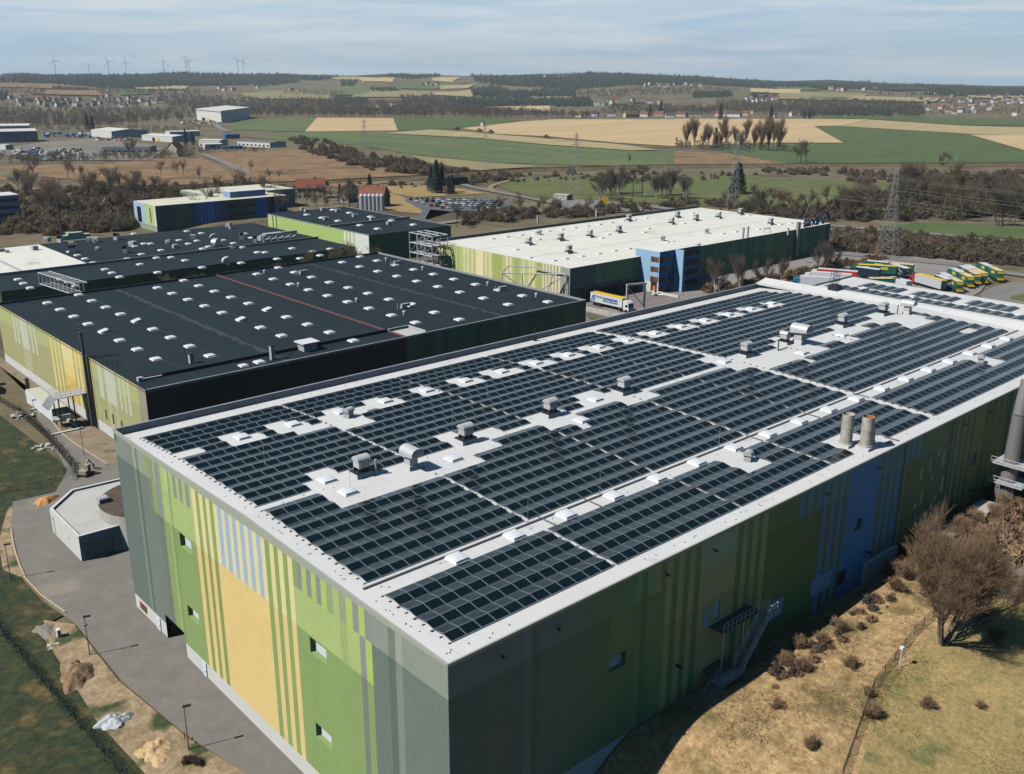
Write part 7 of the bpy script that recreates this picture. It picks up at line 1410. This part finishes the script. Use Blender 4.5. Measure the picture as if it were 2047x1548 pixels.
for k in range(42): u = rg.uniform(1440, 1700); v = rg.uniform(405, 445); plant_h(TP[int(rg.integers(5))], u, v, v-rg.uniform(28, 50), 'bare tree in the belt right behind the white hall, %s counted', 'bare trees behind the white hall')
for k in range(30): u = rg.uniform(920, 1290); v = rg.uniform(425, 447)-(u-920)*.035; plant_h(TP[int(rg.integers(5))], u, v, v-rg.uniform(18, 36), 'low bare tree along the road beyond the white hall, %s counted', 'low bare trees along the road')
for k in range(14): u = rg.uniform(585, 720); v = rg.uniform(398, 425); plant_h(TP[int(rg.integers(5))], u, v, v-rg.uniform(25, 48), 'bare tree around the red roofed houses, %s counted', 'bare trees around the houses')
for k, (u, v, tv) in enumerate([(1428, 588, 548), (1478, 578, 540), (1525, 570, 545), (1560, 564, 545), (1640, 542, 515), (1652, 540, 512), (1662, 538, 515)]): p = PZ(u, v, 2.5); plant(BI[k % 2], 0, 0, (1.0, .95, .8, .7, .8, .9, .7)[k], 'slim bare birch along the front of the white hall, %s from the left', 'birches along the white hall', p)
OL_T = mat('twigs_olive', 0)
for k, (x, y, s) in enumerate([(74, 246, .8), (80, 250, .9), (86, 243, .85), (92, 249, .8), (97, 244, .7), (104, 250, .75), (68, 250, .6), (120, 252, .75), (130, 250, .8), (138, 256, .9), (144, 252, .9), (150, 258, .85), (156, 255, .9), (160, 262, .9), (112, 248, .6), (166, 256, .8), (152, 250, .7)]): plant(TP[3] if k % 4 else BI[0], 0, 0, s, 'olive twigged tree in the gap behind the black hall, %s counted', 'trees in the gap behind the black hall', np.array([x, y, 0.]))
plant_h(TP[3], 912, 455, 405, 'slender bare tree left of the frame tower', None); plant_h(TP[1], 1043, 432, 380, 'dark bare tree beyond the left of the white hall roof', None)
# hero tree on the bank
T, K = twig_tree(79, 16, .55, 5, 2, .26, .024, stems=6, upright=.3, ntwig=4, low=.3, sides=7)
hp = G(1885, 1292); e = empty('big_bare_tree', 'large many-stemmed bare tree on the dry bank at right', 'tree', hp-np.array([0, 0, .3])); T.build('trunk', mat('hero_bark', (.22, .18, .13), .9, noise=.25, nscale=5, bump=.02, bscale=12), e); K.build('crown', translucent(mat('hero_twigs', (.36, .24, .15), .95, noise=.2, nscale=1)), e); z_ = 16.5/max(np.array(K.v)[:, 2].max(), 1); e.scale = (z_*1.1, z_*1.1, z_); e.rotation_euler[2] = 1.1
RB = []
for k in (71, 72, 73): T, K = twig_tree(k, 4.2, .8, 3, 3, .05, .03, stems=6, upright=.3, ntwig=4, low=.1, sides=3); RB.append((tree_proto('bare_bush', T, K, BARK, mat('bank_twigs', (.34, .22, .13), .95, noise=.3, nscale=.5)), T, K))
for k, (u, v, s) in enumerate([(1800, 1120, 1), (1830, 1095, 1.1), (1862, 1080, 1.1), (1880, 1120, 1.2), (1850, 1150, 1.1), (1900, 1050, 1), (1930, 1030, 1.1), (1960, 1015, 1.2), (1990, 1000, 1.2), (2020, 985, 1.3), (2045, 970, 1.2), (1920, 1085, 1.1), (1945, 1060, 1), (1900, 1150, 1.2), (2010, 1030, 1), (2040, 1010, 1.1), (1810, 1160, .9), (1775, 1160, .8), (1935, 1120, 1.0), (1985, 1050, 1), (1790, 1185, .7), (1870, 1190, 1.), (1960, 1250, .8), (1990, 1290, .7)]): plant(RB[k % 3], u, v, s*.78, 'reddish bare bush on the dry bank, %s counted from the left', 'reddish bushes on the bank')
for k, (u, v, s) in enumerate([(1600, 1345, .5), (1570, 1335, .45), (1555, 1420, .35), (1640, 1290, .45), (1590, 1300, .5), (1700, 1340, .4), (1740, 1440, .5), (1735, 1395, .35), (1680, 1265, .4), (1960, 1420, .3), (1620, 1500, .4), (1850, 1420, .4)]): plant(RB[k % 3], u, v, s, 'small scrubby bush low on the dry bank, %s counted', 'small bushes on the bank')
for b in bush_here+[bush_here[0]+np.array([-.6, .9, 0])]: plant(BU[1], 0, 0, .38, 'scrubby brown bush at the marker posts, %s of two', 'bushes at the marker posts', b)
mb = MB(); p = G(1797, 1340); mb.tube(p, p+[0, 0, 2.6], .06, .05, 6); mb.box(p[0]-.2, p[1]-.2, p[2]+2.6, p[0]+.2, p[1]+.2, p[2]+2.9); tag(mb.build('white_post', MWH), 'short white post beside the fence on the bank', 'post')
# ---- uncountable vegetation masses: one mesh each
def mass(name, lab, spots, kinds, mats, seed=0, kind='stuff', cat='wood'):
    """spots: (x, y, z, scale); one mesh of many simple copies"""
    rg2 = np.random.default_rng(seed); VV = []; LI = []; LT = []; MI = []; n = 0; arr = []
    for kd in kinds:
        v = np.array(kd[1].v+kd[2].v) if kd[1].v else np.array(kd[2].v); off = len(kd[1].v); f = kd[1].f+[tuple(i+off for i in q) for q in kd[2].f]
        arr.append((v, np.array([i for q in f for i in q]), np.array([len(q) for q in f])))
    for s in spots:
        ki = int(rg2.integers(len(arr))); v, li, lt = arr[ki]; a = rg2.uniform(0, 6.28); w = v*s[3]; w = np.column_stack([w[:, :2] @ np.array([[math.cos(a), math.sin(a)], [-math.sin(a), math.cos(a)]]), w[:, 2]])+np.array(s[:3])
        VV.append(w); LI.append(li+n); LT.append(lt); MI.append(np.full(len(lt), int(rg2.integers(len(mats))))); n += len(v)
    V = np.concatenate(VV); LI = np.concatenate(LI); LT = np.concatenate(LT); MI = np.concatenate(MI)
    me = bpy.data.meshes.new(name); me.vertices.add(len(V)); me.vertices.foreach_set('co', V.ravel()); me.loops.add(len(LI)); me.loops.foreach_set('vertex_index', LI); me.polygons.add(len(LT))
    me.polygons.foreach_set('loop_start', np.concatenate([[0], np.cumsum(LT)[:-1]])); me.polygons.foreach_set('loop_total', LT)
    for m_ in mats: me.materials.append(m_)
    me.polygons.foreach_set('material_index', MI); me.update(); o = bpy.data.objects.new(name, me); COL.objects.link(o); return tag(o, lab, cat, None, kind)
def low_bush(seed, r, h, n, s):
    rg3 = np.random.default_rng(seed); K = MB()
    for _ in range(n):
        d = rg3.normal(size=3); d /= np.linalg.norm(d); d[2] = abs(d[2]); c = d*np.array([r, r, h])*rg3.uniform(.55, 1.0); d1 = rg3.normal(size=3)+[0, 0, .8]; d1 /= np.linalg.norm(d1); d2 = np.cross(d1, rg3.normal(size=3)); d2 /= np.linalg.norm(d2); K.add([c-d2*s*.15, c+d1*s, c+d2*s*.15], [(0, 1, 2)])
    return (None, MB(), K)
LB = [low_bush(1, 2.4, 2.6, 260, 1.7), low_bush(2, 2.8, 3.4, 300, 1.8), low_bush(3, 2.0, 4.2, 260, 1.8)]
def spots(poly, n, s0, s1, seed=0):
    rg4 = np.random.default_rng(seed); out = []
    us = [p[0] for p in poly]; vs_ = [p[1] for p in poly]
    def inside(x, y):
        c = False; j = len(poly)-1
        for i in range(len(poly)):
            if (poly[i][1] > y) != (poly[j][1] > y) and x < (poly[j][0]-poly[i][0])*(y-poly[i][1])/(poly[j][1]-poly[i][1])+poly[i][0]: c = not c
            j = i
        return c
    Q = []
    while len(Q) < n:
        u = rg4.uniform(min(us), max(us)); v = rg4.uniform(min(vs_), max(vs_))
        if inside(u, v): Q.append((u, v))
    Q = Gv([q[0] for q in Q], [q[1] for q in Q]); sc_ = rg4.uniform(s0, s1, len(Q)); return [(p[0], p[1], p[2]-.3, float(k)) for p, k in zip(Q, sc_)]
M3 = [TW[0], TW[1], TW[2]]
mass('thicket', 'brown thicket along the ditch between the green field and the railway', spots([(575, 275), (650, 285), (760, 318), (900, 335), (935, 345), (850, 352), (740, 342), (660, 322), (600, 300)], 230, .7, 1.5, 1), LB, M3, 1)
mass('thicket', 'brown scrub on the railway bank right of the meadow', spots([(1520, 340), (1660, 343), (1650, 352), (1530, 350)], 60, .6, 1.0, 2)+spots([(1680, 345), (1800, 350), (1990, 350), (2060, 345), (2060, 385), (1900, 395), (1820, 372), (1700, 366)], 200, .7, 1.4, 3), LB, M3, 2)
mass('thicket', 'brown scrub covering the slope between the two right hand roads', spots([(1670, 465), (1800, 474), (2060, 498), (2060, 535), (1900, 522), (1700, 504), (1665, 498)], 420, .55, 1.25, 4), LB, [TW[0], TW[1], TW[2]], 3)
mass('undergrowth', 'undergrowth of the right hand wood', spots([(1700, 385), (2060, 375), (2060, 440), (1850, 440), (1700, 445), (1640, 430)], 330, .8, 1.6, 5), LB, M3, 4)
mass('undergrowth', 'undergrowth of the wood behind the low rear hall', spots([(0, 385), (280, 378), (600, 375), (600, 395), (280, 420), (270, 462), (100, 470), (0, 470)], 330, .8, 1.7, 6), LB, M3, 5)
mass('undergrowth', 'low scrub behind the white hall', spots([(920, 432), (1290, 412), (1400, 405), (1650, 420), (1660, 448), (1400, 410), (1290, 425), (930, 452)], 200, .6, 1.2, 7), LB, M3, 6)
mass('undergrowth', 'scrub on the railway embankment and meadow edges', spots([(640, 372), (900, 362), (1000, 352), (1400, 346), (1520, 350), (1460, 362), (1000, 366), (900, 374), (650, 384)], 120, .4, .9, 8)+spots([(850, 350), (1020, 345), (1040, 360), (940, 370)], 40, .7, 1.1, 9), LB, M3, 7)
mass('verge_scrub', 'orange brown scrub along the verge before the white hall', [(x+rg.uniform(-3, 3), 141+rg.uniform(-2.5, 2.5)+(-(x-250)*.05), 2.3, rg.uniform(.35, .8)) for x in np.arange(222, 330, .9)], LB, [TW[3], TW[2], TW[1]], 8)
mass('brush', 'fine brush on the foot of the shaded bank', [(x, -5-rg.uniform(0, 2.5), float(H(x, -6)), rg.uniform(.12, .3)) for x in rg.uniform(38, 64, 46)], LB, [TW[0], TW[3]], 9)
mass('brush', 'dense reddish brush at the top of the bank by the road', [(x, y, float(H(x, y)), rg.uniform(.35, .75)) for x, y in zip(rg.uniform(66, 118, 150), rg.uniform(-13.5, -7, 150))], LB, [mat('bank_twigs', 0), TW[1], TW[3]], 10)
# grass tufts on the bank and the lawn
def tufts(name, lab, n, xr, yr, m, seed, h0, h1, w=.05, cond=None):
    rg5 = np.random.default_rng(seed); X = rg5.uniform(*xr, n); Y = rg5.uniform(*yr, n); 
    if cond: k_ = cond(X, Y); X, Y = X[k_], Y[k_]; n = len(X)
    Z = H(X, Y)+.06; a = rg5.uniform(0, 6.28, n); hh_ = rg5.uniform(h0, h1, n); dx, dy = np.cos(a), np.sin(a); ln = rg5.normal(size=(n, 2))*.6*hh_[:, None]
    V = np.stack([np.stack([X-dx*w, Y-dy*w, Z], 1), np.stack([X+dx*w, Y+dy*w, Z], 1), np.stack([X+ln[:, 0], Y+ln[:, 1], Z+hh_], 1)], 1).reshape(-1, 3)
    me = bpy.data.meshes.new(name); me.vertices.add(len(V)); me.vertices.foreach_set('co', V.ravel()); me.loops.add(len(V)); me.loops.foreach_set('vertex_index', np.arange(len(V))); me.polygons.add(n); me.polygons.foreach_set('loop_start', np.arange(0, 3*n, 3)); me.polygons.foreach_set('loop_total', np.full(n, 3)); me.update(); me.materials.append(m); o = bpy.data.objects.new(name, me); COL.objects.link(o); tag(o, lab, 'grass', None, 'stuff')
tufts('dry_grass', 'tufts of pale dry grass covering the bank', 190000, (12, 118), (-34, -.6), mat('straw_blades', S(216, 182, 134, 1.), .95, c2=S(166, 134, 92, 1.), nscale=.8), 1, .08, .42, .05)
tufts('dry_weeds', 'darker brown weeds scattered over the bank', 60000, (12, 118), (-34, -2), mat('weed_blades', S(128, 98, 64, .8), .95, c2=S(96, 92, 52, .8), nscale=.5), 3, .15, .6, .06, lambda X, Y: vn(X, Y, 5.)+.5*vn(X+30, Y, 1.7) > .86)
tufts('verge_weeds', 'ragged green weeds along the sandy verge', 16000, (-13.5, -4.5), (18, 77), mat('verge_blades', S(86, 100, 50, .8), .95, c2=S(132, 120, 70, .8), nscale=.8), 4, .06, .25, .05, lambda X, Y: (vn(X, Y, 3.)+.4*vn(X+9, Y, 1.) > .85) & (X < -7.6+(Y < 40)*(40-Y)*.14))
tufts('lawn_grass', 'short dark green and brown grass blades of the lawn at left', 120000, (-60, 9), (8, 175), mat('lawn_blades', S(84, 92, 48, .8), .95, c2=S(48, 74, 46, .8), nscale=.4), 2, .05, .2, .06, lambda X, Y: (X < -16.4+.0*Y+(Y > 80)*(Y-80)*.24) & (X > -46))
# distant woods: many simple crowns in one mesh each
def blobtree(seed, con=True):
    rg6 = np.random.default_rng(seed); K = MB(); n = 7
    for lay in range(3):
        z0_, z1_, r = (lay*.27+.02, .52+lay*.24, .26*(1-lay*.27)) if con else (0, 0, 0)
        if con: ph = rg6.uniform(0, 1); V = [(r*(.8+.4*rg6.random())*math.cos(6.283*(i+ph)/n), r*(.8+.4*rg6.random())*math.sin(6.283*(i+ph)/n), z0_+rg6.uniform(-.03, .03)) for i in range(n)]+[(0, 0, min(1, z1_))]; K.add(V, [(i, (i+1) % n, n) for i in range(n)])
    if not con:
        for _ in range(80): d = rg6.normal(size=3); d /= np.linalg.norm(d); c = d*[.27, .27, .36]*rg6.uniform(.4, 1)+np.array([0, 0, .55]); d1 = rg6.normal(size=3)*.06; d2 = rg6.normal(size=3)*.035; d1[2] += .07; K.add([c, c+d1, c+d2], [(0, 1, 2)])
        K.add([(-.02, 0, 0), (.02, 0, 0), (0, 0, .6)], [(0, 1, 2)])
    return (None, MB(), K)
CB = [blobtree(k) for k in range(3)]; DB = [blobtree(k+10, False) for k in range(4)]
FORM = [mat('far_conifers', (.014, .032, .022), .95, noise=.3, nscale=.02), mat('far_conifers_b', (.022, .042, .026), .95)]; FDM = [mat('far_bare_wood', (.17, .142, .118), .95), mat('far_bare_wood_b', (.20, .16, .125), .95), mat('far_bare_wood_c', (.12, .115, .09), .95)]
for m_ in FDM: translucent(m_)
FW = [  # dark conifer woods: poly, n, height
 ([(85, 156), (260, 152), (500, 156), (600, 165), (540, 172), (420, 172), (260, 178), (200, 178), (70, 168), (0, 166), (0, 160)], 2200, 26), ([(0, 150), (60, 151), (200, 151), (200, 156), (85, 158), (0, 154)], 500, 26), ([(330, 149), (420, 147.5), (560, 151), (620, 156), (700, 152), (640, 162), (500, 158), (300, 153)], 900, 26), ([(105, 176), (180, 179), (180, 183), (105, 182)], 160, 16), ([(560, 149), (680, 153), (650, 156), (540, 153)], 250, 20),
 ([(780, 148), (830, 150), (880, 149), (880, 154), (820, 160), (775, 153)], 260, 22), ([(740, 178), (790, 177), (800, 184), (745, 185)], 140, 17), ([(680, 160), (715, 161), (710, 173), (682, 172)], 120, 17), ([(668, 197), (735, 201), (738, 212), (670, 208)], 160, 20), ([(890, 201), (1180, 200), (1185, 214), (905, 214)], 800, 22), ([(940, 182), (990, 174), (1020, 186), (1150, 178), (1150, 196), (1000, 196), (945, 192)], 560, 24),
 ([(940, 151), (1000, 153), (1060, 154), (1180, 147), (1300, 151), (1400, 156), (1500, 162), (1630, 172), (1600, 178), (1500, 176), (1400, 170), (1250, 172), (1150, 180), (1000, 172), (950, 164)], 2600, 26), ([(1385, 188), (1460, 186), (1465, 195), (1385, 196)], 230, 19), ([(1500, 190), (1535, 189), (1537, 200), (1502, 200)], 110, 18), ([(1740, 188), (1840, 190), (1930, 184), (2047, 186), (2100, 194), (1960, 194), (1860, 191)], 500, 22), ([(1560, 170), (1700, 172), (1760, 178), (1640, 180)], 300, 22), ([(0, 192), (14, 190), (10, 200), (0, 201)], 40, 24), ([(1850, 178), (2047, 181), (2047, 186), (1860, 184)], 300, 20), ([(1600, 218), (1780, 222), (1780, 232), (1600, 232)], 200, 18)]
for k, (poly, n, h) in enumerate(FW): mass('conifer_wood', 'dark conifer wood on the distant hills, %s of those counted from the left' % nth(k+1), [(x, y, z, h*.68*s) for x, y, z, s in spots(poly, int(n*1.5), .6, 1.2, 100+k)], CB, FORM, 200+k)
BWD = [([(0, 220), (120, 222), (330, 222), (400, 226), (395, 240), (180, 258), (0, 256)], 900, 13), ([(0, 196), (330, 190), (340, 214), (0, 216)], 150, 10), ([(500, 203), (640, 203), (900, 214), (1090, 232), (1230, 238), (1000, 238), (640, 236), (500, 236), (500, 215)], 1700, 17), ([(320, 192), (500, 200), (500, 236), (400, 228), (330, 214)], 500, 16), ([(800, 196), (900, 200), (900, 214), (805, 212)], 260, 17), ([(180, 176), (400, 182), (400, 192), (200, 190)], 260, 13),
 ([(1140, 186), (1400, 176), (1500, 186), (1400, 190), (1250, 196), (1150, 196)], 420, 15), ([(1430, 205), (1540, 212), (1600, 205), (1740, 206), (1840, 212), (1850, 236), (1820, 238), (1700, 234), (1540, 232), (1440, 228)], 1250, 16), ([(1240, 214), (1440, 218), (1440, 234), (1280, 232), (1200, 228)], 400, 15), ([(1840, 186), (2060, 190), (2060, 232), (1850, 232), (1750, 210)], 330, 10), ([(1700, 165), (1900, 173), (2060, 178), (2060, 186), (1700, 178)], 420, 18), ([(0, 178), (100, 180), (90, 192), (0, 190)], 120, 14), ([(570, 184), (700, 186), (690, 196), (560, 192)], 120, 12), ([(1350, 292), (1570, 296), (1570, 304), (1350, 300)], 90, 9), ([(0, 320), (180, 318), (390, 312), (395, 318), (180, 328), (0, 330)], 140, 9), ([(360, 300), (530, 301), (530, 306), (400, 308)], 60, 6), ([(60, 262), (170, 262), (280, 258), (400, 262), (400, 268), (270, 270), (60, 266)], 90, 9)]
for k, (poly, n, h) in enumerate(BWD): mass('bare_wood', 'brown bare wood in the middle distance, %s of those counted from the left' % nth(k+1), [(x, y, z, h*s) for x, y, z, s in spots(poly, n, .65, 1.15, 300+k)], DB, FDM, 400+k)
pile('log_heap', G(1142, 348), 16, 4, 5, mat('dark_earth_heap', (.03, .026, .022), .95), 'long dark heap at the edge of the meadow behind the railway', 'heap', 21, rad(50)); 
for k, (u, v) in enumerate([(912, 260), (958, 264), (980, 267), (1092, 277)]): pile('dung_heap', G(u, v), 12, 5, 4, mat('dark_dung', S(110, 84, 66, .7), .95), 'dark manure heap on the pale strip in the fields, %s from the left' % nth(k+1), 'heap', 30+k, .6)
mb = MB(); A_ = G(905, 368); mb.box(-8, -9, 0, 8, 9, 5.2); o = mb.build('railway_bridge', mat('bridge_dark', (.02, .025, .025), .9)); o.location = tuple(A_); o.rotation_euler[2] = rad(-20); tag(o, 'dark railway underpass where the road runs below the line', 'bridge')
# ================================================================== HAZE
mb = MB(); mb.box(-9600, -9600, -2, 9600, 9600, 330); hz = mb.build('haze', []); hz.data.materials.clear()
hm = bpy.data.materials.new('haze_air'); hm.use_nodes = True; n = hm.node_tree; n.nodes.clear(); o_ = n.nodes.new('ShaderNodeOutputMaterial'); pv = n.nodes.new('ShaderNodeVolumePrincipled')
pv.inputs['Color'].default_value = (.72, .82, .95, 1); pv.inputs['Density'].default_value = 6e-5; pv.inputs['Anisotropy'].default_value = .2; n.links.new(pv.outputs[0], o_.inputs['Volume']); hz.data.materials.append(hm); tag(hz, 'thin pale haze over the whole landscape', 'haze', None, 'stuff')

for p_ in Proto.all:
    if not p_.used:
        for ch in KIDS[p_.o.name]: bpy.data.objects.remove(ch)
        bpy.data.objects.remove(p_.o)
